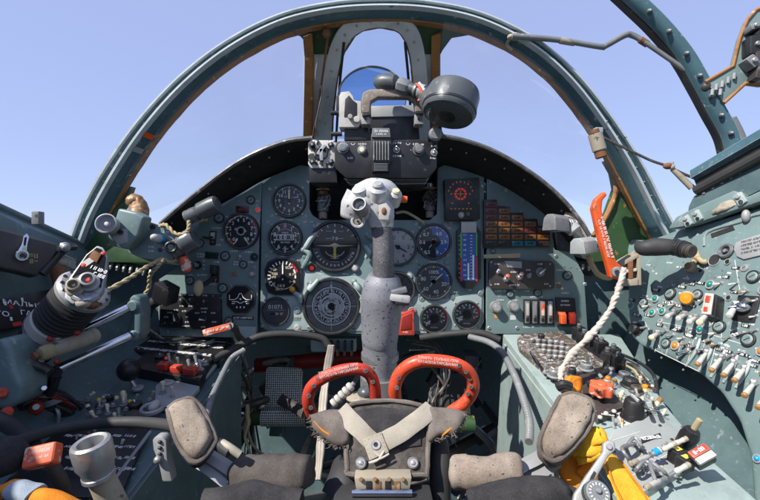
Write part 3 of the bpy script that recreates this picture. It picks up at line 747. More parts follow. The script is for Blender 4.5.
def d_mach(b, D, q):
    b.ticks(.64*q, .8*q, 14, -130, 60, .035*q, 'white_mark', D); b.arc(.72*q, .82*q, 35, 75, 'red_mark', D); b.arc(.62*q, .7*q, 60, 100, 'white_mark', D); b.arc(.66*q, .69*q, 120, 235, 'cream', D)
    for i, (x, y) in enumerate([(-.45, .35), (-.5, -.05), (-.42, .12), (.5, .1), (.5, -.28), (-.1, -.5), (.3, .45), (-.2, -.68), (-.55, -.4)]): b.scrib(D, x*q, y*q, .12*q, 3, 'cream', seed=i)
gauge(ip, 283.5, 276, 19, draw=d_mach, shape=SQ, needles=[(0, .78, .06, 'white_mark')], label='boxy black gauge with cream scale and red arc at right')
M = FP.M(293, 289); m = MB(); m.ell((0, 0, .009), (.0062, .0062, .005), 'amber', M); part('setting_knob', m, ip, 'amber yellow setting knob')
def d_cnt(b, D, q):
    b.text('01071', .3*q, 'white_mark', D, 0, .28*q); b.quad(-.62*q, .05*q, .62*q, .07*q, 'grey_mark', D); b.scrib(D, .25*q, -.18*q, .14*q, 4); b.quad(-.35*q, -.25*q, -.1*q, -.1*q, 'dial', D)
gauge(ip, 276, 311, 14.5, 'dial_grey', draw=d_cnt, needles=(), label='dusty grey hour counter with white digits')
def d_adi(b, D, q):
    b.arc(.60*q, .88*q, 95, 265, 'dial_grey', D, .0002, 40)
    b.ticks(.70*q, .80*q, 13, 110, 250, .02*q, 'white_mark', D, .0005); b.ticks(.74*q, .84*q, 7, -60, 60, .02*q, 'white_mark', D)
    for k, t in enumerate(('8', '7 0', '4 0')):
        y = (.56-.28*k)*q; b.text(t, .13*q, 'white_mark', D, 0, y); b.quad(-.34*q, y, -.12*q, y+.014*q, 'grey_mark', D); b.quad(.12*q, y, .34*q, y+.014*q, 'grey_mark', D)
    for k in range(4): y = (-.35-.13*k)*q; b.quad(-.16*q, y, .16*q, y+.015*q, 'grey_mark', D)
    b.arc(.40*q, .43*q, 120, 240, 'grey_mark', D)
    # little aeroplane wings, yellow-white
    b.add([(-.78*q, .02*q, .0018), (-.2*q, -.035*q, .0018), (-.1*q, -.02*q, .0018), (0, -.12*q, .0018), (.1*q, -.02*q, .0018), (.2*q, -.035*q, .0018), (.78*q, .02*q, .0018), (.2*q, .035*q, .0018), (0, .12*q, .0018), (-.2*q, .035*q, .0018)], [tuple(range(10))], 'cream', D)
    b.quad(-.05*q, -.5*q, .05*q, 0, 'yellow_mark', D, .0014); b.text('У', .12*q, 'red_mark', D, -.58*q, .46*q); b.scrib(D, .6*q, -.42*q, .09*q, 4, rot=1.0)
gauge(ip, 335, 246, 26, draw=d_adi, needles=(), label='large attitude indicator with cream aircraft wings')
def d_hsi(b, D, q):
    b.arc(.46*q, .63*q, 0, 360, 'dial', D, .0003, 50)
    b.arc(.70*q, .87*q, 0, 360, 'grey', D, .0002, 60)
    for k in range(12): a = math.radians(30*k); b.ell((.79*q*math.cos(a), .79*q*math.sin(a), .0004), (.022*q, .022*q, .0006), 'dial', D, 8, 4)
    b.arc(.0, .46*q, 0, 360, 'ws_grey', D, .0002, 50); b.arc(.63*q, .67*q, 0, 360, 'white_mark', D, .0004, 60); b.arc(.42*q, .45*q, 0, 360, 'white_mark', D, .0004, 50); b.arc(.17*q, .19*q, 0, 360, 'white_mark', D, .0012, 30)
    b.ticks(.50*q, .63*q, 36, 0, 350, .022*q, 'white_mark', D); b.ticks(.57*q, .63*q, 72, 0, 355, .012*q, 'white_mark', D)
    b.nums(.50*q, ['0', '3', '6', '9', '12', '15', '18', '21', '24', '27', '30', '33'], 8, 338, .13*q, 'white_mark', D)
    for k in range(40):
        a = random.uniform(0, 360); r = random.uniform(.06, .40)
        b.arc(r*q, (r+.04)*q, a, a+random.uniform(20, 70), random.choice(['grey_mark', 'white_mark', 'dial', 'dial']), D, .0006+k*.00001, 8)
    b.quad(-.9*q, -.008*q, .9*q, .008*q, 'white_mark', D, .0010); b.quad(-.008*q, -.86*q, .008*q, .86*q, 'white_mark', D, .0011)
    b.add([(-.05*q, .72*q, .0012), (0, .6*q, .0012), (.05*q, .72*q, .0012)], [(0, 1, 2)], 'white_mark', D)
gauge(ip, 331.5, 306, 29, draw=d_hsi, needles=[(40, .42, .05, 'grey_mark', .4)], label='largest gauge, a compass full of white rings', shape=None)
def d_pale(b, D, q):
    b.ticks(.72*q, .84*q, 12, 0, 330, .03*q, 'dial', D); b.nums(.55*q, ['0', '2', '4', '6', '8', '10'], 30, 330, .18*q, 'dial', D)
gauge(ip, 398, 247, 19, 'dial_pale', draw=d_pale, needles=[(120, .6, .06, 'dial')], label='pale grey gauge half hidden behind the stick')
gauge(ip, 397, 289, 18, 'dial_grey', draw=d_pale, needles=[(200, .6, .06, 'white_mark')], label='grey gauge almost wholly hidden behind the stick')
def d_blue(b, D, q):
    b.arc(0, .9*q, -10, 170, 'dial_blue', D, .0002, 40); b.ticks(.74*q, .84*q, 12, -150, 150, .025*q, 'white_mark', D); b.ticks(.79*q, .84*q, 50, -150, 150, .012*q, 'white_mark', D)
    for t, x, y in (('0.7', -.42, .38), ('0.6', -.62, -.05), ('0.5', -.36, -.6), ('4.0', .28, .42), ('3.9', .55, -.05), ('0', .2, -.6)): b.text(t, .2*q, 'white_mark', D, x*q, y*q, .0005)
    b.arc(0, .36*q, 0, 360, 'dial', D, .0007, 30); b.text('М', .16*q, 'white_mark', D, 0, .05*q, .0010)
gauge(ip, 433.5, 241.5, 18, draw=d_blue, needles=[(182, .5, .22, 'dial', .1), (215, .5, .03, 'white_mark', 0)], label='gauge with its right half dark blue')
def d_100(b, D, q):
    b.arc(.55*q, .9*q, 20, 95, 'dial_blue', D, .0002, 30); b.ticks(.74*q, .86*q, 11, 0, 327, .035*q, 'white_mark', D); b.ticks(.79*q, .86*q, 51, 0, 353, .013*q, 'white_mark', D)
    b.text('100%', .2*q, 'white_mark', D, 0, .5*q)
    for t, x, y in (('80', -.56, .14), ('60', -.42, -.4), ('40', .12, -.56), ('20', .56, -.14)): b.text(t, .22*q, 'white_mark', D, x*q, y*q)
    b.scrib(D, 0, .25*q, .07*q, 6); b.scrib(D, 0, .12*q, .07*q, 5)
gauge(ip, 433.5, 281.5, 18.5, 'dial_grey', draw=d_100, needles=[(48, .7, .06, 'white_mark'), (218, .4, .05, 'grey_mark')], label='dark grey percent gauge numbered 20 to 100')
def d_temp(b, D, q):
    b.arc(.76*q, .84*q, -110, -60, 'green_mark', D); b.arc(.74*q, .86*q, 35, 100, 'red_mark', D); b.ticks(.62*q, .74*q, 12, -130, 100, .05*q, 'white_mark', D)
    for t, x, y in (('2', -.45, .15), ('4', -.2, .48), ('6', .2, .48), ('8', .5, .2), ('0', .5, -.2)): b.text(t, .18*q, 'white_mark', D, x*q, y*q)
    b.quad(-.6*q, -.38*q, -.3*q, -.26*q, 'white_mark', D); b.scrib(D, 0, -.6*q, .09*q, 6); b.arc(0, .34*q, 0, 360, 'shield_black', D, .0008)
gauge(ip, 434, 318.5, 14.5, 'dial_grey', draw=d_temp, needles=[(-118, .68, .09, 'white_mark')], hub=.3, label='small temperature gauge with red arc, the left of the lower pair')
gauge(ip, 466.5, 314.5, 14.5, 'dial_grey', draw=d_temp, needles=[(-112, .68, .09, 'white_mark')], hub=.3, label='small temperature gauge with red arc, the right of the lower pair')

# tape gauge
m = panel_plate([(456, 231), (461, 226), (476, 226), (480, 232), (480, 278), (472, 288), (463, 288), (456, 278)], 0, .010, 'black', .001); tg = part('tape_gauge', m, ip, 'tall blue tape gauge with a red edge at each side')
m = MB(); D = FP.M(469, 255, 0, .0102); k = FP.s(469, 255)
m.quad(-7*k, -25*k, 7*k, 24*k, 'dial_blue', D, .0002); m.quad(-8.6*k, -26*k, -7*k, -4*k, 'red_mark', D); m.quad(-8.6*k, -3*k, -7*k, 22*k, 'green_mark', D); m.quad(7*k, -26*k, 8.4*k, -2*k, 'red_mark', D); m.quad(7*k, -1*k, 8.2*k, 22*k, 'green_mark', D)
m.quad(-1.5*k, -24*k, .2*k, -8*k, 'white_mark', D); m.quad(3.4*k, -24*k, 5*k, 0, 'white_mark', D)
for i in range(16): y = (-23+i*3)*k; m.quad(1.2*k, y, 3.2*k, y+.5*k, 'white_mark', D, .0006)
for i in range(9): m.scrib(D, -4*k, (-20+i*5)*k, 1.6*k, 2, seed=i)
part('dial', m, tg)
m = panel_plate([(460, 222), (475, 222), (475, 233), (460, 233)], .009, .014, 'bone', .0008); part('white_tab', m, tg)
m = MB()
for i in range(10): m.scrib(FP.M(458.6, 236+i*4.6), 0, 0, .0022, 1, z=.0106, seed=i)
part('scale_marks', m, tg)
# radar warning unit
m = panel_plate([(443, 181), (477, 179), (478, 220), (444, 221)], 0, .022, 'black', .0015); rw = part('radar_warning_unit', m, ip, 'black square unit with a ring of red and orange lights')
m = MB(); D = FP.M(460.5, 194, 0, .022); k = FP.s(460, 194)
for r_, n_, mt in ((12, 9, 'led_orange'),):
    for i in range(n_): a = math.radians(15+150*i/(n_-1)); m.quad(r_*k*math.cos(a)-.7*k, r_*k*math.sin(a)-.9*k, r_*k*math.cos(a)+.7*k, r_*k*math.sin(a)+.9*k, mt, D, .0006)
for i in range(10): a = 2*PI*i/10; m.arc(4*k, 6*k, i*36+4, i*36+32, 'led_red', D, .0006, 4)
m.quad(-3*k, -.5*k, 3*k, .5*k, 'led_orange', D, .0008); m.quad(-.5*k, -3*k, .5*k, 3*k, 'led_orange', D, .0009)
for i in range(6): m.quad((-10+i*3.8)*k, -15*k, (-8+i*3.8)*k, -13.8*k, 'led_orange', D, .0006)
for x, y in ((-8, -9), (8, -9), (-9, 0), (9, 0)): m.quad((x-.8)*k, (y-.8)*k, (x+.8)*k, (y+.8)*k, 'led_orange', D, .0006)
part('light_array', m, rw)
lamp(rw, FP, 461, 215, 2.6, 'bone', h=.022); lamp(rw, FP, 468, 214, 1.3, 'black', h=.022)
lamp(ip, FP, 312, 268, 3.2, 'lamp_red', 'lit red lamp', ring='black'); lamp(ip, FP, 412, 311, 3.8, 'lamp_red', 'red lamp above the fire button', ring='teal')
knob(ip, FP, 355, 268, 3.8, 'steel', .8, top='bone'); cap_disc(ip, FP, 319, 226, 3.2, 'bone', 'steel', label='white capped setting knob'); cap_disc(ip, FP, 409, 276, 3, 'bone', 'teal', label='white cap', name='round_cap')
cap_disc(ip, FP, 410, 302, 2.6, 'bone', 'steel'); 
m = panel_plate([(399, 314), (413, 308), (414, 334), (396, 334)], 0, .012, 'red', .001); m.prism(FP.poly([(402, 316), (411, 312), (411, 328), (400, 329)]), .010, .0135, 'red_deep', FP.base(), .001); m.scrib(FP.M(405, 331), 0, 0, .003, 4, z=.0125); part('fire_button', m, ip, 'red framed guard')
lamp(ip, FP, 301, 309, 0.1, 'teal_pale') if 0 else None
cap_disc(ip, FP, 297, 309, 4, 'teal_pale', 'teal'); cap_disc(ip, FP, 297, 327, 3.2, 'bone', 'teal_pale'); 
m = MB(); m.scrib(FP.M(297, 318), 0, 0, .0035, 5, 'brown_tip', .002); m.quad(-.008, -.004, .008, .003, 'teal', FP.M(297, 319), .0018); part('placard', m, ip)
# pale clamps and pipes round the attitude indicator and compass
for i, pts in enumerate([[(318, 230, .895), (311, 238, .885), (306, 246, .882), (303, 250, .89)], [(303, 250, .885), (309, 254, .882), (306, 262, .885), (302, 268, .89)], [(311, 284, .885), (309, 290, .88), (318, 280, .88)], [(354, 282, .885), (358, 288, .88), (362, 294, .885)], [(362, 300, .885), (363, 307, .88), (361, 313, .885)], [(365, 246, .885), (369, 252, .88), (366, 258, .885)], [(294, 293, .89), (299, 297, .885), (300, 303, .887)]]):
    m = MB(); m.tube([p+V((0, .006, 0)) for p in PP(pts)], [.0042]+[.0058]*(len(pts)-2)+[.0040], 'teal_pale' if i != 1 else 'teal', 10, 5); m.ell(P(*pts[0])+V((0, .006, 0)), (.006, .005, .006), 'teal'); part('pipe_fitting', m, ip)
m = MB(); m.tube(PP([(366, 234, .88), (372, 238, .88), (376, 236, .885)]), .006, 'teal', 10, 4); part('pipe_fitting', m, ip)
for (x, y) in ((423, 224), (445, 225), (421, 263), (447, 262), (422, 299), (445, 296), (452, 297), (480, 293)): cap_disc(ip, FP, x, y, 2.7, 'teal', 'grey_dark', name='mounting_boss')

# cluster of wires and cable plugs in the dark recess
for i, (px, py) in enumerate(((323, 201), (430, 200))):
    t = thing('cable_plug', ('brass cable plug with red tangled wires in the dark recess left of the stick grip', 'brass cable plug in the dark recess right of the stick grip')[i], 'cable plug', P(px, py, .93), 'brass plugs under the gunsight')
    m = MB(); T = Matrix.Translation(P(px, py, .92)); m.cyl(.010, .008, .024, 'brass', T, 14, .003); m.cyl(.015, .022, .027, 'brass', T, 16, .002); m.cyl(.007, .024, .036, 'steel', T, 12, .002); m.cyl(.012, -.022, .010, 'grey', T, 14, .003); m.cyl(.009, -.038, -.022, 'tan', T, 14, .003); part('plug_body', m, t)
    for k in range(8):
        m = MB(); pts = [P(px, py, .908)+V((random.uniform(-.015, .015), random.uniform(-.012, .01), random.uniform(-.020, .018))) for _ in range(4)]
        m.tube(pts, random.uniform(.0009, .0016), random.choice(['red' if i == 0 else 'brown_black', 'grey', 'rubber', 'black', 'steel']), 6, 5); part('wire', m, t)
m = MB(); m.tube(PP([(396, 213, .89), (405, 212, .885), (415, 217, .88), (424, 223, .885)]), .0028, 'cord_cream', 8, 5); part('cable', m, None, label='short cream cable curving out beside the stick grip', cat='cable')

# ------------------------------------------------------------------ left sub panel
lp = thing('instrument_panel', 'left teal panel in shade with the octagonal flap gauge and small knobs', 'instrument panel', P(205, 336, .91))
m = panel_plate([(160, 336), (157, 300), (158, 280), (176, 268), (188, 250), (192, 236), (200, 222), (232, 200), (262, 182), (259, 240), (257, 332), (254, 338)], -.012, 0)
m.prism(FP.poly([(231, 326), (256, 327), (256, 344), (236, 344)]), 0, .004, 'teal_pale', FP.base(), .001)
screws(m, FP, [(237, 339), (250, 338), (167, 332), (254, 286), (230, 286), (254, 268), (256, 206)], 1.8)
for x, y, n in ((217, 228, 7), (226, 231, 2), (200, 254, 5), (200, 256.6, 5), (217, 262, 4), (234, 251, 5), (248, 252, 5), (236, 262, 3), (236, 264.5, 3), (251, 262, 4), (213, 284, 6), (202, 275, 7), (222, 240, 2), (218, 245, 3), (190, 275, 3), (255, 201, 5)): m.scrib(FP.M(x, y), 0, 0, .0032, n)
for y in (255, 261, 265, 269): m.scrib(FP.M(204, y), 0, 0, .0026, 2)
m.prism(FP.poly([(232, 315), (254, 316), (254, 320), (232, 319)]), 0, .0012, 'black', FP.base()); m.scrib(FP.M(243, 317.6), 0, 0, .0036, 12, z=.0015)
part('panel_plate', m, lp)
def d_multi(b, D, q):
    b.ticks(.72*q, .86*q, 13, -150, 150, .04*q, 'white_mark', D); b.ticks(.78*q, .86*q, 61, -150, 150, .014*q, 'white_mark', D)
    b.nums(.60*q, ['0', '1', '2', '3', '4', '5', '6', '7', '8', '9'], -140, 140, .17*q, 'white_mark', D)
    b.arc(.76*q, .9*q, 50, 75, 'red_mark', D, .0006); b.arc(.8*q, .88*q, -135, -150, 'lamp_amber', D, .0006); b.ell((-.5*q, -.5*q, .001), (.07*q, .07*q, .001), 'red_mark', D)
    b.scrib(D, -.25*q, .1*q, .1*q, 2); b.scrib(D, .25*q, .0*q, .1*q, 2); b.ticks(.18*q, .24*q, 12, 0, 330, .04*q, 'white_mark', D, .0008)
gauge(lp, 241.5, 231, 18.3, draw=d_multi, needles=[(205, .8, .09, 'white_mark', -.45), (150, .78, .09, 'white_mark', -.4)], label='black gauge with two white needles at the bottom and a red mark at right')
OC = [(-.42, -1), (.42, -1), (1, -.42), (1, .42), (.42, 1), (-.42, 1), (-1, .42), (-1, -.42)]
def d_flap(b, D, q):
    L_ = [(-.78, .32, -.78, -.02), (-.78, -.02, -.42, -.02), (-.42, -.02, -.2, .12), (-.2, .12, -.07, .42), (-.07, .42, .07, .42), (.07, .42, .2, .12), (.2, .12, .42, -.02), (.42, -.02, .78, -.02), (.78, -.02, .78, .32), (-.6, -.16, -.2, -.16), (.2, -.16, .6, -.16), (-.2, -.16, -.1, -.26), (.1, -.26, .2, -.16), (-.1, -.26, .1, -.26), (-.62, -.3, -.4, -.3), (.4, -.3, .62, -.3)]
    for a in L_: b.line(*[v*q for v in a], .045*q, 'white_mark', D)
    b.ell((0, .02*q, .0005), (.07*q, .07*q, .0006), 'white_mark', D)
    for x in (-.26, 0, .26): b.quad((x-.04)*q, -.62*q, (x+.04)*q, -.5*q, 'white_mark', D)
gauge(lp, 241.5, 299, 14, draw=d_flap, shape=OC, lug=True, label='octagonal gauge showing a white aircraft outline')
m = panel_plate([(163, 293), (222, 294), (223, 330), (162, 326)], 0, .012, 'black', .0012)
for x, y, n in ((182, 294.9, 5), (191, 295, 4), (205, 295.5, 4), (182, 306, 4), (191, 306, 4), (204, 308.5, 5), (170, 312.5, 4), (176, 310, 3), (184, 311, 3), (187, 317, 2), (187, 322, 3), (186, 326, 6), (197, 313, 3), (204, 312, 4), (213, 313, 3), (214, 322, 3), (212, 328, 3), (203, 327, 3), (166, 317, 3)): m.scrib(FP.M(x, y, 0, .012), 0, 0, .0028, n, z=.0004)
for x, y in ((165, 323), (172, 323), (213, 296), (221, 298), (165, 296)): m.cyl(.0016, 0, .001, 'steel', FP.M(x, y, 0, .012), 8)
m.line(*[v*FP.s(0, 0) if 0 else v for v in (0, 0, .001, 0)], .0001, 'black', FP.M(200, 300, 0, .012))
bb = part('control_unit', m, lp, 'black selector unit with two large and three small rotary knobs')
for x, y, r_, a in ((176.5, 318, 5.2, 12), (203, 319, 4.6, -100)): rotary(bb, FP, x, y, r_, a, h=.012)
for x, y, r_ in ((182, 300.5, 2.6), (190.5, 300.2, 2.8), (204.5, 302, 2.8)):
    knob(bb, FP, x, y, r_, 'black', 1.2, random.uniform(-40, 40), h=.012)
for x, y, r_ in ((251, 200, 4), (219.5, 218, 4.6), (225.5, 256, 4.4), (190, 280.5, 4), (223, 288, 4.5), (229, 321, 4), (200, 243, 4), (243.5, 264.5, 3.6)): cap_disc(lp, FP, x, y, r_)
m = panel_plate([(236.5, 206), (249, 206.5), (249, 213), (236.5, 212)], 0, .003, 'disp_red', .0006); m.scrib(FP.M(243, 209.5), 0, 0, .006, 3, 'red_deep', .0035); part('display', m, lp, 'dark red number window')
m = panel_plate([(206, 251.5), (219, 252.5), (218, 259), (205.5, 258)], 0, .003, 'black', .0006); m.prism(FP.poly([(207.5, 253), (217.5, 253.6), (217, 257.7), (207, 257)]), .003, .0034, 'disp_green', FP.base()); part('display', m, lp, 'dark green number window')
lamp(lp, FP, 254.5, 257, 3.4, 'lamp_darkgreen', ring='black'); lamp(lp, FP, 252, 274, 3, 'bone', ring='steel'); lamp(lp, FP, 258, 210, 2.6, 'lamp_red', ring='bone')
knob(lp, FP, 198, 265, 3.6, 'black', 1, 30, top='steel'); toggle(lp, FP, 239.5, 257, 5, .5, -1, 'steel', r=.9); toggle(lp, FP, 234, 273, 5, 1, -.5, 'brass', base='brass', r=.9)
m = panel_plate([(210, 231), (217, 231), (216, 245), (210, 245)], 0, .002, 'black', .0005); m.prism(FP.poly([(211.5, 232.5), (215.5, 232.5), (215, 239), (211.5, 239)]), .002, .006, 'bone', FP.base(), .0006); m.quad(-.003, -.002, .003, .002, 'rust', FP.M(213, 242), .0025); part('rocker_switch', m, lp)
m = MB(); m.tube(PP([(203, 237, .895), (208, 238, .893), (213, 237, .89)]), .002, 'black', 8, 3); part('lever', m, lp)
# gear lever: slotted plate, arm and pale wheel
m = panel_plate([(210, 264), (221, 265), (220, 284), (211, 282)], 0, .003, 'black_worn', .0006); gl = part('lever_plate', m, lp)
m = MB(); m.tube(PP([(215, 274, .90), (212, 279, .875), (205, 284, .855), (199, 286, .84)]), [.006, .005, .0045, .004], 'black', 10, 4); m.box(P(215, 270, .885), (.010, .03, .016), 'black', bev=.002); part('lever_arm', m, gl)
m = MB(); T = Matrix.Translation(P(198.5, 288, .835)) @ Matrix.Rotation(math.radians(80), 4, 'X') @ Matrix.Rotation(.35, 4, 'Y'); m.ell((0, 0, 0), (.009, .016, .0075), 'cord_cream', T, 20, 14); part('lever_handle', m, gl, 'cream oval handle')

# orange lever under the left panel
t = thing('hand_lever', 'small orange red lever with worn lettering under the left instrument panel', 'lever', P(236, 338, .86))
m = MB(); A = aim(P(204, 333, .80), P(231, 326, .80)); l = (P(231, 326, .80)-P(204, 333, .80)).length; m.box((0, 0, l/2), (.012, .012, l), 'orange_worn', A, .002); m.scrib(Matrix.Translation(P(217.5, 329.2, .7932)) @ Matrix.Rotation(PI/2, 4, 'X') @ Matrix.Rotation(.25, 4, 'Z'), 0, 0, .004, 11, 'white_mark', .0004); part('grip', m, t)
m = MB(); m.tube(PP([(230, 326, .80), (235, 329, .82), (238, 336, .86), (246, 344, .88)]), .007, 'brown_black', 8, 4); part('arm', m, t)

# ------------------------------------------------------------------ right sub panel
rp = thing('instrument_panel', 'right teal panel with the stepped grid of amber warning lights', 'instrument panel', P(535, 336, .91))
m = panel_plate([(487, 176), (500, 180), (520, 192), (545, 209), (550, 222), (555, 250), (572, 252), (584, 275), (588, 334), (486, 334)], -.012, 0)
screws(m, FP, [(490, 182), (490, 262), (489, 328), (582, 330), (585, 284), (517, 328), (556, 256), (506, 190), (522, 200)], 1.8)
for x, y, n in ((500, 291, 8), (512, 291, 5), (527, 291, 4), (560, 270, 6), (500, 300, 5), (515, 300, 4), (536, 297, 9), (565, 293, 6), (528, 327, 8), (558, 283, 4)): m.scrib(FP.M(x, y), 0, 0, .003, n)
m.quad(-.010, -.004, -.003, .003, 'amber', FP.M(499, 316)); m.quad(-.006, -.006, .006, .004, 'grey_mark', FP.M(513, 317))
part('panel_plate', m, rp)
m = panel_plate([(482, 254.5), (518, 253.2), (518, 257.6), (482, 258.2)], .012, .015, 'cord_cream', .0006); part('paper_strip', m, rp, 'cream strip')
m = panel_plate([(483, 200), (496, 200), (496, 206), (509, 207), (509, 213), (522, 213), (523, 219), (536, 219), (537, 226), (548, 226), (549, 247), (483, 248)], 0, .008, 'black', .0008)
ag = part('warning_grid', m, rp, 'stepped grid of amber, red and teal warning lamps')
for c in range(5):
    x0 = 484.5+c*12.9
    for r_ in range(7-c if c < 4 else 3):
        y1 = 246-r_*6.4
        mt = 'annun_teal' if (r_ == 0 and c in (2, 3)) or (r_ == 1 and c == 2 and 0) else ('annun_dark' if r_ == 0 else random.choice(['annun_amber', 'annun_amber', 'annun_amber', 'annun_red', 'annun_dark' if c == 0 else 'annun_amber']))
        if c == 0 and r_ > 4: mt = 'annun_red'
        m = panel_plate([(x0, y1-5), (x0+11.2, y1-5), (x0+11.2, y1), (x0, y1)], .008, .0098, mt, .0006); m.scrib(FP.M(x0+5.6, y1-2.5), 0, 0, .0032, 4, 'shield_black', .0102); part('warning_lamp', m, ag)
m = panel_plate([(491, 259), (550, 261), (553, 264), (553, 287), (550, 289), (490, 288), (488, 285), (488, 262)], 0, .010, 'brown_black', .0015)
m.prism(FP.poly([(503, 261), (520, 261.5), (520, 268), (506, 267)]), .01, .0115, 'grey_pale', FP.base(), .0006)
for x, y, n in ((497, 264, 4), (514, 272, 6), (514, 285, 8), (540, 264, 4), (497, 284, 4), (528, 270, 3), (546, 284, 3)): m.scrib(FP.M(x, y, 0, .01), 0, 0, .0028, n)
for x, y in ((491, 262), (550, 264), (550, 286), (491, 285)): m.cyl(.002, 0, .0012, 'steel', FP.M(x, y, 0, .01), 8)
bx = part('control_unit', m, rp, 'brown black control unit with red tipped switches')
for x, y in ((506, 279), (519.5, 277)): toggle(bx, FP, x, y, 8, 0, 1, 'steel', 'orange_worn', 1.3, h=.01)
rotary(bx, FP, 540, 272, 5, -50, 'grey', h=.01); toggle(bx, FP, 498, 272, 5, 0, 1, h=.01, r=.9); toggle(bx, FP, 529, 276, 5, 0, 1, h=.01, r=.9)
for x, y, r_ in ((567, 275.5, 4.2), (510, 294, 3.6), (537.5, 292.5, 3.8), (493, 251, 2.5), (548, 214, 2.5)): cap_disc(rp, FP, x, y, r_)
for x, y in ((495.5, 307), (513, 306)): knob(rp, FP, x, y, 5.2, 'grey', 1.4, 0, top='silver', pointer=False)
toggle(rp, FP, 559, 286, 6, .6, -1, 'brass', base='brass', r=.9, tip='cream')
m = panel_plate([(523, 299), (553, 299), (554, 325), (523, 324)], 0, .003, 'black', .0006); sb = part('switch_block', m, rp, 'row of four metal guarded switches')
for i in range(4):
    x = 526.5+i*7.6; m = panel_plate([(x-2.3, 301), (x+2.3, 301), (x+2.3, 323), (x-2.3, 323)], .003, .0055, 'steel', .0006); m.prism(FP.poly([(x-1.2, 303), (x+1.2, 303), (x+1.2, 315), (x-1.2, 315)]), .0055, .010, ('bone', 'steel', 'orange_worn', 'bone')[i], FP.base(), .0008); m.prism(FP.poly([(x-1.4, 317), (x+1.4, 317), (x+1.4, 321), (x-1.4, 321)]), .0055, .0075, 'black', FP.base(), .0006); part('guarded_switch', m, sb)
m = panel_plate([(555, 297), (574, 298), (576, 327), (556, 326)], 0, .006, 'black', .001); m.scrib(FP.M(565, 305, 0, .006), 0, 0, .003, 7); m.scrib(FP.M(565, 301, 0, .006), 0, 0, .003, 6); rb = part('switch_box', m, rp, 'black box with two red switch covers')
for i, x in enumerate((561, 570.5)):
    m = MB(); T = FP.M(x, 318, 0, .006); m.box((0, .0, .008), (.0115, .021, .014), ('orange', 'red_deep')[i], T, .003); m.box((0, .010, .004), (.013, .006, .008), ('orange', 'red_deep')[i], T, .001); part('switch_cover', m, rb, ('orange switch cover', 'dark red switch cover')[i])

# ledge with a row of bolts right of the panel, and the left one
m = MB(); m.prism([((x-CX)/F*.93, (CY-y)/F*.93) for x, y in [(553, 240), (575, 246), (594, 262), (594, 276), (556, 270)]], -.02, .0, 'black', Matrix.Translation((0, .93, 0)) @ Matrix.Rotation(PI/2, 4, 'X'), .003)
for i in range(6): T = aim(P(558+i*6.2, 262+i*.8, .91), P(558+i*6.2, 262+i*.8+4, .90)); m.cyl(.0035, 0, .010, 'steel', T, 6, .001); m.cyl(.002, .01, .014, 'steel', T, 8)
m.box(P(572, 254, .925), (.07, .012, .012), 'grey_dark', bev=.002)
part('bolted_bracket', m, None, label='black bracket with a row of hanging steel bolts right of the warning lamps', cat='bracket')
m = MB(); m.tube(PP([(96, 258, .9), (120, 263, .91), (150, 270, .92)]), .010, 'green_primer', 8, 4)
for i in range(7): q = P(112+i*6.5, 263+i*1.2, .895); T = aim(q, q+V((0, -.01, -.02))); m.cyl(.0036, 0, .010, 'grey', T, 6, .001); m.cyl(.0022, .010, .015, 'grey_dark', T, 8)
part('bolted_bracket', m, None, label='green bracket with a row of steel bolts at the foot of the left arch', cat='bracket')

# ------------------------------------------------------------------ gunsight
gs = thing('gunsight', 'black gunsight unit with finned centre, switches and a worn square carrying handle', 'gunsight', P(381, 185, .86))
G = fv(.775)
def gp_(poly, d0, d1, mat, bev=.002):   # slab between depths d0 (far) and d1 (near), outline given at the near depth
    f = fv(d1); m = MB(); m.prism(f.poly(poly), -(d0-d1), 0, mat, f.base(), bev); return m
m = gp_([(337, 141), (424, 139), (437, 146), (437, 168), (428, 178), (346, 178), (335, 168), (334, 147)], .90, .775, 'black', .003)
m.prism(fv(.79).poly([(343, 178), (430, 176), (426, 184), (350, 185)]), -.10, 0, 'black_worn', fv(.79).base(), .002)
for x, y, n in ((345, 145, 3), (362, 144, 5), (397, 143, 5), (397, 156, 5), (415, 144, 3), (421, 144.5, 4), (434, 146, 4), (433, 158, 4), (350, 158, 3)): m.scrib(G.M(x, y), 0, 0, .0030, n)
for x, y in ((353, 143), (408, 143)): m.arc(.003, .0037, 90, 270, 'white_mark', G.M(x, y), .0005)
m.scrib(G.M(411, 150), 0, 0, .002, 1)
body = part('sight_body', m, gs)
m = gp_([(371, 134), (391, 134), (392, 160), (389, 166), (389, 172), (372, 172), (372, 166), (370, 160)], .80, .763, 'black', .002)
for i in range(6): x = 373.2+i*2.9; m.prism(fv(.7575).poly([(x, 141), (x+1.3, 141), (x+1.3, 160), (x, 160)]), -.006, 0, 'black_worn', fv(.7575).base(), .0004)
for i in range(4): m.prism(fv(.7585).poly([(374, 163.5+i*2), (387.5, 163.5+i*2), (387.5, 164.5+i*2), (374, 164.5+i*2)]), -.005, 0, 'grey_dark', fv(.7585).base(), .0003)
m.prism(fv(.760).poly([(372.5, 128), (389.5, 128), (390.5, 137), (371.5, 137)]), -.004, 0, 'grey', fv(.76).base(), .001)
m.scrib(fv(.76).M(381, 131), 0, 0, .0036, 7); m.scrib(fv(.76).M(381, 134), 0, 0, .0024, 8)
part('cooling_fins', m, gs)
for x, y, r_, mt in ((343, 148, 5, 'grey'), (418.5, 150, 5.2, 'grey_dark')): knob(gs, G, x, y, r_, mt, 1.3, 0, top='grey', pointer=False)
knob(gs, G, 362, 150, 4, 'grey', .7, 0, top='cream', pointer=False)
for x, y in ((396.5, 150), (434, 153)): lamp(gs, G, x, y, 3, 'steel'); 
for x, y in ((396.5, 150), (434, 153)): toggle(gs, G, x, y, 6, .2, 1, 'chrome', r=.8)
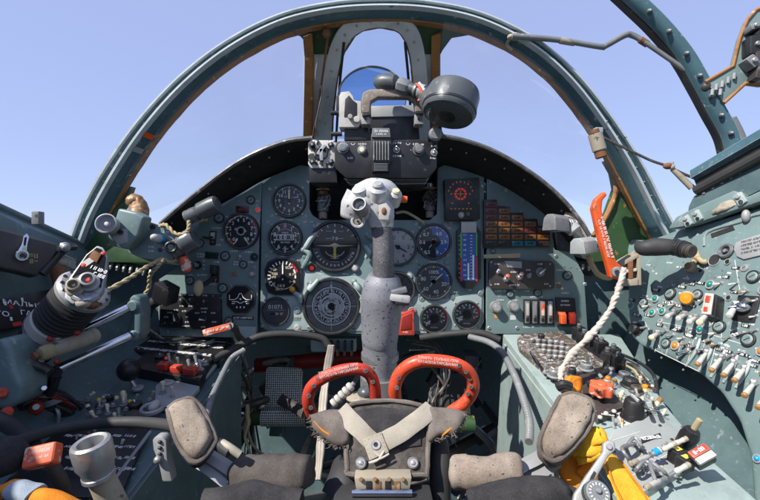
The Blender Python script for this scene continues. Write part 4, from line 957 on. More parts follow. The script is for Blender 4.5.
m = gp_([(345, 110), (418, 110), (420, 140), (344, 140)], .88, .80, 'black', .002); m.prism(fv(.798).poly([(369, 106), (416, 105), (419, 116), (371, 117)]), -.012, .001, 'silver', fv(.798).base(), .001); part('upper_housing', m, gs)
m = gp_([(339, 96), (341, 92), (349, 91), (353, 96), (354, 100), (361, 101), (362, 122), (358, 127), (339, 127)], .825, .79, 'bone', .0012)
m.prism(fv(.789).poly([(345, 99), (349, 95), (353, 100), (357, 103), (357, 117), (344, 117)]), -.01, 0, 'black', fv(.789).base(), .001); m.cyl(.0045, 0, .008, 'silver', fv(.789).M(350.5, 117.5), 14, .001); m.cyl(.006, 0, .006, 'bone', fv(.789).M(357, 120), 14, .001)
for y in (113, 134): m.tube(PP([(331, y, .83), (342, y, .83)]), .0045, 'black', 8)
part('lens_bracket', m, gs)
m = gp_([(336, 95), (345, 95), (345, 112), (336, 112)], .86, .83, 'black', .002); part('junction_block', m, gs)
m = MB(); f = fv(.755)
m.prism(f.poly([(362, 113), (361, 100), (363, 92), (370, 89), (395, 88), (414, 89), (422, 92), (424, 99), (424, 112), (415, 112), (414, 101), (408, 97), (378, 97), (371, 101), (370, 113)]), -.018, 0, 'handle_worn', f.base(), .003, 3)
m.prism(fv(.758).poly([(361.5, 104), (371, 104), (371, 115), (362, 116)]), -.02, .002, 'brown_black', fv(.758).base(), .002); m.prism(fv(.758).poly([(415, 103), (424.5, 103), (424, 114), (415, 113)]), -.02, .002, 'brown_black', fv(.758).base(), .002)
hd = part('carrying_handle', m, gs, 'worn brown square carrying handle')
for x in (365.5, 418.5):
    m = gp_([(x-4, 113), (x+4, 113), (x+5, 124), (x-4, 124)], .79, .765, 'silver', .0012); m.cyl(.0022, 0, .002, 'black', fv(.765).M(x, 119), 10); part('handle_foot', m, gs)
# combiner glass
m = MB(); C0 = P(372, 97, .86); T = Matrix.Translation(C0) @ Matrix.Rotation(math.radians(78), 4, 'X'); R_ = 34*.86/F
m.cyl(R_, -.002, .002, 'sight_glass', T, 56); cg = part('reflector_glass', m, gs, 'round blue tinted reflector glass')
m = MB(); m.ring(R_*.995, R_*1.022, -.003, .003, 'cord_cream', T, 56, .0006); part('glass_rim', m, cg)
m = MB(); m.box(P(352, 122, .86), (.012, .012, .04), 'black', bev=.002); m.box(P(400, 122, .86), (.012, .012, .04), 'black', bev=.002); part('glass_mount', m, gs)
# camouflage coloured relay box left of the sight
t = thing('relay_box', 'beige and black mottled square box with raised clips left of the gunsight', 'relay box', P(322, 185, .83))
m = gp_([(308, 143), (311, 140), (334, 140), (336, 143), (335, 165), (333, 168), (311, 168), (308, 164)], .80, .785, 'black_camo', .0015)
m.prism(fv(.785).poly([(308.5, 160), (335.5, 160), (337, 182), (309, 182)]), -.08, -.004, 'black', fv(.785).base(), .002); part('box_body', m, t)
f = fv(.785)
for (x, y) in ((312.5, 145), (331, 145), (312.5, 162), (331, 162)):
    m = MB(); m.box((0, 0, .003), (.010, .007, .006), 'black', f.M(x, y, 20), .001); m.cyl(.0022, .004, .0075, 'steel', f.M(x, y), 10); part('clip', m, t)
m = MB()
for r_ in (0, 1): m.prism([(-.004, -.011), (.002, -.011), (.005, .011), (-.002, .011)], 0, .006, 'silver', f.M(321.5, 150+r_*5, -30+r_*40), .001)
m.ring(.009, .012, 0, .004, 'black', f.M(321.5, 153.5), 20, .001)
for x, y in ((316, 156), (327, 150), (322, 163), (318, 143)): m.box((0, 0, .002), (.008, .0035, .004), 'black', f.M(x, y, x*7), .0006)
part('centre_latch', m, t)

# round camera drum with its connector arm
t = thing('sight_camera', 'dark grey drum shaped camera hanging at the upper right of the gunsight', 'camera', P(452, 104, .72))
m = MB(); m.lathe([(0, .0), (.034, .0), (.0415, .0015), (.044, .005), (.0445, .012), (.0445, .040), (.042, .048), (.036, .051), (0, .052)], 'grey_dark', aim(P(447.5, 116, .712), P(454, 92, .722)), 56)
body_axis = aim(P(447.5, 116, .712), P(454, 92, .722)); m.cyl(.014, -.003, .001, 'black', body_axis, 28, .001); m.ring(.0448, .0456, .010, .014, 'black', body_axis, 56)
part('drum', m, t)
m = MB(); m.tube(PP([(440, 108, .72), (431, 101, .73), (424, 94, .745)]), [.026, .021, .013], 'grey_dark', 20, 3); m.box(P(446, 90, .677), (.011, .004, .015), 'silver', bev=.001)
for i in range(4): m.ell(P(429+i*1.8, 103-i*4, .696), (.003,)*3, 'black')
part('side_housing', m, t)
m = MB(); A = aim(P(425, 93, .74), P(392, 83, .76)); m.cyl(.010, 0, .05, 'grey_dark', A, 18, .001); m.cyl(.013, .002, .012, 'silver', A, 18, .002); m.cyl(.0115, .016, .02, 'steel', A, 18, .001)
m.lathe([(.011, .03), (.014, .034), (.014, .05), (.011, .053)], 'grey', A, 8); part('connector_arm', m, t)
m = MB(); B = aim(P(394, 83, .758), P(376, 82, .765)); m.lathe([(.010, -.004), (.0145, 0), (.0155, .018), (.012, .030), (.006, .036), (0, .037)], 'grey_dark', B, 12); part('elbow', m, t)
m = MB(); m.tube(PP([(416, 84, .735), (420, 88, .73), (422, 97, .728), (418, 101, .73)]), .0026, 'red', 8, 5); m.tube(PP([(419, 83, .735), (424, 90, .728), (425, 99, .728)]), .0028, 'bone', 8, 5); part('tape_binding', m, t)
m = MB(); m.tube(PP([(441, 122, .76), (440, 130, .80), (443, 137, .84), (444, 146, .86)]), .0035, 'rubber', 8, 5); part('cable', m, t)
t = thing('pressure_knob', 'round steel knob on the right shoulder of the gunsight', 'knob', P(436, 140, .78)); m = MB(); T = fv(.77).M(434.5, 136); m.cyl(.0125, 0, .010, 'black', T, 24, .001); m.cyl(.0115, .010, .018, 'grey', T, 24, .003); part('knob_cap', m, t)
m = MB(); m.tube(PP([(434, 138, .78), (434, 146, .785)]), .007, 'black', 10); part('stem', m, t)

# ------------------------------------------------------------------ control stick
cs = thing('control_stick', 'worn silver control stick with a dark ribbed neck rising in front of the panel', 'control stick', P(379, 420, .64))
d = .60
m = MB(); m.tube([P(381, 226, d), P(383, 240, d), P(383.5, 258, d), P(383.5, 279, d+.005)], [.0165, .0172, .0175, .0178], 'neck', 28, 5, flat=.85); m.jitter(.0007, 120); part('neck', m, cs)
m = MB(); m.tube([P(383.5, 275, d+.005), P(383, 283, d+.007), P(382, 297, d+.01), P(381, 315, d+.015), P(380, 337, d+.02), P(380, 350, d+.025), P(380, 420, d+.045), P(380, 600, d+.07)],
       [.0208, .0262, .0292, .0288, .0268, .0252, .0248, .025], 'cast', 36, 5, flat=1.0); m.jitter(.0009, 30)
part('shaft', m, cs)
m = MB(); m.box((0, 0, 0), (.022, .014, .008), 'steel', Matrix.Translation(P(399, 291, d-.012)) @ Matrix.Rotation(-.25, 4, 'Y'), .002); m.box((0, 0, 0), (.028, .016, .011), 'cast_pale', Matrix.Translation(P(400, 298, d-.012)) @ Matrix.Rotation(.15, 4, 'Y'), .004); m.box(P(402, 303, d-.012), (.02, .014, .006), 'black', bev=.002); part('side_clamp', m, cs)
m = MB(); m.cyl(.0275, -.005, .006, 'steel', aim(P(380, 356, d+.03), P(380, 380, d+.034)), 36, .002); m.cyl(.029, .030, .06, 'steel', aim(P(380, 356, d+.03), P(380, 380, d+.034)), 36, .003); part('collar', m, cs)
# grip head: one swollen casting with three domed bosses
m = MB()
m.ell(P(366, 203, d), (.0235, .024, .026), 'cast_pale', None, 28, 18); m.tube([P(361, 195, d-.002), P(356, 207, d), P(352, 219, d+.004)], [.021, .022, .017], 'cast_pale', 24, 4)
m.tube([P(360, 197, d-.004), P(374, 192, d-.006), P(386, 193, d-.002), P(396, 200, d)], [.018, .020, .018, .012], 'cast_pale', 22, 4)
m.tube([P(374, 196, d-.002), P(379, 210, d-.002), P(380.5, 221, d), P(381, 228, d)], [.022, .0215, .019, .017], 'cast_pale', 26, 4)
m.jitter(.0010, 60); head = part('grip_head', m, cs, sharp=80)
def boss(px, py, dd, r, tall, mat, dirn=(0, -.8, .6), mat2=None, name='button', hollow=False, label=None):
    m = MB(); p = P(px, py, dd); T = aim(p, p+V(dirn))
    if hollow: m.lathe([(r*.9, -.01), (r, 0), (r, tall*.8), (r*.94, tall), (r*.78, tall), (r*.74, tall*.85), (r*.70, tall*.1), (r*.45, 0), (r*.3, tall*.25), (0, tall*.3)], mat, T, 28)
    else: m.lathe([(r*1.1, -.012), (r*1.08, 0), (r, tall*.3), (r*.96, tall*.75), (r*.7, tall), (0, tall*1.06)], mat, T, 28)
    if mat2: m.lathe([(r*.6, tall*.9), (r*.58, tall*1.3), (r*.4, tall*1.5), (0, tall*1.5)], mat2, T, 20)
    return part(name, m, head, label)
boss(378, 194, d-.018, .0125, .012, 'cast_pale', (0, -.7, .75), 'silver')
boss(361, 193, d-.014, .0115, .010, 'cast_pale', (-.25, -.6, .75))
boss(361, 208, d-.021, .0105, .013, 'grey', (-.2, -.9, .35), hollow=True, name='trim_switch_socket', label='dark ringed hollow socket')
boss(394.5, 197, d-.008, .0095, .009, 'cast_pale', (.2, -.75, .6), 'cream')
m = MB(); A = aim(P(399, 199, d-.004), P(408, 199.5, d-.004)); m.lathe([(.0045, 0), (.005, .006), (.0045, .011), (0, .012)], 'orange', A, 14); part('release_button', m, head, 'orange button on the right')
m = MB(); T = aim(P(384, 212, d-.026), P(384, 211, d-.05)); m.prism([(-.007, -.010), (.006, -.011), (.009, .004), (.003, .012), (-.007, .009)], 0, .004, 'bone', T, .001); m.ell((0, .001, .004), (.0035, .005, .002), 'rust', T); part('thumb_plate', m, head)
m = MB(); T = aim(P(358, 221, d-.012), P(355, 223, d-.05)); m.ring(.006, .010, 0, .003, 'cast_pale', T, 20, .001); m.cyl(.005, 0, .002, 'tan', T, 16); m.cyl(.0015, .002, .004, 'black', T, 8); part('emblem_plate', m, head)
m = MB()
for x, y in ((367, 222), (349, 213), (373, 204), (388, 204), (390, 217)): m.cyl(.002, 0, .0016, 'steel', aim(P(x, y, d-.022), P(x, y, d-.06)), 8, .0004)
m.tube(PP([(373, 206, d-.024), (374, 214, d-.024)]), .0012, 'black', 6); part('screw_heads', m, head) if 0 else None

# ------------------------------------------------------------------ red ejection handles
def handle(pts, lab, txt, txm, rad, mat='red'):
    t = thing('ejection_handle', lab, 'ejection handle', P(sum(p[0] for p in pts)/len(pts), 412, .53), 'pair of red ejection handles')
    m = MB(); q = PP(pts); m.tube(q, rad, mat, 22, 7); part('loop', m, t)
    for (x, y, dd) in txm[1]:
        m2 = MB(); T = aim(P(x, y, dd), P(x, y, dd-.1)); m2.cyl(.0028, -.004, .0004, 'brown_black', T, 12, .0005); part('bolt', m2, t)
    m3 = MB(); M = txm[0]; m3.text(txt[0], .0033, 'bone', M, 0, .0021, 0, sx=1.0); m3.text(txt[1], .0031, 'bone', M, 0, -.0023, 0, sx=.96); part('lettering', m3, t)
    return t
def lettr(px, py, dd, rot, tilt=.3): return Matrix.Translation(P(px, py, dd)) @ Matrix.Rotation(PI/2-tilt, 4, 'X') @ Matrix.Rotation(rot, 4, 'Z')
handle([(375, 424, .55), (375.5, 404, .54), (374, 384, .53), (368, 373, .525), (357, 369, .52), (340, 371, .52), (323, 378, .52), (311, 388, .525), (308, 402, .53), (313, 416, .54), (322, 424, .545)],
       'red ejection loop at the left with white lettering, beside a grey pedal', ('ТЯНУТЬ ТОЛЬКО ПРИ', 'КАТАПУЛЬТИРОВАНИИ'), (lettr(338.5, 370.8, .5095, .24), [(311, 408, .521), (309, 396, .518), (314, 386, .514), (366, 371, .514), (373, 382, .519), (376, 396, .53)]), .0074)
handle([(396, 424, .55), (395.5, 404, .54), (395, 386, .53), (402, 371, .525), (417, 362, .52), (438, 361, .52), (458, 365, .52), (470, 374, .525), (473, 388, .53), (467, 400, .54), (456, 409, .545), (448, 414, .55)],
       'brighter red ejection loop at the right with a row of bolt holes', ('ТЯНУТЬ ТОЛЬКО ПРИ', 'КАТАПУЛЬТИРОВАНИИ'), (lettr(438, 361.2, .5088, -.10), [(397, 388, .52), (399, 378, .518), (459, 366, .512), (466, 372, .514), (470, 379, .518), (471, 387, .52), (468, 394, .524)]), .0079, 'red_bright')

# ------------------------------------------------------------------ seat front: leather pouch with V straps
sp = thing('seat_pouch', 'dark worn leather pouch with a pale V shaped strap in front of the stick', 'seat pouch', P(380, 480, .47))
n = V((0, -.80, .60)).normalized(); SPF = Fr(P(380, 440, .47), n, (0, .6, .8))
m = MB(); m.prism(SPF.poly([(345, 408), (352, 402), (375, 399), (405, 400), (424, 404), (431, 410), (430, 474), (424, 478), (350, 478), (344, 472)]), -.03, 0, 'leather', SPF.base(), .006, 3); m.jitter(.0022, 45)
m.prism(SPF.poly([(352, 412), (378, 407), (422, 411), (421, 446), (376, 452), (352, 432)]), -.002, .002, 'dark_cloth', SPF.base(), .001)
part('pouch_body', m, sp, sharp=60)
m = MB(); ed = [SPF.at(x, y, .001) for x, y in [(347, 470), (346, 440), (347, 411), (354, 404), (378, 401), (404, 402), (423, 406), (429, 411), (428, 440), (427, 472), (420, 475), (352, 475), (347, 470)]]; m.tube(ed, .0028, 'pad_grey', 8, 4); m.jitter(.0012, 70); part('piping', m, sp)
for k in (-1, 1):
    pts = [(340, 409), (350, 420), (364, 434), (377, 446)] if k < 0 else [(432, 408), (418, 420), (400, 433), (376, 446)]
    q = [SPF.at(x, y, .006+.004*math.sin(i)) for i, (x, y) in enumerate(pts)]; m = MB(); m.tube(q, .0100, 'webbing', 12, 6, flat=.12, up=SPF.n); m.jitter(.0010, 60)
    part('strap', m, sp)
m = MB(); m.prism([(-.011, -.011), (.011, -.011), (.011, .011), (-.011, .011)], 0, .0035, 'webbing', SPF.M(375.5, 446.5, 22, .008), .001)
for k in range(16):
    a = k/16*4; e = int(a); f_ = a-e; pts4 = [(-.009, -.009), (.009, -.009), (.009, .009), (-.009, .009), (-.009, -.009)]; x = pts4[e][0]*(1-f_)+pts4[e+1][0]*f_; y = pts4[e][1]*(1-f_)+pts4[e+1][1]*f_
    m.ell((x, y, .0036), (.0009, .0005, .0004), 'cord_cream', SPF.M(375.5, 446.5, 22, .008), 6, 4)
pt = part('strap_patch', m, sp)
m = MB(); T = SPF.M(376, 445, 0, .0115); m.ring(.0022, .0052, 0, .0015, 'steel', T, 20, .0005); m.cyl(.0022, -.0005, .0003, 'shield_black', T, 12); part('eyelet', m, pt)
for x in (361, 413):
    m = MB(); T = SPF.M(x, 463, 0, .003); m.lathe([(.0058, 0), (.0058, .001), (.0047, .0020), (.0040, .0012), (.0026, .0012), (.0020, .0026), (0, .003)], 'steel', T, 24); part('press_stud', m, sp)
m = MB(); m.tube([SPF.at(x, y, .012) for x, y in ((374, 452), (380, 456), (384, 451), (378, 460), (369, 463), (382, 458), (389, 454))], .0012, 'rope_white', 6, 6); part('thread', m, sp)
# frayed side flaps
m = MB(); m.pillow(SPF.poly([(309, 415), (322, 410), (345, 410), (352, 426), (348, 446), (337, 448), (324, 440), (314, 430)]), .010, 'pad_grey', SPF.base(), wob=.004, seed=2); m.jitter(.003, 60); fl = part('side_flap', m, sp, sharp=80)
m = MB(); m.tube([SPF.at(x, y, .008) for x, y in ((314, 421), (322, 430), (332, 436), (340, 437))], [.0006, .0011, .0011, .0006], 'orange_cloth', 8, 4); part('torn_edge', m, fl)
m = MB(); m.pillow(SPF.poly([(427, 408), (444, 408), (463, 411), (464, 418), (456, 432), (440, 438), (427, 440)]), .009, 'pad_grey', SPF.base(), wob=.005, seed=7); m.jitter(.0045, 55, seed=3); fl = part('side_flap', m, sp, sharp=80)
m = MB(); m.tube([SPF.at(x, y, .006) for x, y in ((442, 436), (448, 431), (455, 425))], [.0006, .0013, .0006], 'orange_cloth', 8, 4); part('torn_edge', m, fl)
R = random.Random(11)
for pl, lab in (([(309, 415), (314, 430), (324, 440), (337, 448), (348, 446)], 'l'), ([(464, 412), (463, 420), (456, 432), (442, 438), (430, 440)], 'r')):
    m = MB()
    for k in range(90):
        s_k = R.uniform(0, len(pl)-1.01); i = int(s_k); u = s_k-i; x = pl[i][0]*(1-u)+pl[i+1][0]*u; y = pl[i][1]*(1-u)+pl[i+1][1]*u
        p0 = SPF.at(x, y, R.uniform(-.003, .005)); dv = V((R.uniform(-1, 1)+(-.5 if lab == 'l' else .5), R.uniform(-1, .2), R.uniform(-1.0, .6)))*R.uniform(.0018, .0048)
        m.tube([p0-dv*.4, p0+dv*.4+V((R.uniform(-.0015, .0015), 0, R.uniform(-.002, .002))), p0+dv], [.0007, .0005, .0003], 'pad_grey', 5, 3)
    part('frayed_edge', m, sp)
# buckle frame under the pouch
t = thing('seat_buckle', 'tan metal buckle frame with chrome rollers under the leather pouch', 'buckle', P(383, 492, .43))
f = fv(.435); m = MB(); m.prism(f.poly([(354, 478), (412, 478), (410, 490), (356, 490)]), -.02, 0, 'tan', f.base(), .002)
for x in (369, 378, 388, 397): m.prism(f.poly([(x-3, 481), (x+3, 481), (x+3, 489), (x-3, 489)]), -.004, .001, 'shield_black' if x in (369, 388) else 'brass', f.base(), .0006)
part('frame', m, t)
m = MB(); m.tube(PP([(352, 493, .43), (412, 493, .43)]), .0035, 'chrome', 14); m.tube(PP([(352, 500, .43), (412, 500, .43)]), .0028, 'chrome', 12)
part('roller', m, t)
m = MB(); m.box(P(383, 512, .43), (.10, .05, .03), 'rubber', bev=.004); part('base_block', m, t)
for x in (361, 375, 389, 403): m = MB(); m.cyl(.0022, 0, .002, 'brass', aim(P(x, 479.5, .434), P(x, 479.5, .40)), 10, .0005); part('rivet', m, t)

# pads either side
def hpad(pts, rad, mat, name, label, cat, group, seed=0.0):
    m = MB(); q = catmull(PP(pts), 10); r = rad; n_ = len(q)
    rr = [r*(1-.0) for _ in q]
    # closed rounded ends
    t0 = (q[0]-q[1]).normalized(); t1 = (q[-1]-q[-2]).normalized()
    pre = [q[0]+t0*r*.45*k for k in (1.0, .9, .6, .3)]; post = [q[-1]+t1*r*.45*k for k in (.3, .6, .9, 1.0)]
    pr = [r*.55, r*.8, r*.95, r*.99]
    m.tube(pre+q+post, pr+rr+pr[::-1], mat, 40, 0, flat=.86)
    # wrinkles
    for i, v in enumerate(m.v):
        w_ = noise.noise(V((v.x*26+seed, v.y*60, v.z*60)))*.0035+noise.noise(V((v.x*120, v.y*50+seed, v.z*50)))*.0014
        c = min(q, key=lambda z: (z-v).length); m.v[i] = v+(v-c).normalized()*w_
    return part(name, m, None, label, cat, group, sharp=80)
hpad([(243, 473, .44), (270, 473, .435), (303, 472, .43)], .0195, 'pad_dark', 'seat_bolster', 'dark grey wrinkled cloth roll at the left of the leather pouch', 'bolster', 'cloth rolls across the seat front', 1.0)
hpad([(458, 473, .44), (485, 473, .435), (512, 470, .435)], .0190, 'pad_cloth', 'seat_bolster', 'lighter brown wrinkled cloth roll at the right of the leather pouch', 'bolster', 'cloth rolls across the seat front', 5.0)
def leg_pad(poly, fr, lab, plate, flip):
    t = thing('leg_restraint', lab, 'leg restraint', fr.at(*poly[3][:2]), 'leg restraint paddles')
    q = [fr.at(x, y, .004) for x, y in poly]; m = MB(); m.tube(q+[q[0]], .0026, 'pad_grey', 8, 6); m.jitter(.0008, 120); part('piping', m, t)
    m = MB(); m.pillow(fr.poly(poly), .013, 'pad_cloth', fr.base(), wob=.003, seed=3, power=4, back=.3); m.jitter(.0022, 42); m.jitter(.0007, 220); part('cushion', m, t, sharp=80)
    cx_ = sum(p[0] for p in poly)/len(poly); cy_ = sum(p[1] for p in poly)/len(poly)
    big = [(cx_+(x-cx_)*1.09+flip*2.5, cy_+(y-cy_)*1.07+1.5) for x, y in poly]
    m = MB(); m.pillow(fr.poly(big), .010, 'dark_cloth' if flip < 0 else 'pad_grey', fr.base() @ Matrix.Translation((0, 0, -.012)), wob=.003, seed=8, power=5, back=1.0); part('cushion_edge', m, t, sharp=80)
    for i, pl in enumerate(plate):
        m = MB(); m.tube(PP(pl), .0075, 'silver', 4, 3, flat=.35, up=(0, -.3, .95)); part('link_arm', m, t)
    return t
LPF = Fr(P(192, 425, .43), (.15, -.75, .55), (-.1, .5, .85))
leg_pad([(168, 408), (178, 401), (194, 400), (206, 416), (214, 436), (214, 444), (200, 461), (188, 458), (175, 436)], LPF, 'mottled brown leg restraint paddle standing at the left by the console', [[(196, 460, .44), (212, 470, .435), (232, 486, .43)], [(203, 452, .445), (218, 461, .44), (238, 474, .435)]], -1)
RPF = Fr(P(566, 427, .44), (-.10, -.75, .60), (.1, .5, .85))
leg_pad([(560, 397), (572, 394), (588, 399), (593, 410), (586, 432), (560, 459), (546, 457), (539, 444), (550, 416)], RPF, 'pale speckled leg restraint paddle standing at the right by the orange cloth', [[(556, 462, .45), (540, 472, .44), (518, 484, .43)], [(548, 452, .455), (532, 461, .445), (512, 470, .44)]], 1)
# black seat cushion rolls along the bottom edge
for i, pts in enumerate([[(205, 506, .40), (250, 501, .40), (300, 508, .40)], [(470, 508, .40), (520, 500, .40), (562, 492, .41)]]):
    m = MB(); m.tube(PP(pts), [.016, .018, .014], 'dark_cloth', 24, 8); m.jitter(.004, 35, seed=i*3.0); part('seat_cover_roll', m, None, ('dark cloth seat cover edge along the bottom left of the pouch', 'dark cloth seat cover edge along the bottom right of the pouch')[i], 'seat cover', sharp=80)
m = MB(); m.box(V((0, .30, -.36)), (.42, .26, .05), 'dark_cloth', bev=.02, seg=4); m.jitter(.004, 20); part('seat_cushion', m, None, 'black seat cushion below the leather pouch and cloth rolls', 'seat')

# ------------------------------------------------------------------ side consoles
def console(side, b, x_in, x_out, label):
    t = thing('side_console', label, 'console', V(((x_in+x_out)/2, .4, -.75)))
    sg = -1 if side < 0 else 1; y0, y1 = -.3, .885
    pts = [(y0, zc(y0, b)), (y1, zc(y1, b)), (y1+.01, -.75), (y0, -.75)]
    m = MB(); vs = [V((x_in, y, z)) for y, z in pts]+[V((x_out, y, z)) for y, z in pts]
    if side > 0:
        U = lambda y: y*COS+(zc(y, b)-b)*SIN
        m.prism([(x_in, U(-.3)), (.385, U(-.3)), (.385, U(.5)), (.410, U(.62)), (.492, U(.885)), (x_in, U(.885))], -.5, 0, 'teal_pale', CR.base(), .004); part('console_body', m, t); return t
    bm = bmesh.new(); bv = [bm.verts.new(v) for v in vs]
    for f in ((0, 1, 2, 3), (4, 7, 6, 5), (0, 4, 5, 1), (1, 5, 6, 2), (2, 6, 7, 3), (3, 7, 4, 0)): bm.faces.new([bv[i] for i in f])
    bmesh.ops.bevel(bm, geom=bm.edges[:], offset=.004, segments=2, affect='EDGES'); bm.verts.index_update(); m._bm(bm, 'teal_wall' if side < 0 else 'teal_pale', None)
    bd = part('console_body', m, t); return t
lc = console(-1, -.366, -.285, -.51, 'left teal side console with a black switch unit, small levers and bare fittings')
rc = console(1, -.336, .252, .51, 'right sunlit side console covered with knobs, lamps and toggle switches')
def cplate(par, fr, poly, h, mat, name, label=None, bev=.0015, extra=None):
    m = MB(); m.prism(fr.poly(poly), -.004, h, mat, fr.base(), bev)
    if extra: extra(m)
    return part(name, m, par, label)
# left: long label strip, switch unit
def ex(m):
    for k, (a, b_) in enumerate((((150, 341), (222, 348)), ((140, 348), (216, 356)))):
        for i in range(12):
            t_ = (i+.5)/12; x = a[0]+(b_[0]-a[0])*t_; y = a[1]+(b_[1]-a[1])*t_; m.scrib(CL.M(x, y, -6, .007), 0, 0, .0075, 3, z=.0005, seed=i+k*20)
    m.line(*CL.loc(135, 350), *CL.loc(218, 361), .0018, 'grey_mark', CL.base(), .0078); m.line(*CL.loc(152, 339.5), *CL.loc(226, 346), .0018, 'grey_mark', CL.base(), .0078)
cplate(lc, CL, [(156, 337), (226, 344), (220, 366), (132, 353)], .007, 'black', 'label_strip', 'black strip with lines of white lettering', extra=ex)
sw = cplate(lc, CL, [(148, 357), (214, 365), (200, 388), (132, 374)], .014, 'black', 'switch_unit', 'black unit with red switch covers')
CLs = Fr(CL.p+CL.n*.014, CL.n, CL.u)
for (x, y, w_) in ((164, 369, 9), (177, 372, 9), (191, 374, 11)):
    m = MB(); m.box((0, 0, .006), (w_*.0020, .014, .012), 'red', CLs.M(x, y, -8), .002); part('switch_cover', m, sw)
for x, y in ((170, 364), (179, 368), (190, 370), (197, 366), (201, 370)): toggle(sw, CLs, x, y, 11, -.5, .7, 'steel', r=1.3, lean=.6)
lamp(sw, CLs, 167, 359, 3, 'lamp_red'); knob(sw, CLs, 160, 360, 5, 'black', 1.0); knob(sw, CLs, 204, 364, 4, 'steel', .9)
cplate(lc, CL, [(214, 352), (230, 350), (196, 390), (178, 386)], .003, 'grey_pale', 'lit_edge_strip', 'pale strip painted as the sunlit inner edge')  # pale strip stands in for sunlight along the console's inner edge
cplate(lc, CL, [(156, 388), (166, 381), (200, 389), (180, 412), (155, 408)], .005, 'grey_pale', 'cover_plate', 'pale grey cover plate')
cap_disc(lc, CL, 168, 384, 5, 'grey_pale', 'grey_pale', h=.005)
toggle(lc, CL, 163, 393, 12, 0, 1, 'cream', 'cream', 1.5, lean=.1, h=.005); toggle(lc, CL, 172, 397, 11, 0, 1, 'bone', 'bone', 1.1, lean=.1, h=.005)
for x, y, tx, ty in ((100, 408, -.6, .8), (108, 414, -.5, .8), (113, 406, .5, .6), (127, 410, .4, .8), (90, 414, -.6, .5), (96, 419, -.9, .1), (134, 404, .4, .6), (140, 412, -.4, .5), (119, 418, -.3, .6)):
    toggle(lc, CL, x, y, 10, tx, ty, random.choice(['steel', 'tan', 'cream', 'black']), random.choice([None, 'cream', 'yellow', None]), 1.3)
toggle(lc, CL, 124, 405, 14, -.5, .9, 'cream', 'cream', 1.7, label='long cream tipped lever')
for x, y, r_ in ((136, 411, 7), (147, 414, 5), (110, 401, 4)): knob(lc, CL, x, y, r_, 'black', 1.3, 40)
m = MB(); m.prism(CL.poly([(124, 419), (138, 416), (144, 423), (130, 430)]), 0, .012, 'brown_black', CL.base(), .003); part('fitting_block', m, lc)
m = MB(); m.ring(.012, .017, 0, .006, 'silver', CL.M(152, 410, 0, .008), 20, .002); m.ell((0, 0, .01), (.008, .012, .008), 'bone', CL.M(155, 412)); part('clamp_ring', m, lc)
cplate(lc, CL, [(60, 430), (150, 427), (120, 500), (-10, 500)], .004, 'black', 'switch_panel', 'dark switch panel under the hose', extra=lambda m: [m.scrib(CL.M(70+12*i, 436+j*11, -10, .004), 0, 0, .004, 4, seed=i*7+j) for i in range(6) for j in range(4)])
for i in range(9): toggle(lc, CL, 75+random.uniform(0, 60), 436+random.uniform(0, 50), 8, random.uniform(-1, 1), .5, random.choice(['steel', 'bone', 'rust']), None, 1.2)
m = MB(); m.tube([CL.at(150, 432, .004), CL.at(128, 462, .004), CL.at(100, 500, .004)], .0025, 'silver', 6); part('edge_strip', m, lc)
# black ball lever
t = thing('ball_lever', 'black ball headed lever on the left console below the throttle rods', 'lever', CL.at(136, 388))
m = MB(); p = CL.at(136, 388); m.ell(p+V((-.012, 0, .030)), (.0185,)*3, 'black', None, 24, 16); part('ball', m, t); m = MB(); m.tube([p, p+V((-.012, 0, .02))], .004, 'steel', 10); m.cyl(.009, 0, .004, 'silver', CL.M(138, 389), 16, .001); part('stem', m, t)
# grey lever standing by the seat
t = thing('hand_lever', 'pale grey upright lever with a pierced head between the seat and left console', 'lever', P(162, 480, .43))
m = MB(); f = fv(.42); m.prism(f.poly([(152, 440), (155, 437), (162, 437), (166, 441), (167, 460), (172, 482), (162, 482), (158, 462), (153, 450)]), -.012, 0, 'silver', f.base(), .003); part('arm', m, t)
m = MB()
for y in (442, 448, 454): m.ell(P(160, y, .4195), (.0022, .002, .0016), 'black')
m.ell(P(158, 460, .417), (.004, .004, .004), 'steel'); part('pivot', m, t)

# throttle
th = thing('throttle_lever', 'ribbed black throttle with a shield shaped button plate on the left wall', 'throttle', P(45, 355, .62))
a0, a1 = P(33, 350, .635), P(84, 291, .600); A = aim(a0, a1); l = (a1-a0).length
m = MB(); prof = []
for k in range(36):
    z = l*(.50+.48*k/36); prof += [(.0280 if k % 4 < 2 else .0330, z)]
m.lathe([(.028, l*.48)]+prof+[(.028, l*.99)], 'rubber', A, 40); m.lathe([(.022, -.01), (.027, .0), (.031, l*.25), (.031, l*.40)], 'rubber', A, 32); part('ribbed_sleeve', m, th)
m = MB(); m.cyl(.0335, l*.34, l*.50, 'bone', A, 36, .002); m.cyl(.0345, l*.36, l*.40, 'grey', A, 36, .001)
m.scrib(A @ Matrix.Translation((0, 0, 0)), 0, 0, .001, 1); part('collar', m, th, 'white collar')
m = MB(); m.lathe([(.031, l*.94), (.0345, l*.96), (.035, l*1.01), (.031, l*1.04), (.024, l*1.05), (0, l*1.05)], 'silver', A, 36)
for k in range(14): a = 2*PI*k/14; m.cyl(.0026, l*1.02, l*1.05, 'black', A @ Matrix.Translation((.0295*math.cos(a), .0295*math.sin(a), 0)), 8)
part('end_ring', m, th)
HF = Fr(P(92, 276, .555), (.35, -.80, .45), (.15, .4, .9))
m = MB(); m.prism(HF.poly([(66, 284), (70, 276), (86, 254), (97, 245), (103, 247), (108, 256), (106, 272), (103, 290), (98, 296), (84, 300), (72, 304), (64, 298)]), -.014, 0, 'silver', HF.base(), .003)
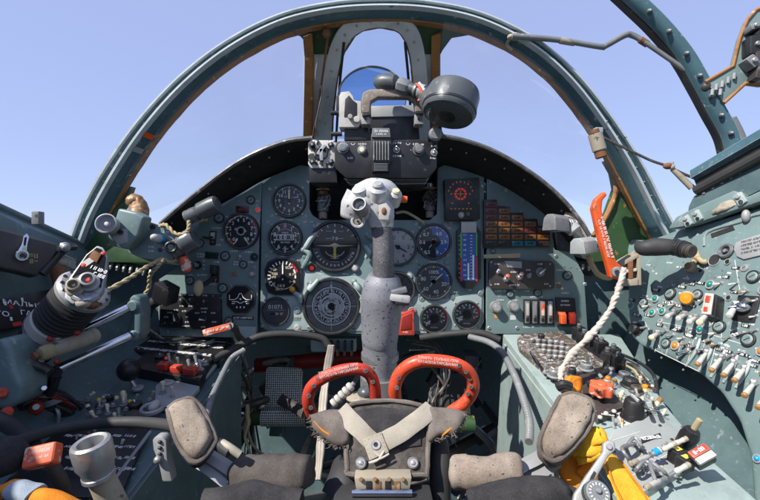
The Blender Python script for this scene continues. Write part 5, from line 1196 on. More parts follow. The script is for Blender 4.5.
m.prism(HF.poly([(72, 278), (87, 256), (97, 248), (102, 250), (106, 258), (104, 272), (101, 288), (96, 286), (90, 276), (80, 274)]), 0, .002, 'matte_black', HF.base(), .0005)
m.prism(HF.poly([(89, 258), (94, 251), (102, 255), (97, 264)]), .002, .004, 'rust', HF.base(), .0008); m.quad(-.004, -.006, .004, .006, 'bone', HF.M(88, 262, -30, .002), .0006)
m.text('ТАНГ', .0085, 'white_mark', HF.M(97.5, 269, -8, .0022), sx=.8) if 0 else m.scrib(HF.M(98.5, 269.5, -8, .0022), 0, 0, .0042, 5, z=.0006, seed=5); m.scrib(HF.M(99.5, 275.5, -8, .0022), 0, 0, .0042, 4, z=.0006, seed=8)
m.ell((0, 0, .002), (.003, .003, .0015), 'red', HF.M(103.5, 254)); m.ell((0, 0, .002), (.003, .003, .0015), 'red', HF.M(84, 266))
hp_ = part('button_plate', m, th, 'black faced plate with white lettering and red spots')
for x, y, mt, rr in ((75.5, 289, 'brass', .0080), (89.5, 283.5, 'silver', .0092)):
    m = MB(); T = HF.M(x, y, 0, .002); m.lathe([(rr*1.3, -.004), (rr*1.3, .004), (rr, .006), (rr*.95, .016), (rr*.7, .017), (rr*.6, .010), (0, .009)], 'tan' if mt == 'brass' else 'silver', T, 6 if 0 else 24); m.cyl(rr*.36, .009, .014, 'brown_black' if mt == 'brass' else 'red', T, 16, .001); part('thumb_button', m, hp_)
m = MB(); m.tube([HF.at(75, 296, 0), HF.at(86, 300, .004), HF.at(97, 296, .0)], .006, 'cast', 10, 4); m.ell(HF.at(84, 303, .0), (.010, .008, .007), 'tan'); m.ell(HF.at(92, 305, -.004), (.009, .008, .006), 'rust'); part('trigger', m, th)
# rods and brackets
for i, (p0, p1, r_) in enumerate([((18, 362, .60), (128, 308, .68), .0068), ((44, 376, .60), (130, 336, .68), .0068)]):
    m = MB(); q0, q1 = P(*p0), P(*p1); A2 = aim(q0, q1); m.cyl(r_, 0, (q1-q0).length, 'chrome', A2, 20); part('guide_rod', m, None, ('upper chrome guide rod running forward from the throttle', 'lower chrome guide rod under the tan valve')[i], 'rod', 'chrome throttle rods')
t = thing('rod_bracket', 'teal cast bracket holding the front ends of the chrome rods', 'bracket', P(136, 345, .69)); m = MB(); f = Fr(P(134, 318, .69), (.8, -.6, .1), (0, 0, 1)); 
f = fv(.68); m.prism(f.poly([(128, 299), (133, 294), (140, 298), (142, 312), (141, 334), (136, 343), (129, 342), (126, 330), (131, 318)]), -.03, 0, 'teal_wall', f.base(), .006, 3); m.cyl(.009, 0, .004, 'teal_wall', f.M(133, 306), 20, .002); m.cyl(.009, 0, .004, 'teal_wall', f.M(133, 336), 20, .002); part('casting', m, t)
t = thing('rod_bracket', 'teal cast bracket with red plugs at the left picture edge', 'bracket', P(8, 400, .56)); f = fv(.55)
m = MB(); m.prism(f.poly([(-20, 345), (2, 338), (9, 348), (14, 372), (21, 386), (19, 402), (8, 410), (-20, 410)]), -.05, 0, 'teal', f.base(), .008, 3); part('casting', m, t)
for x, y in ((2, 393), (7, 412)): m = MB(); m.cyl(.0065, 0, .008, 'red', aim(P(x, y, .55), P(x+4, y, .50)), 14, .002); part('plug', m, t)
# tan valve beside the rods
t = thing('valve', 'tan cylindrical valve with a cream cap lying along the chrome rods', 'valve', P(65, 350, .60)); m = MB(); A2 = aim(P(50, 351, .585), P(84, 339, .63)); m.lathe([(.008, 0), (.0112, .006), (.0112, .050), (.0100, .056), (.0118, .060), (.010, .067), (0, .068)], 'tan', A2, 22); part('barrel', m, t)
m = MB(); m.lathe([(.0, -.014), (.008, -.013), (.0102, -.008), (.0102, .002), (.008, .006)], 'cord_cream', A2, 22); m.cyl(.005, -.022, -.016, 'rust', A2, 14); part('cap', m, t)
for i, (x, y) in enumerate(((57, 362), (50, 339), (77, 333))): m = MB(); m.ell(P(x, y, .575+.01*i), (.0040, .0040, .0040), 'red_deep'); part('seal', m, t)
# linkage clutter
t = thing('throttle_linkage', 'dark greasy lever linkage below the throttle at the left edge', 'linkage', P(40, 415, .62))
for i, (pts, r_, mt) in enumerate([([(22, 340, .60), (28, 368, .60), (24, 395, .61)], .012, 'rubber'), ([(28, 372, .60), (48, 392, .62), (56, 372, .60)], .008, 'black'), ([(20, 405, .60), (40, 400, .62), (58, 408, .64), (72, 418, .66)], .009, 'black'), ([(46, 350, .59), (38, 370, .59), (30, 388, .6)], .004, 'bone'), ([(35, 380, .60), (50, 384, .61), (60, 376, .62)], .005, 'brown_black'), ([(24, 362, .585), (40, 366, .585), (50, 372, .585)], .006, 'brown_black'), ([(60, 340, .6), (44, 322, .6), (36, 330, .6)], .005, 'silver')]):
    m = MB(); m.tube(PP(pts), r_, mt, 10, 5); m.jitter(.002, 60); part('link', m, t)
m = MB()
for x, y in ((21, 379), (24, 386), (30, 391), (42, 390), (47, 381)): m.cyl(.0042, 0, .005, 'chrome', aim(P(x, y, .59), P(x+2, y, .5)), 6, .001)
m2 = part('nut', m, t) if 0 else None
for x, y in ((21, 379), (24, 386), (32, 391), (44, 388)): m = MB(); m.cyl(.0042, 0, .006, 'chrome', aim(P(x, y, .585), P(x+2, y, .5)), 6, .001); part('nut', m, t)
m = MB(); m.ell(P(36, 408, .60), (.010, .008, .010), 'red_deep'); m.cyl(.004, 0, .003, 'bone', aim(P(36, 407, .592), P(36, 406, .5)), 10); part('red_cap', m, t)
# scale plate on the wall
LWP = Fr(LW.at(25, 312), LW.n, LW.u)
t = thing('placard', 'black throttle placard lettered МАЛЫЙ ГАЗ in white on the left wall', 'placard', LW.at(20, 325))
m = MB(); m.prism(LW.poly([(-30, 306), (48, 290), (60, 294), (54, 312), (30, 326), (-30, 334)]), 0, .004, 'black', LW.base(), .001)
def wtext(m, fr, px, py, s, size, rot, h, sx=1.0, mat='white_mark'): m.text(s, size, mat, fr.M(px, py, rot, h), sx=sx)
wtext(m, LW, 24, 304.5, 'МАЛЫЙ', .0078, 0, .0044, 1.75); wtext(m, LW, 29, 313.5, 'ГАЗ', .0078, 0, .0044, 1.6); wtext(m, LW, -2, 313.5, 'СТО', .0078, 0, .0044, 1.6)
for x, y in ((22, 299.5), (5, 303.5), (11, 319)): m.quad(-.002, -.003, .002, .003, 'white_mark', LW.M(x, y, 0, .0042))
m.quad(-.008, -.003, .008, .003, 'red_mark', LW.M(17, 324, 15, .0042)); m.quad(-.003, -.003, .003, .003, 'red_mark', LW.M(11, 307, 15, .0042)); part('plate', m, t)

# sill box with chrome latch at far left
t = thing('latch_box', 'grey brown sill box with a chrome slotted latch at the far left', 'latch box', P(30, 280, .66))
f = Fr(P(30, 250, .64), (.75, -.62, .1), (0, 0, 1))
m = MB(); m.prism(f.poly([(-30, 226), (-2, 228), (58, 244), (57, 252), (50, 262), (37, 277), (18, 272), (-30, 262)]), -.04, 0, 'brown_black', f.base(), .004, 3); part('box_body', m, t)
m = MB(); sl = [(22.5, 236), (26, 233.5), (28.5, 237), (26.5, 246), (26, 255), (23, 262), (18.5, 261.5), (16, 256), (17.5, 250), (20.5, 245)]
m.prism(f.poly(sl), 0, .006, 'chrome', f.base(), .0015); m.prism(f.poly([(23.5, 238), (26, 237.5), (24.6, 246), (22.4, 246)]), .006, .0065, 'shield_black', f.base()); m.ring(.0045, .0085, .006, .009, 'chrome', f.M(21, 256), 20, .001); m.cyl(.0035, .006, .010, 'black', f.M(21, 256), 12); part('latch', m, t)
m = MB(); m.scrib(f.M(34, 256), 0, 0, .006, 2, 'cord_cream', seed=2); m.scrib(f.M(34, 261), 0, 0, .006, 2, 'cord_cream', seed=4); part('stencil', m, t)
m = MB(); q0 = P(54, 256, .68); q1 = P(73, 264, .72); pts = [q0.lerp(q1, k/90)+V((math.cos(k*.9)*.0, math.cos(k*.9)*.008, math.sin(k*.9)*.008)) for k in range(91)]; m.tube(pts, .0016, 'steel', 6); part('coil_spring', m, None, 'coil spring between the sill box and the foot of the arch', 'spring')
t = thing('strut', 'short black strut with steel bolt between the sill box and the left arch', 'strut', P(50, 265, .66)); m = MB(); m.tube(PP([(42, 274, .65), (56, 258, .67), (66, 248, .69), (74, 247, .72)]), .006, 'black', 10, 3); part('bar', m, t); m = MB(); m.cyl(.008, -.004, .008, 'steel', aim(P(65, 247, .68), P(66, 247, .62)), 8, .002); m.ell(P(65, 247, .672), (.005,)*3, 'silver'); part('bolt', m, t)
t = thing('sill_post', 'small grey post standing on the left sill', 'post', P(38, 224, .72)); m = MB(); m.box(P(38, 218, .72), (.012, .014, .022), 'grey', bev=.002); part('block', m, t); m = MB(); m.cyl(.003, -.01, .01, 'silver', aim(P(37, 216, .70), P(36, 216, .6)), 10); part('pin', m, t)
t = thing('pipe', 'rusty brown pipe stub below the sill next to the throttle', 'pipe', P(62, 280, .73)); m = MB(); m.tube(PP([(57, 262, .75), (58, 272, .745), (62, 285, .74)]), .012, 'rust', 14, 4); part('tube', m, t)

# spotlight, its box, brass cap and switch box
t = thing('cockpit_lamp', 'round silver rimmed lamp beside a grey box at the foot of the left arch', 'lamp', P(118, 250, .80))
c = P(107, 224, .735); T = aim(c, c+V((.15, -.9, .18))); m = MB(); m.lathe([(.010, -.03), (.016, -.012), (.0165, 0), (.0172, .005), (.0155, .006), (.0140, .002), (.006, -.004), (0, -.005)], 'silver', T, 36); part('reflector', m, t)
m = MB(); m.ell((0, 0, -.002), (.0065, .0065, .005), 'bone', T); m.cyl(.0135, .0015, .0022, 'gauge_glass', T, 24); part('bulb', m, t)
m = MB(); f = fv(.755); m.prism(f.poly([(112, 228), (118, 208), (136, 212), (144, 217), (138, 236), (124, 250), (108, 238), (107, 232)]), -.03, 0, 'teal', f.base(), .005, 3); m.prism(fv(.752).poly([(114, 230), (126, 229), (127, 242), (118, 246), (112, 238)]), -.01, 0, 'silver', fv(.752).base(), .003); m.cyl(.0045, 0, .004, 'black', fv(.752).M(121, 232), 12); part('housing', m, t)
m = MB(); pts = PP([(133, 232, .78), (137, 220, .79), (139, 210, .80), (135, 201, .80), (128, 203, .79)]); m.tube(pts, [.013, .016, .0175, .014, .008], 'brass', 20, 8)
for i, v in enumerate(m.v): m.v[i] = v+V((0, 0, 1))*.0012*math.sin(v.x*900)
part('brass_cap', m, t, 'mottled brass coloured cap', sharp=70)
t = thing('switch_box', 'teal switch box with a cream and blue toggle between lamp and left panel', 'switch box', P(152, 258, .82)); f = Fr(P(155, 240, .80), (.2, -1, .15), (0, .1, 1))
m = MB(); m.prism(f.poly([(134, 222), (151, 222), (176, 231), (177, 246), (172, 262), (140, 258), (128, 252)]), -.06, 0, 'teal', f.base(), .003)
for x, y, n_ in ((151, 229, 3), (151, 247, 3), (151, 251, 3), (166, 232, 3), (164, 248, 2)): m.scrib(f.M(x, y), 0, 0, .003, n_)
part('box_body', m, t); cap_disc(t, f, 153, 227, 2.4, 'black', 'black', name='screw'); cap_disc(t, f, 160, 250, 2, 'black', 'black', name='screw')
m = MB(); q0 = f.at(165, 240, .004); q1 = P(152, 237, .765); A2 = aim(q0, q1); L_ = (q1-q0).length; m.lathe([(.0055, -.002), (.0055, L_*.3), (.0045, L_*.32)], 'steel', A2, 14); m.lathe([(.005, L_*.2), (.008, L_*.5), (.007, L_*.9), (.0035, L_*1.02), (0, L_*1.05)], 'bone', A2, 16); m.lathe([(.0083, L_*.28), (.0086, L_*.5), (.008, L_*.52)], 'lamp_blue', A2, 16); part('toggle_switch', m, t, 'cream toggle with a blue band')

# dark canister lamps on the left panel
def canister(p0, p1, r, mat, lab, grp, square=False):
    t = thing('cockpit_lamp', lab, 'lamp', p0, grp); A2 = aim(p0, p1); l = (p1-p0).length; m = MB()
    if square: m.prism([(-r, -r*.8), (r, -r*.8), (r*.85, r*.6), (r*.4, r), (-r*.4, r), (-r*.85, r*.6)], l*.4, l*1.05, mat, A2, r*.12)
    else: m.lathe([(r*.75, 0), (r*.8, l*.35), (r, l*.42), (r*1.02, l*.85), (r*.9, l*.97), (r*.5, l*1.02), (0, l*1.02)], mat, A2, 28)
    part('shade', m, t); m = MB()
    for k in range(4): m.ring(r*.3, r*(.84-.03*(k % 2)), l*(-.05+.09*k), l*(.03+.09*k), 'grey_dark' if not square else 'steel', A2, 22, r*.05)
    part('collar', m, t); return t
canister(P(189, 217, .80), P(218, 203, .79), .0165, 'grey_dark', 'dark cylindrical lamp lying across the left glare shield', 'swivel lamps')
canister(P(174, 250, .80), P(196, 237, .80), .021, 'grey_dark', 'dark hooded lamp beside the left switch box', 'swivel lamps')
m = MB(); T = aim(P(171, 247, .785), P(168, 249, .70)); m.ring(.006, .011, 0, .008, 'black', T, 20, .002); m.cyl(.0065, -.002, .004, 'chrome', T, 14, .001); part('connector', m, None, 'small round black connector at the corner of the left switch box', 'connector')
t = thing('relay_box', 'plain black box left of the rotary selector unit', 'box', P(166, 312, .85)); m = MB(); T = Matrix.Translation(P(166, 293, .84)) @ Matrix.Rotation(.32, 4, 'Y') @ Matrix.Rotation(.3, 4, 'X') @ Matrix.Rotation(-.3, 4, 'Z'); m.box((0, 0, 0), (.038, .03, .036), 'black', T, .003); part('box_body', m, t); m = MB(); m.tube(PP([(158, 300, .86), (150, 306, .87), (146, 316, .88)]), .011, 'rubber', 14, 4); part('gland', m, t)
t = thing('hanging_plug', 'red orange cap hanging on cream cords left of the left panel', 'cap', P(186, 272, .82)); m = MB(); A2 = aim(P(183, 256, .80), P(188, 273, .81)); m.lathe([(.006, 0), (.0085, .006), (.0095, .024), (.007, .030), (0, .031)], 'orange_worn', A2, 18); part('cap_body', m, t)
# cords
def cord(pts, r, mat, label, seg=10, name='cord', cat='cord', group=None, twist=True):
    m = MB(); c = catmull(PP(pts), 10)
    if twist:
        for s0 in (0, PI): 
            T_ = []
            for i, p in enumerate(c):
                t_ = (c[min(i+1, len(c)-1)]-c[max(0, i-1)]).normalized(); n_ = t_.cross(V((0, 0, 1))).normalized(); b_ = t_.cross(n_)
                a = i*.75+s0; T_.append(p+(n_*math.cos(a)+b_*math.sin(a))*r*.45)
            m.tube(T_, r*.68, mat, 8)
    else: m.tube(c, r, mat, seg)
    return part(name, m, None, label, cat, group, sharp=80)
cord([(160, 226, .80), (166, 225, .79), (176, 234, .785), (187, 232, .785), (189, 222, .79), (187, 218, .80), (196, 221, .81), (207, 219, .83)], .0036, 'cord_cream', 'cream braided cord looping up to the lamp on the left glare shield')
cord([(96, 294, .66), (108, 290, .68), (130, 278, .72), (145, 268, .76), (156, 262, .78), (163, 259, .79), (172, 262, .80), (182, 256, .81)], .0038, 'cord_cream', 'cream braided cord running from the throttle head to the switch box')
cord([(164, 259, .785), (158, 266, .78), (150, 276, .79), (149, 287, .80), (144, 297, .80), (147, 302, .81)], .0036, 'cord_cream', 'cream braided cord hanging down beside the black box')

# bottom left: cupped tube, orange box, hoses, orange canvas
t = thing('cupped_tube', 'thick metal tube with an open cup end standing at the bottom left', 'tube', P(112, 515, .34))
c = P(91, 446, .36); T = aim(P(97, 468, .365), P(90, 441, .36)); ax_l = (P(97, 468, .365)-P(90, 441, .36)).length
m = MB(); m.lathe([(.0120, -.004), (.0125, .0), (.0152, .006), (.0155, .021), (.0148, .024), (.0125, .0255), (.0100, .0245), (.0093, .019), (.0085, .008), (0, .006)], 'steel', T, 40); part('cup', m, t)
m = MB(); m.ell((0, 0, .0075), (.003, .003, .002), 'brass', T); m.tube(PP([(96.5, 466, .365), (98, 472, .367), (104, 484, .372), (118, 515, .38)]), [.0105, .0098, .0105, .0115], 'tan', 26, 4); part('stem', m, t)
m = MB(); m.ring(.008, .0128, -.008, -.004, 'steel', T, 28, .001); part('neck_ring', m, t)
t = thing('block_handle', 'worn orange block with faded lettering on a dark stalk at the bottom left', 'handle', P(66, 500, .37))
T = Matrix.Translation(P(43, 456, .37)) @ Matrix.Rotation(math.radians(58), 4, 'X') @ Matrix.Rotation(.22, 4, 'Z'); m = MB(); m.box((0, 0, 0), (.0255, .0175, .013), 'orange_worn', T, .003, 3); m.scrib(T, .001, .003, .0024, 8, 'bone', .0067); m.scrib(T, .001, -.002, .0018, 9, 'bone', .0067); part('block', m, t)
m = MB(); m.tube(PP([(50, 464, .375), (60, 480, .38), (68, 500, .39)]), .006, 'brown_black', 12, 3); part('stalk', m, t)
cord([(-20, 452, .40), (10, 444, .43), (50, 431, .47), (90, 424, .49), (130, 422, .49), (160, 424, .47), (182, 428, .445), (205, 434, .43), (218, 444, .425), (230, 452, .42)], .0060, 'rubber', 'thick black hose crossing the left console to the restraint paddle', 14, 'hose', 'hose', twist=False)
cord([(222, 443, .424), (230, 448, .42), (240, 455, .42)], .0040, 'tan', 'yellow banded end of the black hose beside the left cloth roll', 12, 'hose_end', 'hose', twist=False)
cord([(-10, 416, .50), (10, 426, .50), (28, 440, .47), (34, 455, .45)], .009, 'rubber', 'short black hose bending behind the worn orange block', 14, 'hose', 'hose', twist=False)
m = MB(); m.tube(PP([(-10, 462, .36), (10, 455, .37), (18, 452, .38)]), [.016, .0155, .009], 'dark_cloth', 18, 6); m.jitter(.002, 60); part('rolled_cloth', m, None, 'dark grey rolled cloth at the left picture edge', 'cloth', sharp=80)
t = thing('canvas_strap', 'orange canvas strap with a pale blue grey sleeve at the bottom left corner', 'strap', P(50, 510, .34))
m = MB(); m.tube(PP([(-6, 494, .34), (12, 488, .335), (26, 494, .33), (45, 498, .325), (68, 508, .32), (95, 532, .33), (120, 620, .38)]), [.008, .0085, .0085, .009, .009, .009, .009], 'orange_cloth', 20, 8, flat=.6); m.jitter(.0025, 70); part('canvas', m, t, sharp=80)
m = MB(); m.tube(PP([(16, 489, .332), (25, 492.5, .328), (36, 496, .326)]), [.0098, .0102, .0098], 'denim', 22, 6, flat=.65); m.jitter(.001, 90); part('sleeve', m, t, sharp=80)

# ------------------------------------------------------------------ foot well
t = thing('rudder_pedal', 'grey perforated rudder pedal plate with a green roller at its foot', 'pedal', P(285, 430, .98))
PF = Fr(P(284, 395, .98), (0, -1, .25), (0, .25, 1))
m = MB(); m.prism(PF.poly([(266, 369), (268, 367), (300, 368), (302, 371), (303, 408), (264, 408)]), -.012, 0, 'pedal_mesh', PF.base(), .003)
part('tread', m, t)
m = MB(); m.tube(PP([(262, 417, .965), (306, 417, .965)]), .020, 'pedal_mesh', 24); m.tube(PP([(252, 417, .967), (262, 417, .967)]), .018, 'green_primer', 18); m.tube(PP([(306, 417, .967), (311, 417, .967)]), .018, 'green_primer', 18); part('roller', m, t)
m = MB(); m.tube(PP([(280, 399, .95), (290, 405, .93), (304, 413, .90)]), .012, 'brown_black', 8, 4, flat=.5, up=(0, -1, .3)); m.jitter(.002, 50); part('strap', m, t)
m = MB(); m.tube(PP([(244, 408, .94), (256, 403, .93), (266, 400, .95)]), .014, 'brown_black', 10, 4, flat=.6); part('side_lever', m, t)
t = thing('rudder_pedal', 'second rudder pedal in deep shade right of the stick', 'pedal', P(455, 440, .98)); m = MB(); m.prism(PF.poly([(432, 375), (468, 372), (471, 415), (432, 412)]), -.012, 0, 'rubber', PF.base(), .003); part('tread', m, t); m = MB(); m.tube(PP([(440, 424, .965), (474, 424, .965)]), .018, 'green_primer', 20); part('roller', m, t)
m = MB(); m.tube(PP([(256, 366, 1.1), (300, 362, 1.1), (350, 358, 1.1), (378, 357, 1.1)]), .019, 'red_deep', 16, 4); part('torque_tube', m, None, 'dull red torque tube crossing the foot well behind the pedals', 'tube')
for i in range(7):
    pts = [(300+i*8+random.uniform(-20, 20), 345, 1.05), (random.uniform(250, 480), 380, 1.1), (random.uniform(250, 490), 440, 1.05)]
    m = MB(); m.tube(PP(pts), random.uniform(.005, .011), random.choice(['rubber', 'brown_black', 'black', 'grey_dark', 'green_primer']), 10, 6); part('pipe', m, None, None, None) if 0 else None
fw = thing('floor_fittings', 'tangle of dark pipes, blocks and linkages on the floor of the foot well', 'linkage', P(380, 470, 1.0))
R = random.Random(5)
for i in range(26):
    a = (R.uniform(245, 500), R.uniform(345, 470), R.uniform(1.02, 1.25)); b_ = (a[0]+R.uniform(-45, 45), a[1]+R.uniform(-30, 50), R.uniform(1.0, 1.25)); c_ = (a[0]+R.uniform(-60, 60), a[1]+R.uniform(20, 90), 1.1)
    m = MB(); m.tube(PP([a, b_, c_]), R.uniform(.005, .014), R.choice(['rubber', 'brown_black', 'black', 'grey_dark', 'steel', 'teal_wall', 'tan']), 10, 6); part('pipe', m, fw)
for i in range(14):
    m = MB(); T = Matrix.Translation(P(R.uniform(250, 490), R.uniform(350, 450), R.uniform(1.0, 1.2))) @ Matrix.Rotation(R.uniform(-.6, .6), 4, 'Y') @ Matrix.Rotation(R.uniform(-.5, .5), 4, 'X'); m.box((0, 0, 0), (R.uniform(.02, .07), .04, R.uniform(.02, .06)), R.choice(['black', 'brown_black', 'grey_dark', 'teal_wall', 'grey']), T, .004)
    for k in range(3): m.cyl(.004, 0, .004, 'steel', T @ Matrix.Translation((R.uniform(-.02, .02), -.022, R.uniform(-.02, .02))) @ Matrix.Rotation(PI/2, 4, 'X'), 8)
    part('block', m, fw)
m = MB(); 
for k in range(4): m.tube(PP([(329+k*1.3, 345, .86), (325+k*1.4, 372, .86), (321+k*1.5, 400, .82), (319+k*1.5, 440, .76), (316+k, 480, .72)]), .0035, 'rope_white' if k % 2 else 'webbing', 8, 6)
m.jitter(.002, 60); part('cord_bundle', m, None, 'bundle of white grey cords hanging behind the left red handle', 'cord', sharp=80)
t = thing('cable_clamp', 'bone coloured ribbed cable clamp behind the leather pouch', 'clamp', P(345, 410, .6))
for k in range(5): m = MB(); m.cyl(.0065, 0, .006, 'bone', aim(P(333+k*4, 404-k*4, .60), P(337+k*4, 400-k*4, .60)), 14, .002); m.cyl(.003, .005, .010, 'steel', aim(P(333+k*4, 404-k*4, .60), P(337+k*4, 400-k*4, .60)), 10); part('cleat', m, t)
m = MB(); m.ell(P(363, 398, .60), (.024, .02, .008), 'tan'); m.ell(P(366, 393, .595), (.012, .012, .01), 'grey_dark'); part('base', m, t)
m = MB(); m.tube(PP([(350, 470, .5), (347, 482, .48), (340, 500, .47)]), .022, 'rubber', 20, 5); part('rubber_boot', m, None, 'black rubber boot under the left edge of the leather pouch', 'boot')
m = MB(); m.tube(PP([(438, 442, .5), (440, 465, .48), (440, 500, .47)]), .012, 'rubber', 20, 5); part('rubber_boot', m, None, 'black rubber column under the right edge of the leather pouch', 'boot')
# hoses across the top of the foot well
cord([(212, 360, .80), (228, 352, .82), (245, 343, .84), (262, 336, .85), (290, 334, .86), (320, 338, .87), (329, 346, .87)], .0075, 'rubber', 'black hose sagging below the left and central panels', 12, 'hose', 'hose', twist=False)
cord([(420, 338, .87), (450, 334, .86), (480, 333, .85), (500, 340, .84)], .007, 'rubber', 'black hose sagging below the central panel at the right', 12, 'hose', 'hose', twist=False)
def corr(pts, r, mat, label, pitch=2):
    m = MB(); c = catmull(PP(pts), 40); rs = [r*(1.08 if i % 4 < 2 else .9) for i in range(len(c))]; m.tube(c, rs, mat, 14); part('corrugated_hose', m, None, label, 'hose', 'corrugated hoses')
corr([(244, 350, .80), (232, 358, .78), (222, 376, .72), (211, 400, .66), (206, 420, .62), (205, 440, .58)], .0048, 'grey', 'grey corrugated hose running down beside the left console')
corr([(470, 337, .84), (488, 342, .80), (502, 352, .76), (513, 372, .70), (522, 395, .65), (529, 420, .60), (529, 442, .56)], .0056, 'grey', 'pale corrugated hose running down beside the right console')
t = thing('cable_block', 'pale finned block hanging under the central panel above the foot well', 'block', P(340, 350, .93)); m = MB(); m.box(P(334, 344, .95), (.10, .03, .03), 'teal_pale', bev=.006)
for k in range(4): m.box(P(331+k*7, 348, .925), (.005, .02, .03), 'black', bev=.001)
part('body', m, t)

# ------------------------------------------------------------------ right console
CRs = CR
def ex(m):
    for x, y, n_ in ((560, 384, 4), (585, 372, 4)): m.scrib(CR.M(x, y, 0, .001), 0, 0, .004, n_)
rd = cplate(rc, CR, [(517, 344), (521, 340), (558, 337), (566, 341), (603, 368), (602, 373), (561, 383), (552, 382), (519, 352)], .012, 'speckle', 'radio_unit', 'speckled brown unit crowded with silver knobs')
CRr = Fr(CR.p+CR.n*.012, CR.n, CR.u); R = random.Random(3)
for j in range(4):
    for i in range(6):
        x = 532+i*6+j*5.6; y = 342+j*5.4+i*.6
        if x < 575: knob(rd, CRr, x, y, 2.9, R.choice(['speckle', 'steel', 'grey', 'steel']), 1.3, R.uniform(0, 90), top=R.choice(['silver', 'steel', 'grey_pale']), pointer=False, skirt=False)
knob(rd, CRr, 541, 341, 3.6, 'black', 2.0, pointer=False); knob(rd, CRr, 554, 376, 6, 'grey', 1.1, top='steel'); knob(rd, CRr, 586, 369, 6.5, 'grey', 1.0, top='grey_dark'); lamp(rd, CRr, 523, 343, 2.6, 'orange_worn'); knob(rd, CRr, 572, 374, 4, 'black', 1.6, pointer=False)
for x, y in ((528, 346), (534, 352), (546, 366), (559, 364), (568, 361), (577, 363), (560, 371), (545, 373), (567, 378), (591, 363)): toggle(rd, CRr, x, y, 5, R.uniform(-1, 1), R.uniform(-.2, 1), 'steel', None, 1.1)
m = MB(); m.tube([CRr.at(531, 353, .001), CRr.at(531, 353, .016), CRr.at(538, 363, .016), CRr.at(538, 363, .001)], .0025, 'chrome', 8); part('grab_bar', m, rd)
m = MB(); R2 = random.Random(8)
for k in range(60): x = R2.uniform(522, 590); y = R2.uniform(343, 379); m.scrib(CRr.M(x, y, R2.choice([0, 90, 30])), 0, 0, .0035, R2.randint(1, 4), R2.choice(['grey_mark', 'cord_cream', 'white_mark']), .0005, seed=k) if abs((y-340)*1.5-(x-520)*.9) < 26 and y < 340+(x-517)*.5+8 and x < 560+(y-337)*1.2 else None
part('markings', m, rd)
cplate(rc, CR, [(574, 345), (588, 342), (614, 368), (604, 378), (594, 366)], .006, 'black', 'dark_box', 'black boxes in shade')
for x, y in ((578, 340), (590, 348), (600, 355), (612, 362), (583, 346), (606, 366), (617, 371)): m = MB(); T = CR.M(x, y, R.uniform(0, 90)); m.box((0, 0, .014), (.022, .016, .026), 'black', T, .003); m.cyl(.004, .027, .034, 'grey_dark', T, 10, .001); part('connector_block', m, rc)
kb = cplate(rc, CR, [(579, 382), (594, 378), (625, 414), (597, 425), (582, 404)], .012, 'brown_black', 'knob_unit', 'dark unit carrying the red star knob')
CRk = Fr(CR.p+CR.n*.012, CR.n, CR.u)
m = MB(); q = CR.s(600, 396)*10; pts = []
for i in range(36): a = 2*PI*i/36; r_ = q*(1+.13*math.cos(6*a)); pts.append((r_*math.cos(a), r_*math.sin(a)))
m.prism(pts, .010, .024, 'orange_worn', CRk.M(600, 400), .003, 3); m.cyl(q*.4, .0, .010, 'black', CRk.M(600, 400), 16); m.cyl(q*.45, .024, .026, 'orange_worn', CRk.M(600, 400), 18, .001); part('star_knob', m, kb, 'red orange six lobed star knob')
m = MB(); m.tube([CRk.at(588, 383, 0), CRk.at(588, 383, .02), CRk.at(599, 392, .02), CRk.at(599, 392, 0)], .003, 'black', 8); part('guard_loop', m, kb)
m = MB()
for x, y in ((594, 412), (600, 418), (614, 412), (606, 414)): m.cyl(.003, 0, .003, 'bone', CRk.M(x, y), 10, .001)
m.scrib(CRk.M(608, 415, -15), 0, 0, .003, 6); part('markings', m, kb)
lamp(rc, CR, 607.5, 381, 4.4, 'lamp_amber', 'amber lamp', tall=1.3); lamp(rc, CR, 603.5, 388.5, 4, 'lamp_green', 'teal lamp', tall=1.3)
toggle(rc, CR, 620, 406, 14, 0, 1, 'cream', 'cream', 1.5, lean=.05); toggle(rc, CR, 632, 402, 12, .2, 1, 'grey', 'grey_dark', 1.4, lean=.1)
m = MB(); T = CR.M(632, 422, 0, .0); m.prism([(-.022, -.016), (.020, -.018), (.024, .012), (-.016, .016)], 0, .006, 'bone', T, .002); m.lathe([(.0155, .006), (.0135, .010), (.0115, .030), (.0095, .033), (0, .034)], 'black', T, 24); m.box((0, 0, .035), (.003, .016, .004), 'grey_pale', T, .001); part('cone_knob', m, rc, 'black cone knob on a white base')
for x, y, r_, mt in ((630, 386, 8, 'black'), (640, 381, 4.4, 'tan'), (645, 388, 3, 'amber'), (624, 378, 6, 'grey_dark'), (636, 392, 6, 'brown_black'), (612, 372, 4, 'grey')): knob(rc, CR, x, y, r_, mt, 1.0, pointer=False, top=mt)
lamp(rc, CR, 646, 387, 2.2, 'amber'); toggle(rc, CR, 640, 385, 9, 0, 1, 'cream', None, 1.3, lean=.1)
m = MB(); 
for x in (644, 653): m.tube([CR.at(x, 402, 0), CR.at(x, 402, .03), CR.at(x+2, 408, .034), CR.at(x+5, 410, .03), CR.at(x+5, 410, 0)], .0018, 'chrome', 8, 4)
part('wire_guard', m, rc)
toggle(rc, CR, 651, 412, 19, .9, .5, 'cream', 'brown_tip', 1.7, lean=1.5, label='cream lever with a brown tip')
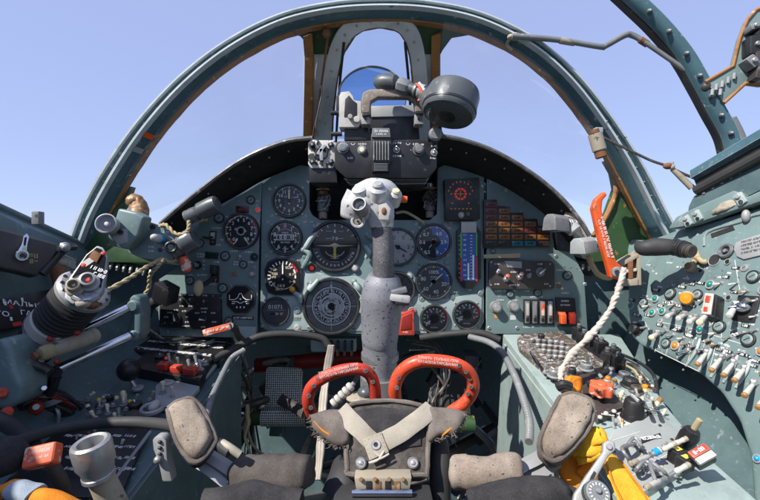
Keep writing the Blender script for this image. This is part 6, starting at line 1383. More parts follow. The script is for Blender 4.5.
# near panel with rows of levers
NP = [(604, 458), (612, 438), (650, 421), (662, 424), (702, 458), (694, 468), (648, 498), (640, 500), (618, 478)]
np_ = cplate(rc, CR, NP, .010, 'grey_pale', 'lever_panel', 'pale panel with wire guards and cream levers')
CRn = Fr(CR.p+CR.n*.010, CR.n, CR.u)
m = MB()
m.prism(CRn.poly([(641, 440), (660, 434), (661, 437), (642, 444)]), 0, .0015, 'shield_black', CRn.base()); m.scrib(CRn.M(651, 438.8, 12), 0, 0, .0050, 6, z=.002)
for x0, y0, x1, y1 in ((612, 441, 640, 432), (616, 455, 626, 470), (628, 478, 660, 462), (668, 450, 686, 463), (640, 470, 672, 452), (604, 458, 618, 452)): m.line(*CRn.loc(x0, y0), *CRn.loc(x1, y1), .0010, 'grey_mark', CRn.base(), .0004)
for x, y in ((614, 452), (626, 470), (660, 426), (690, 458), (645, 488), (672, 440), (641, 452)): m.cyl(.002, 0, .0012, 'black', CRn.M(x, y), 8)
for x, y, n_ in ((630, 446, 3), (665, 449, 3), (680, 456, 4), (650, 466, 3), (658, 478, 3)): m.scrib(CRn.M(x, y, 15), 0, 0, .003, n_, 'shield_black')
part('markings', m, np_)
def lever(par, fr, x0, y0, x1, y1, h0, h1, mats, r=.0035, ring=None):
    m = MB(); a = fr.at(x0, y0, h0); b_ = fr.at(x1, y1, h1); A2 = aim(a, b_); l = (b_-a).length
    m.lathe([(r*1.2, 0), (r*.8, l*.05), (r*.9, l*.3), (r*.8, l*.32)], 'steel', A2, 12); m.lathe([(r*.9, l*.3), (r*1.4, l*.42), (r*1.1, l*.62), (r*1.3, l*.8), (r*1.2, l*.82)], mats[0], A2, 14); m.lathe([(r*1.3, l*.82), (r*1.35, l*.95), (r*.9, l), (0, l*1.01)], mats[1], A2, 14)
    if ring: m.lathe([(r*1.2, l*.0), (r*2.0, l*.05), (r*2.0, l*.2), (r*1.2, l*.25)], ring, A2, 14)
    return part('lever', m, par)
for a in ((655, 454, 633, 463, .012, .02), (657, 453, 676, 443, .012, .024), (668, 447, 688, 438, .012, .026), (665, 478, 646, 488, .010, .018), (668, 476, 690, 464, .012, .022), (640, 460, 630, 464, .01, .012)): lever(np_, CRn, *a, ('bone', 'tan'), .0022)
lever(np_, CRn, 651, 455, 660, 450, .016, .020, ('lamp_blue', 'bone'), .0030)
for pts in (((626, 448), (634, 438), (642, 447)), ((636, 470), (645, 461), (655, 470)), ((655, 480), (650, 462), (664, 472)), ((628, 458), (622, 448), (634, 444))):
    m = MB(); q = [CRn.at(*pts[0], 0), CRn.at(*pts[0], .016), CRn.at(*pts[1], .022), CRn.at(*pts[2], .016), CRn.at(*pts[2], 0)]; m.tube(q, .0020, 'steel', 8, 5); part('wire_guard', m, np_)
for x, y in ((672, 450), (640, 467), (680, 466)): cap_disc(np_, CRn, x, y, 5, 'silver', 'grey')
m = MB(); T = aim(CRn.at(684, 444, .01), CRn.at(697, 424, .04)); m.lathe([(.007, -.004), (.0095, 0), (.010, .014), (.0075, .022), (.003, .024), (0, .025)], 'black', T, 16); part('plug', m, np_, 'black plug with a cream pin')
m = MB(); m.lathe([(.0032, .024), (.0032, .038), (0, .039)], 'cord_cream', T, 10); part('pin', m, np_)
m = MB(); T = Matrix.Translation(CRn.at(702, 458, .020)) @ Matrix.Rotation(-.5, 4, 'Y') @ Matrix.Rotation(.5, 4, 'X'); m.box((0, 0, 0), (.021, .015, .012), 'black', T, .002); m.box((0, .003, .008), (.020, .008, .004), 'red', T, .001); m.box((0, -.005, .008), (.020, .007, .004), 'bone', T, .001); m.scrib(T, 0, .003, .0035, 4, 'white_mark', .0104); part('tagged_box', m, np_, 'black box with a red and white tag')
for x, y in ((684, 470), (676, 462)): m = MB(); m.box((0, 0, .008), (.016, .012, .016), 'black', CRn.M(x, y, 20), .002); m.quad(-.004, -.003, .004, .003, 'yellow_mark', CRn.M(x, y, 20), .0165); part('connector_block', m, np_)
# inner face of the right console: pale panel, triangular gap
ICR = Fr((.2515, .6, -.4), (-1, 0, 0), (0, 0, 1))
m = MB(); q = [V((.2505, y, z)) for y, z in ((.87, -.19), (.60, -.235), (.44, -.265), (.44, -.33), (.60, -.42), (.80, -.34))]; o = [v+V((.004, 0, 0)) for v in q]
m.add(q+o, [tuple(range(6))]+[tuple(range(6, 12))[::-1]]+[(i, (i+1) % 6, 6+(i+1) % 6, 6+i) for i in range(6)], 'teal_pale'); part('inner_panel', m, rc, 'pale teal inner cheek')

# orange cloths and rope
def clothbit(name, poly, fr, mat, h, label, seed, rings=6, power=2.5, wob=.006):
    t = thing(name, label, 'cloth', fr.at(*poly[0])); m = MB(); m.pillow(fr.poly(poly), h, mat, fr.base(), rings=rings, wob=wob, seed=seed, power=power, back=.6); m.jitter(.004, 55, seed=seed); m.jitter(.0015, 170, seed=seed+3); part('fabric', m, t, sharp=80); return t
t = thing('orange_cloth', 'folded yellow orange strap tucked behind the right restraint paddle', 'cloth', P(586, 458, .45))
for i, (pts, r_) in enumerate([([(572, 437, .45), (584, 433, .445), (598, 430, .44)], .0062), ([(571, 444, .447), (585, 441, .440), (601, 437, .437)], .0068), ([(572, 451, .445), (586, 449, .438), (601, 445, .435)], .0068), ([(576, 459, .445), (588, 457, .438), (600, 452, .435)], .0060), ([(599, 428, .445), (604, 440, .437), (601, 455, .440)], .0050)]):
    m = MB(); m.tube(PP(pts), r_, 'yellow_cloth', 14, 8, flat=.45, up=(0, -.8, .6)); m.jitter(.0028, 60, seed=i*3.0); m.jitter(.0010, 200, seed=i); part('fold', m, t, sharp=80)
t = thing('orange_cloth', 'crumpled deep orange strap hanging below the yellow folds', 'cloth', P(578, 490, .44))
for i, (pts, r_) in enumerate([([(578, 458, .455), (574, 470, .45), (577, 486, .44), (584, 500, .44)], .0135), ([(590, 458, .45), (590, 470, .445), (584, 482, .44)], .0090), ([(566, 462, .46), (564, 474, .455), (568, 486, .45)], .0075)]):
    m = MB(); m.tube(PP(pts), r_, 'orange_cloth', 20, 8, flat=.28, up=(.2*(i-1), -.8, .5)); m.jitter(.005, 45, seed=i*5.0); m.jitter(.0016, 150, seed=i); part('fold', m, t, sharp=80)
t = thing('orange_cloth', 'broad bright yellow strap running out of the bottom right of the picture', 'cloth', P(630, 510, .36))
m = MB(); m.tube(PP([(609, 456, .40), (614, 464, .39), (622, 480, .375), (633, 500, .36), (646, 525, .35)]), [.0075, .0105, .0130, .0145, .0150], 'yellow_cloth', 22, 10, flat=.16, up=(.15, -.8, .5)); m.jitter(.003, 40); m.jitter(.0009, 190); part('strap_face', m, t, sharp=80)
for k in (-1, 1):
    m = MB(); m.tube([p+V((k*.0105*min(1, .55+.2*i), -.003, .001)) for i, p in enumerate(PP([(611, 460, .394), (614, 464, .387), (622, 480, .372), (633, 500, .357), (646, 525, .347)]))], .0009, 'orange_cloth', 6, 8); m.jitter(.0010, 60); part('stitching', m, t)
f3 = Fr(P(570, 385, .60), (-.1, -.8, .6), (0, .6, .8))
t = clothbit('orange_tag', [(561, 380), (566, 376), (580, 379), (581, 388), (577, 395), (565, 396), (560, 390)], f3, 'orange_cloth', .010, 'orange cloth tag at the foot of the white rope', 9.0)
m = MB(); m.tube(PP([(558, 387, .585), (564, 385, .58), (570, 387, .58)]), .007, 'black', 10, 3); part('clip', m, t)
m = MB(); c = catmull(PP([(624, 268, .70), (620, 284, .69), (614, 302, .68), (603, 320, .67), (588, 338, .655), (574, 352, .64), (564, 366, .62), (560, 380, .60)]), 14)
for s0 in range(3):
    T_ = []
    for i, p in enumerate(c):
        t_ = (c[min(i+1, len(c)-1)]-c[max(0, i-1)]).normalized(); n_ = t_.cross(V((0, 1, 0))).normalized(); b_ = t_.cross(n_); a = i*.55+s0*2*PI/3
        T_.append(p+(n_*math.cos(a)+b_*math.sin(a))*.0018)
    m.tube(T_, .0030, 'rope_white', 10)
m.jitter(.0024, 90); m.jitter(.0012, 260); part('rope', m, None, 'thick white twisted rope from the orange emergency lever to the orange tag', 'rope', sharp=80)
# orange emergency lever
t = thing('emergency_lever', 'tall orange lever with a hooked top and faded white lettering at the right', 'lever', P(617, 280, .74))
f = fv(.74); lp_ = [(605, 191), (607.5, 195), (603, 200), (602, 210), (606, 226), (611, 245), (617, 262), (622, 266), (621, 280), (611, 278), (607, 262), (602, 246), (597, 226), (593, 208), (596, 199)]
m = MB(); m.prism(f.poly(lp_), -.014, 0, 'orange', f.base(), .003, 3); part('lever_arm', m, t)
m = MB(); m.scrib(Matrix.Translation(P(605.5, 236, .7392)) @ Matrix.Rotation(PI/2, 4, 'X') @ Matrix.Rotation(math.radians(-75), 4, 'Z'), 0, .0025, .0045, 17, 'white_mark', .0004, seed=4); m.scrib(Matrix.Translation(P(605.5, 236, .7392)) @ Matrix.Rotation(PI/2, 4, 'X') @ Matrix.Rotation(math.radians(-75), 4, 'Z'), 0, -.004, .0035, 19, 'white_mark', .0004, seed=9); part('lettering', m, t)
m = MB(); T = aim(P(617, 272, .735), P(617, 272, .70)); m.cyl(.009, 0, .006, 'steel', T, 18, .002); m.cyl(.004, .006, .010, 'black', T, 10); part('pivot', m, t)
t = thing('lever_bracket', 'corroded cream and rust slotted bracket beside the orange emergency lever', 'bracket', P(632, 285, .82)); f = Fr(P(632, 268, .80), (-.3, -1, 0), (0, 0, 1))
m = MB(); m.prism(f.poly([(618, 262), (639, 250), (641, 284), (622, 285)]), -.03, -.008, 'tan', f.base(), .002); part('back_plate', m, t)
for i, (pl, mt) in enumerate((([(636, 251), (640, 249.5), (641, 285), (637, 285)], 'tan'), ([(619, 263), (638, 253), (638, 257), (620, 267)], 'tan'), ([(624, 270), (636, 268), (636, 271), (624, 273)], 'bone'), ([(622, 279), (637, 278), (637, 285), (622, 286)], 'tan'), ([(627, 262), (632, 260), (632, 278), (628, 279)], 'rust'))): m = MB(); m.prism(f.poly(pl), -.012, .004+.001*i, mt, f.base(), .0012); part('flange', m, t)
# grey square-headed lamps right
canister(P(572, 226, .80), P(550, 223, .78), .0165, 'grey', 'pale square headed lamp over the right end of the warning grid', 'swivel lamps', True)
canister(P(598, 244, .80), P(578, 247, .77), .0155, 'grey_pale', 'pale square headed lamp beside the orange emergency lever', 'swivel lamps', True)
cord([(566, 215, .83), (576, 217, .815), (583, 226, .81), (587, 237, .815)], .0062, 'rope_white', 'white conduit arching over the right square headed lamps', 12, 'conduit', 'conduit', twist=False)
cord([(588, 256, .80), (592, 265, .80), (598, 274, .80), (608, 278, .81), (614, 275, .82)], .0050, 'cord_cream', 'cream cord sagging under the orange emergency lever', 12, 'cord', 'cord', twist=False)
m = MB(); m.tube(PP([(566, 222, .81), (574, 228, .80), (578, 236, .805), (584, 243, .81)]), .0085, 'steel', 14, 5); m.cyl(.013, 0, .012, 'grey_pale', aim(P(571, 227, .795), P(576, 232, .79)), 16, .002); part('lamp_joint', m, None, 'steel swivel joint between the two square headed lamps', 'joint')
m = MB(); m.prism([((x-CX)/F*.93, (CY-y)/F*.93) for x, y in [(551, 232), (575, 226), (592, 244), (592, 262), (553, 252)]], 0, .02, 'grey_dark', Matrix.Translation((0, .93, 0)) @ Matrix.Rotation(PI/2, 4, 'X'), .006); part('junction_box', m, None, 'dark rounded junction box behind the square headed lamps', 'box')
m = MB(); q = [P(*a) for a in ((596, 296, .93), (622, 290, .90), (640, 300, .86), (630, 330, .86), (606, 318, .92))]; 
part('x', m) if 0 else None

# ------------------------------------------------------------------ right wall panel
wp = thing('wall_panel', 'right wall switch panel with coloured lamps and a slanting row of long cream switches', 'switch panel', RW.at(700, 400))
up_ = [(626, 238), (648, 240), (680, 228), (700, 224), (770, 204), (850, 180), (850, 470), (765, 520), (752, 500), (749, 455), (738, 420), (720, 392), (700, 374), (672, 359), (640, 345), (631, 336), (628, 320)]
RB = Fr(RW.p-RW.n*.0, RW.n, RW.u)
m = MB(); m.prism(RW.poly(up_), -.05, 0, 'teal', RW.base(), .007, 3); pb = part('panel_body', m, wp)
m = MB()
labs = [(632, 300, 3), (643, 298, 3), (656, 290, 4), (682, 287, 4), (700, 283, 5), (692, 284, 3), (661, 306, 3), (637, 315, 4), (648, 315, 3), (680, 306, 4), (693, 306, 3), (710, 298, 3), (708, 322, 3), (676, 330, 5), (690, 335, 5), (704, 341, 5), (715, 345, 4), (720, 350, 3), (735, 335, 3), (746, 326, 3), (735, 292, 3), (726, 277, 3), (744, 355, 4), (755, 361, 5), (689, 346, 4), (700, 352, 3), (660, 325, 3), (736, 268, 3), (690, 336, 4), (754, 366, 3), (729, 352, 3), (668, 303, 3)]
for i, (x, y, n_) in enumerate(labs):
    s = RW.s(x, y); m.prism([(-n_*1.35*s, -1.6*s), (n_*1.35*s, -1.6*s), (n_*1.35*s, 1.6*s), (-n_*1.35*s, 1.6*s)], 0, .0012, 'black', RW.M(x, y, -6)); m.scrib(RW.M(x, y, -6), 0, 0, 2.0*s, n_, z=.0016, seed=i)
for x0, y0, x1, y1 in ((645, 322, 660, 348), (660, 322, 690, 328), (690, 328, 745, 345), (720, 300, 722, 340), (735, 260, 740, 290), (655, 350, 700, 372)): m.line(*RW.loc(x0, y0), *RW.loc(x1, y1), .0012, 'grey_mark', RW.base(), .0005)
for i in range(40):
    x, y = random.uniform(634, 760), random.uniform(240, 370)
    m.cyl(.0018, 0, .001, 'steel', RW.M(x, y), 8)
part('lettering_strips', m, wp)
lamps_ = [(632, 306, 4, 'lamp_green'), (656, 299, 4.2, 'lamp_green'), (653, 313, 4.2, 'lamp_green'), (663, 311.5, 4.4, 'lamp_green'), (711, 285, 5, 'lamp_green'), (701, 330, 4.6, 'lamp_green'), (676, 346, 5, 'lamp_amber'), (762, 352, 5, 'lamp_amber'), (758, 459, 4.5, 'lamp_blue')]
for x, y, r_, mt in lamps_: lamp(wp, RW, x, y, r_*.86, mt, {'lamp_green': 'teal green lamp', 'lamp_amber': 'amber lamp', 'lamp_blue': 'blue lamp'}[mt], ring='silver', tall=1.0)
for x, y, r_ in ((644, 303, 4.6), (671, 294, 5.6), (666.5, 343.5, 4.8), (720, 327, 6), (754, 277, 6), (749, 340, 6.5), (698, 295, 5)): cap_disc(wp, RW, x, y, r_)
m = MB(); T = RW.M(687, 298); s = RW.s(687, 298); T2 = aim(RW.at(688, 298), RW.at(684, 299, .03)); m.lathe([(.012, 0), (.012, .01), (.009, .012)], 'tan', T2, 18); m.lathe([(.0095, .010), (.0100, .022), (.008, .026), (0, .027)], 'amber', T2, 20); part('yellow_knob', m, wp, 'yellow push knob')
def wsw(x0, y0, x1, y1, h=.03, r=.0052, tipm='brown_tip'):
    m = MB(); a = RW.at(x0, y0, 0); b_ = RW.at(x1, y1, h); A2 = aim(a, b_); l = (b_-a).length
    m.lathe([(r*1.7, -.002), (r*1.7, .004), (r*1.1, .006), (r*.8, .009)], 'steel', A2, 6)
    m.lathe([(r*.6, .006), (r*.8, l*.3), (r*1.05, l*.75), (r*1.1, l*.91)], 'bone', A2, 14); m.lathe([(r*1.14, l*.91), (r*1.1, l*.98), (r*.8, l*1.01), (0, l*1.02)], tipm, A2, 14); return part('long_switch', m, wp)
for x, y in ((668, 316), (679, 318), (690, 321)): wsw(x+7, y-4, x-1, y+1, .026, .0038, 'bone')
wsw(709, 313, 699, 323, .03, .0042, 'cream'); wsw(737, 304, 729, 316, .03, .004, 'bone'); wsw(659, 333, 651, 338, .022, .0042, 'cream')
for x0, y0, x1, y1 in ((707, 353, 697, 365), (722, 358, 711, 371), (734, 363, 723, 376), (745, 369, 734, 381), (754, 384, 744, 396), (768, 395, 758, 408)): wsw(x0+1, y0-2, x1, y1, .028, .0034)
toggle(wp, RW, 689, 351, 12, -.7, -1, 'chrome', r=1.5, lean=1)
for x, y in ((638, 330),): knob(wp, RW, x, y, 5.5, 'black', 1.3, pointer=False)
m = MB(); q = [(713, 296), (722, 297), (719, 318), (709, 317)]; m.prism(RW.poly(q), 0, .016, 'bone', RW.base(), .0015); m.prism(RW.poly([(722.5, 297), (725, 300), (723, 321), (719.5, 318)]), 0, .016, 'black', RW.base(), .001)
m.prism(RW.poly([(715, 299), (719.5, 299.5), (718, 306), (713.5, 305.5)]), .016, .0175, 'red', RW.base(), .0005); m.prism(RW.poly([(713, 310), (716.5, 310.5), (716, 315), (712, 314.5)]), .016, .0175, 'red', RW.base(), .0005); part('guarded_switch', m, wp, 'white block with two red windows')
m = MB(); T = RW.M(747, 309); m.prism([(-.016, -.02), (.016, -.02), (.016, .02), (-.016, .02)], -.001, .003, 'black', T, .002); m.ell((0, 0, .008), (.010, .008, .008), 'chrome', T); m.tube([T @ V((0, 0, .01)), T @ V((-.012, -.006, .018))], .0035, 'chrome', 10); m.tube([T @ V((0, .004, .01)), T @ V((.01, .01, .014))], .0035, 'chrome', 10); part('latch', m, wp, 'chrome latch')
m = MB(); m.prism(RW.poly([(737, 243), (745, 240), (770, 232), (800, 224), (800, 246), (770, 254), (745, 260), (738, 257), (735, 250)]), 0, .003, 'silver', RW.base(), .001)
for j in range(4): m.scrib(RW.M(753, 240.5+j*3.8, 12), 0, 0, .0030, 11, 'shield_black', .0033, seed=j)
part('data_plate', m, wp, 'oval data plate')
m = MB(); T = RW.M(727, 251.5); m.ring(.007, .0125, 0, .006, 'grey_dark', T, 26, .002); m.cyl(.007, -.001, .002, 'black', T, 16); m.cyl(.003, .002, .005, 'steel', T, 12); part('socket', m, wp)
m = MB(); T = RW.M(714.5, 260); m.cyl(.0095, 0, .0008, 'shield_black', T, 24); m.ring(.0092, .0108, 0, .0015, 'teal', T, 24, .0005); part('drilled_hole', m, wp)
m = MB(); m.prism(RW.poly([(711, 234), (733, 226), (735, 230), (712, 238)]), 0, .001, 'shield_black', RW.base()); part('slot', m, wp)
m = MB(); 
for x0, y0, x1, y1 in ((706, 231, 711, 230), ): pass
m.tube([RW.at(704, 246, .001), RW.at(708, 232, .001), RW.at(740, 222, .001), RW.at(752, 216, .001), RW.at(772, 212, .001)], .0022, 'teal', 8, 4); m.ell(RW.at(746, 216, .006), (.006, .006, .010), 'silver'); part('raised_seam', m, wp)
# rubber plug and cord on the wall
t = thing('rubber_plug', 'black rubber intercom plug with a cream cord high on the right wall', 'plug', P(690, 255, .70))
m = MB(); m.tube([P(638, 244, .76), P(643, 248, .74), P(655, 247, .73), P(668, 247, .72), P(676, 247, .72)], [.006, .013, .0155, .014, .011], 'rubber', 20, 6); part('rubber_hood', m, t)
m = MB(); A2 = aim(P(674, 247, .72), P(690, 251, .69))
for k in range(4): m.cyl(.0145-.001*(k % 2), k*.007, k*.007+.005, 'black', A2, 18, .001)
m.cyl(.011, .024, .036, 'brown_black', A2, 16, .002); part('plug_body', m, t)
m = MB(); m.tube([RW.at(688, 247, .012), RW.at(694, 250, .010), RW.at(697, 257, .006), RW.at(692, 265, .006)], .0045, 'cord_cream', 10, 5); m.tube([RW.at(697, 257, .006), RW.at(703, 262, .008), RW.at(707, 261, .006)], .0040, 'cord_cream', 10, 5); m.ell(RW.at(697, 257, .007), (.006, .006, .006), 'cord_cream'); part('cord', m, t)
m = MB(); T = RW.M(693, 268); m.cyl(.009, 0, .010, 'tan', T, 16, .003); m.cyl(.006, .01, .013, 'brass', T, 12, .001); part('socket', m, t)

# upper rail on the right sill: hinge rail, slab, outer trim
t = thing('canopy_rail', 'teal canopy rail with riveted hinge blocks above the right wall', 'canopy rail', P(720, 225, .75))
UR = Fr(P(720, 200, .72), (-1, -.30, .10), (0, .1, 1))
m = MB(); m.prism(UR.poly([(684, 232), (688, 206), (693, 196), (760, 158), (840, 118), (840, 190), (760, 190), (748, 196), (700, 222)]), -.03, 0, 'teal_wall', UR.base(), .004, 2); part('slab', m, t)
m = MB(); m.prism(UR.poly([(676, 230), (684, 218), (696, 212), (742, 192), (748, 194), (752, 200), (840, 160), (840, 180), (760, 206), (700, 226)]), 0, .020, 'teal', UR.base(), .004, 2); rl = part('hinge_rail', m, t)
UR2 = Fr(UR.p+UR.n*.020, UR.n, UR.u)
for x, y in ((688, 221), (698, 216), (741, 199)): m = MB(); T = UR2.M(x, y, 25); m.box((0, 0, .001), (.014, .020, .006), 'teal_pale', T, .003); m.cyl(.004, .003, .007, 'silver', T @ Matrix.Translation((0, .004, 0)), 10, .001); m.cyl(.003, .003, .006, 'black', T @ Matrix.Translation((0, -.006, 0)), 10); part('hinge_block', m, rl)
m = MB(); 
for i in range(9): m.ell(UR2.at(706+i*4, 213-i*1.9, .002), (.005+.003*(i % 3), .004, .004), 'tan' if i % 2 else 'brass')
m.jitter(.002, 90); part('dried_sealant', m, rl) if 0 else None
m = MB(); m.pillow(UR2.poly([(712, 211), (722, 203), (734, 200), (735, 206), (722, 212), (713, 215)]), .004, 'tan', UR2.base(), wob=.004, seed=3); m.jitter(.002, 120); part('dried_sealant', m, rl)
for i in range(6): m = MB(); m.cyl(.0028, 0, .002, 'steel', UR.M(704+i*9, 193-i*5.2), 8, .0005); part('rivet', m, t)
t = thing('canopy_seal_rail', 'dark grooved seal rail slanting above the canopy rail at the right edge', 'rail', P(730, 165, .70))
a = [P(694, 176, .76), P(760, 138, .66), P(860, 82, .54)]; m = MB()
m.tube(a, .012, 'teal_frame', 4, 0, up=(-.3, -.3, .9)); m.tube([v+V((.01, .0, -.012)) for v in a], .012, 'black', 6, 0); m.tube([v+V((.004, 0, -.026)) for v in a], .009, 'rubber', 10); part('rail', m, t)

# second arch (open canopy frame) and bracket
t = thing('canopy_hoop', 'slender teal open canopy hoop crossing the sky at the upper right', 'canopy frame', P(734, 152, .74))
c = catmull(PP([(560, -70, .74), (600, -30, .74), (632, 0, .74), (659, 26, .74), (683, 55, .74), (700, 84, .74), (714, 110, .74), (727, 134, .74), (733, 156, .74)]), 8)
ce = P(520, 250, .74); us = [(ce-p).normalized() for p in c]; k = .74/F
m = MB(); m.sweep(c, us, [(-6*k, -.012), (-6*k, .02), (5*k, .02), (5*k, -.004), (1*k, -.012)], 'teal_frame'); m.sweep(c, us, [(-8*k, -.002), (-8*k, .022), (-6*k, .022), (-6*k, -.002)], 'lit_rib_paint'); fr_ = part('hoop', m, t, sharp=50)
m = MB(); m.sweep(c[6:], us[6:], [(5*k, .004), (5*k, .02), (6*k, .02), (6*k, .006)], 'black'); part('seal', m, fr_)
for i in range(20, len(c)-2, 6): m = MB(); p = c[i]+us[i]*k*2+V((0, -.012, 0)); m.ell(p, (.0045, .004, .0045), 'grey_dark'); m.ell(p+V((0, -.002, 0)), (.0025, .003, .0025), 'silver'); part('bolt', m, fr_)
m = MB(); m.tube([c[-14], c[-8], c[-1]], .0080, 'grey', 12, 4); 
for i, v in enumerate(m.v): m.v[i] = v+V((.016, -.005, 0))
part('strut_tube', m, fr_)
t = thing('canopy_bracket', 'teal plate bracket with orange edging and dark latch gear at the top right corner', 'bracket', P(715, 92, .72)); f = Fr(P(735, 60, .72), (-.15, -1, 0), (0, 0, 1))
bp_ = [(705, 82), (712, 78), (733, 66), (740, 38), (747, 20), (756, 10), (790, -5), (800, 84), (762, 85), (746, 83), (724, 103), (720, 96)]
m = MB(); m.prism(f.poly(bp_), -.012, 0, 'teal', f.base(), .002); part('plate', m, t)
m = MB(); m.tube([f.at(x, y, .0) for x, y in bp_[:7]], .0028, 'sealant', 8); m.tube([f.at(x, y, .0) for x, y in bp_[7:11]], .0028, 'sealant', 8); m.jitter(.0006, 90); part('edging', m, t)
for x, y in ((716, 87), (722, 84), (728, 80), (734, 76), (712, 92), (720, 92)): m = MB(); m.tube([f.at(x, y+3, .003), f.at(x+.6, y-3, .003)], .0025, 'silver', 8); part('rivet', m, t)
for i, (x, y, sx, sy) in enumerate(((748, 50, .02, .03), (756, 62, .024, .035), (745, 66, .014, .02), (758, 40, .016, .03), (752, 74, .03, .012), (747, 32, .01, .014))): m = MB(); T = f.M(x, y, 20*i, .0); m.box((0, 0, .010), (sx, sy, .024), ('black', 'brown_black', 'grey')[i % 3], T, .003); m.cyl(.004, .02, .026, 'steel', T, 10, .001); part('latch_gear', m, t)
# bent rod between the frames
t = thing('canopy_rod', 'thin cranked teal rod spanning the sky between the two arches', 'rod', P(514, 37, .78)); c = PP([(512, 36, .77), (520, 36.5, .77), (560, 40, .77), (600, 46.5, .765), (606, 45.5, .765), (624, 35.5, .76), (632, 35, .76), (646, 43, .755), (668, 58, .75), (706, 84, .74)])
m = MB(); m.tube(c, [.005, .0052, .0050, .0050, .0052, .0055, .0052, .0042, .0040, .0040], 'grey', 14, 5); part('rod', m, t)
for (x, y, x2, y2, dd) in ((560, 40.3, 575, 42.8, .77), (640, 39.5, 648, 44.5, .757)): m = MB(); A2 = aim(P(x, y, dd), P(x2, y2, dd)); m.cyl(.0058, 0, (P(x2, y2, dd)-P(x, y, dd)).length, 'rust' if x > 600 else 'tan', A2, 12, .001); part('rust_band', m, t)
m = MB(); A2 = aim(P(518, 36, .77), P(508, 38, .79)); m.cyl(.007, 0, .012, 'tan', A2, 12, .002); m.ell(P(511, 37, .775), (.007, .007, .005), 'tan'); m.tube(PP([(511, 37, .775), (507, 44, .79), (512, 50, .79)]), .003, 'tan', 8, 3); part('end_fitting', m, t)
m = MB(); m.ell(P(706, 87, .735), (.010, .010, .010), 'brown_black'); part('ball_joint', m, t)
# cable with cylinder on right arch
t = thing('canopy_stay', 'tan cylinder on the right arch holding a thin steel cable', 'stay cable', P(597, 140, .80)); m = MB(); A2 = aim(P(595, 134, .80), P(601, 155, .80)); m.cyl(.0125, 0, .034, 'tan', A2, 22, .003); m.cyl(.009, -.008, 0, 'rust', A2, 16, .002); m.cyl(.0105, .034, .046, 'rust', A2, 18, .002); m.box(P(598, 131, .80), (.014, .012, .012), 'silver', bev=.002); part('cylinder', m, t)
m = MB(); m.tube(PP([(600, 136, .795), (625, 148, .79), (650, 160, .785), (667, 166, .78), (684, 174, .775), (702, 181, .77)]), .0026, 'brown_black', 8, 5); part('cable', m, t)
m = MB(); m.ell(P(668, 166, .778), (.009, .006, .006), 'rust'); m.tube(PP([(672, 162, .778), (672, 169, .778)]), .003, 'silver', 8); m.ell(P(672, 167, .776), (.005, .005, .005), 'tan'); part('turnbuckle', m, t)
m = MB(); m.tube(PP([(672, 169, .778), (682, 178, .775), (692, 188, .77)]), [.004, .0055, .0055], 'tan', 12, 4); part('link', m, t)
m = MB(); m.ell(P(701, 181, .768), (.0065, .0065, .0065), 'bone'); part('ball_end', m, t)

# bottom right: grey lever, disc, cover
t = thing('hand_lever', 'pale grey flat lever leaning up from the bottom right beside the orange cloth', 'lever', P(580, 500, .36)); f = Fr(P(598, 465, .37), (-.2, -.8, .5), (0, .5, .8))
m = MB(); m.prism(f.poly([(603, 443), (608, 440), (615, 441), (616, 450), (609, 456), (590, 490), (584, 506), (572, 506), (574, 494), (586, 476), (603, 452)]), -.008, 0, 'silver', f.base(), .002, 3); part('blade', m, t)
m = MB(); m.prism(f.poly([(591, 476), (594, 471), (596, 473), (588, 490), (586, 488)]), 0, .0008, 'shield_black', f.base()); part('slot', m, t)
m = MB(); m.cyl(.0025, 0, .002, 'steel', f.M(609, 447), 12, .0005); part('rivet', m, t)
t = thing('round_cover', 'dark grey graduated disc cut by the bottom edge of the picture', 'disc', P(598, 500, .345)); f = Fr(P(598, 490, .345), (-.1, -.8, .65), (0, .6, .8)); q = 12.5*.345/F
m = MB(); m.cyl(q, -.010, 0, 'grey_dark', f.M(598, 493), 44, .0015); m.cyl(q*.88, 0, .0012, 'grey', f.M(598, 493), 40, .0005); m.ticks(q*.55, q*.72, 16, 0, 337, .0005, 'white_mark', f.M(598, 493), .0016); part('disc', m, t)
m = MB(); m.cyl(.0022, 0, .003, 'steel', f.M(598, 491, 0, .0012), 14, .0006); part('hub', m, t)
m = MB(); m.tube(PP([(520, 512, .40), (545, 495, .41), (575, 500, .41)]), .012, 'dark_cloth', 20, 5); m.jitter(.003, 50); part('harness_strap', m, None, 'dark harness strap under the right restraint paddle', 'strap', sharp=80)


# more fittings on the right wall panel and right console
R = random.Random(21)
for x, y in ((640, 322), (647, 327), (667, 331), (674, 335), (684, 338), (690, 343), (697, 346), (706, 349), (712, 340), (719, 344), (727, 349), (733, 356), (742, 352), (737, 329), (744, 333), (757, 330), (731, 337), (650, 305.5), (676, 304), (722, 283), (738, 283), (748, 291), (758, 300), (705, 300), (757, 316), (766, 372), (716, 333), (683, 309)):
    toggle(wp, RW, x, y, R.uniform(6, 9), -.8, -.9, R.choice(['steel', 'bone', 'cream', 'steel']), R.choice([None, None, 'bone', 'brown_tip']), R.uniform(.8, 1.05), lean=.9)
for x, y, r_ in ((661, 321, 2.6), (697, 318, 2.4), (729, 298, 3), (742, 318, 2.6), (709, 325, 2.6), (688, 329, 2.4), (728, 262, 3), (745, 268, 3.4), (701, 271, 2.6), (764, 290, 5)): cap_disc(wp, RW, x, y, r_, R.choice(['black', 'grey', 'teal']), 'grey')
m = MB()
for i in range(70):
    x, y = R.uniform(640, 765), R.uniform(262, 385)
    if y > 300+(x-628)*.75: continue
    m.scrib(RW.M(x, y, -6), 0, 0, .0026, R.randint(2, 6), 'white_mark', .0006, seed=i)
for i in range(9): x = 655+i*11; m.line(*RW.loc(x, 352+i*3.2), *RW.loc(x+6, 330+i*3.2), .0009, 'grey_mark', RW.base(), .0005)
part('engraved_lines', m, wp)
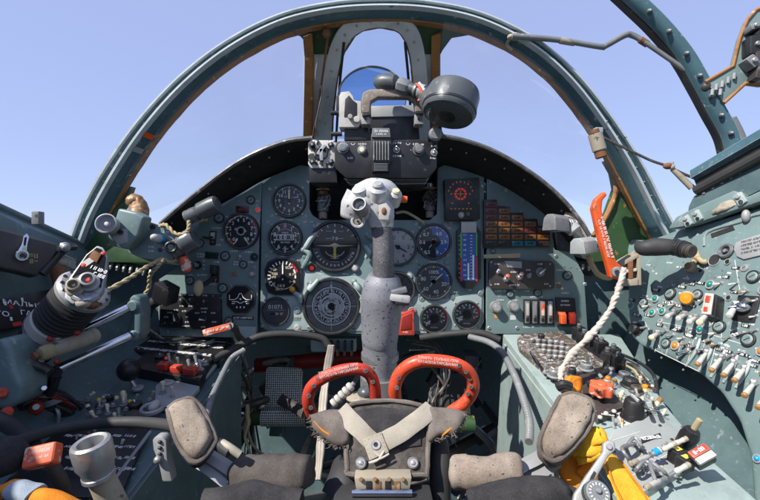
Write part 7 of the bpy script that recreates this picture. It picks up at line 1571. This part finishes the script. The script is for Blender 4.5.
for i in range(5):     # raised ribs between the long switches
    x = 690+i*12.5; y = 357+i*5.4
    m = MB(); m.tube([RW.at(x+10, y-18, .001), RW.at(x+6, y-6, .003), RW.at(x-4, y+9, .001)], .0022, 'teal_pale', 8, 4); part('switch_guard', m, wp)
for x, y in ((573, 388), (569, 352), (612, 392), (616, 398), (618, 387), (625, 397), (628, 408), (638, 396), (643, 404), (648, 398), (652, 392), (641, 416), (655, 404), (637, 410), (648, 418), (662, 417), (622, 430), (614, 428)):
    toggle(rc, CR, x, y, R.uniform(6, 11), R.uniform(-.6, .8), R.uniform(-.2, 1), R.choice(['steel', 'cream', 'grey', 'bone']), R.choice([None, 'cream', 'brown_tip']), R.uniform(.9, 1.2))
m = MB()
for i in range(46):
    x, y = R.uniform(575, 690), R.uniform(372, 440)
    if (y-372) < (x-605)*.62 or (y-372) > (x-560)*1.05: continue
    m.scrib(CR.M(x, y, R.choice([0, 15])), 0, 0, .0028, R.randint(2, 5), R.choice(['shield_black', 'white_mark']), .0006, seed=i)
for x0, y0, x1, y1 in ((585, 372, 640, 412), (640, 412, 665, 418), (600, 430, 640, 420), (611, 372, 618, 384), (625, 382, 648, 402)): m.line(*CR.loc(x0, y0), *CR.loc(x1, y1), .0012, 'grey_dark', CR.base(), .0005)
for i in range(16): m.cyl(.0020, 0, .001, 'steel', CR.M(R.uniform(590, 670), R.uniform(400, 425)), 8)
part('engraved_lines', m, rc)
for i in range(10): toggle(np_, CRn, R.uniform(622, 685), R.uniform(438, 478), R.uniform(5, 9), R.uniform(-1, 1), R.uniform(-.5, 1), R.choice(['steel', 'tan', 'bone']), None, .9)
# left console extra fittings
for i in range(12):
    x, y = R.uniform(88, 150), R.uniform(398, 424)
    (toggle(lc, CL, x, y, R.uniform(6, 10), R.uniform(-1, 1), R.uniform(0, 1), R.choice(['steel', 'tan', 'bone', 'grey']), R.choice([None, 'cream']), 1.1) if i % 3 else knob(lc, CL, x, y, R.uniform(2.5, 4), R.choice(['black', 'grey', 'brown_black']), 1.1, pointer=False))

# loose wiring under the panels
R = random.Random(31)
def loom(label, ends, n, mats):
    t = thing('wiring_loom', label, 'wiring', P(*ends[1]), 'loose wiring looms')
    for i in range(n):
        q = [P(*e)+V((R.uniform(-.02, .02), R.uniform(-.03, .03), R.uniform(-.02, .02))) for e in ends]
        m = MB(); m.tube(q, R.uniform(.0014, .0030), R.choice(mats), 7, 7); part('wire', m, t)
    for k in range(2):
        m = MB(); c = P(*ends[1+k]) if 1+k < len(ends) else P(*ends[-1]); m.ring(.010, .014, -.004, .004, 'grey', aim(c, c+V((.3, 0, -1))), 16, .001); part('clamp', m, t)
loom('tangled wires and pipes between the left console and the rudder pedal', [(236, 345, .92), (246, 372, .93), (250, 400, .95), (246, 432, .95), (254, 465, .95)], 10, ['rubber', 'brown_black', 'grey_dark', 'tan', 'black', 'steel'])
loom('tangled wires hanging below the centre panel right of the stick', [(410, 340, .95), (430, 352, .97), (444, 376, .97), (436, 405, .95), (448, 440, .95)], 9, ['rubber', 'brown_black', 'black', 'steel', 'grey'])
loom('dark wires drooping along the lower edge of the left panel', [(150, 336, .93), (176, 345, .90), (208, 343, .90), (232, 350, .92)], 7, ['rubber', 'black', 'brown_black', 'tan'])
loom('thin wires lying across the shaded outer edge of the right console', [(592, 345, .80), (612, 356, .78), (632, 372, .72), (650, 392, .66)], 8, ['black', 'rubber', 'cord_cream', 'brown_black'])
loom('greasy pipes and wires under the throttle by the left picture edge', [(10, 372, .60), (28, 392, .61), (52, 402, .63), (78, 420, .66)], 9, ['rubber', 'black', 'brown_black', 'steel', 'red_deep'])
m = MB(); m.tube(PP([(247, 404, .92), (249, 420, .91), (245, 436, .90), (250, 452, .90)]), [.007, .009, .008, .006], 'cord_cream', 12, 6, flat=.5); m.jitter(.004, 50); part('rag', m, None, 'dirty cream rag hanging beside the left rudder pedal', 'rag', sharp=80)
for i in range(14):     # screws and stains of wear along the hoses: clamps
    pass
R = random.Random(77)
m = MB(); 
for i in range(60):
    x, y = R.uniform(160, 588), R.uniform(180, 332)
for (px, py, txt_n) in ((300, 272, 3), (321, 274, 4), (345, 274, 5), (375, 268, 4), (412, 262, 4), (456, 292, 5), (424, 336 - 4, 6), (372, 329, 6), (300, 337 - 6, 4), (283, 256.5, 5), (283, 219, 4), (312, 222, 3), (470, 290, 3), (440, 300, 4)):
    m.scrib(FP.M(px, py, 0, .0018), 0, 0, .0026, txt_n, 'white_mark', .0004, seed=px)
part('engraved_labels', m, ip)

# ------------------------------------------------------------------ camera, sky, sun
cam = bpy.data.cameras.new('camera'); co = bpy.data.objects.new('camera', cam); COL.objects.link(co)
co.location = (0, 0, 0); co.rotation_euler = (PI/2, 0, 0); cam.sensor_width = 36; cam.lens = 36*F/760; cam.clip_start = .02; cam.clip_end = 9000
scn.camera = co
LD = V((.54, .43, -.72)).normalized()
el = math.asin(-LD.z); az = math.atan2(-LD.x, -LD.y)
w = bpy.data.worlds.new('World'); scn.world = w; w.use_nodes = True
nt = w.node_tree; sk = nt.nodes.new('ShaderNodeTexSky'); sk.sky_type = 'NISHITA'; sk.sun_disc = False
sk.sun_elevation = el; sk.sun_rotation = az; sk.altitude = 100; sk.air_density = 1.0; sk.dust_density = .4; sk.ozone_density = 3.0
bg = nt.nodes['Background']; bg.inputs['Strength'].default_value = .15
mx = nt.nodes.new('ShaderNodeMix'); mx.data_type = 'RGBA'; mx.inputs[0].default_value = .74     # thin bright haze over the clear sky
mx.inputs[7].default_value = (2.2, 2.55, 4.3, 1); nt.links.new(sk.outputs[0], mx.inputs[6]); nt.links.new(mx.outputs[2], bg.inputs[0])
sl = bpy.data.lights.new('sun', 'SUN'); sl.energy = 5.0; sl.angle = math.radians(.53); sl.color = (1, .95, .87)
so = bpy.data.objects.new('sun', sl); COL.objects.link(so); so.rotation_euler = (-LD).to_track_quat('Z', 'Y').to_euler(); so.location = (-3, -3, 5)
scn.view_settings.view_transform = 'Standard'; scn.view_settings.look = 'None'; scn.view_settings.gamma = 1; scn.view_settings.use_curve_mapping = False
scn.view_settings.exposure = .5
scn.render.engine = 'CYCLES'; scn.cycles.max_bounces = 8; scn.cycles.transparent_max_bounces = 16
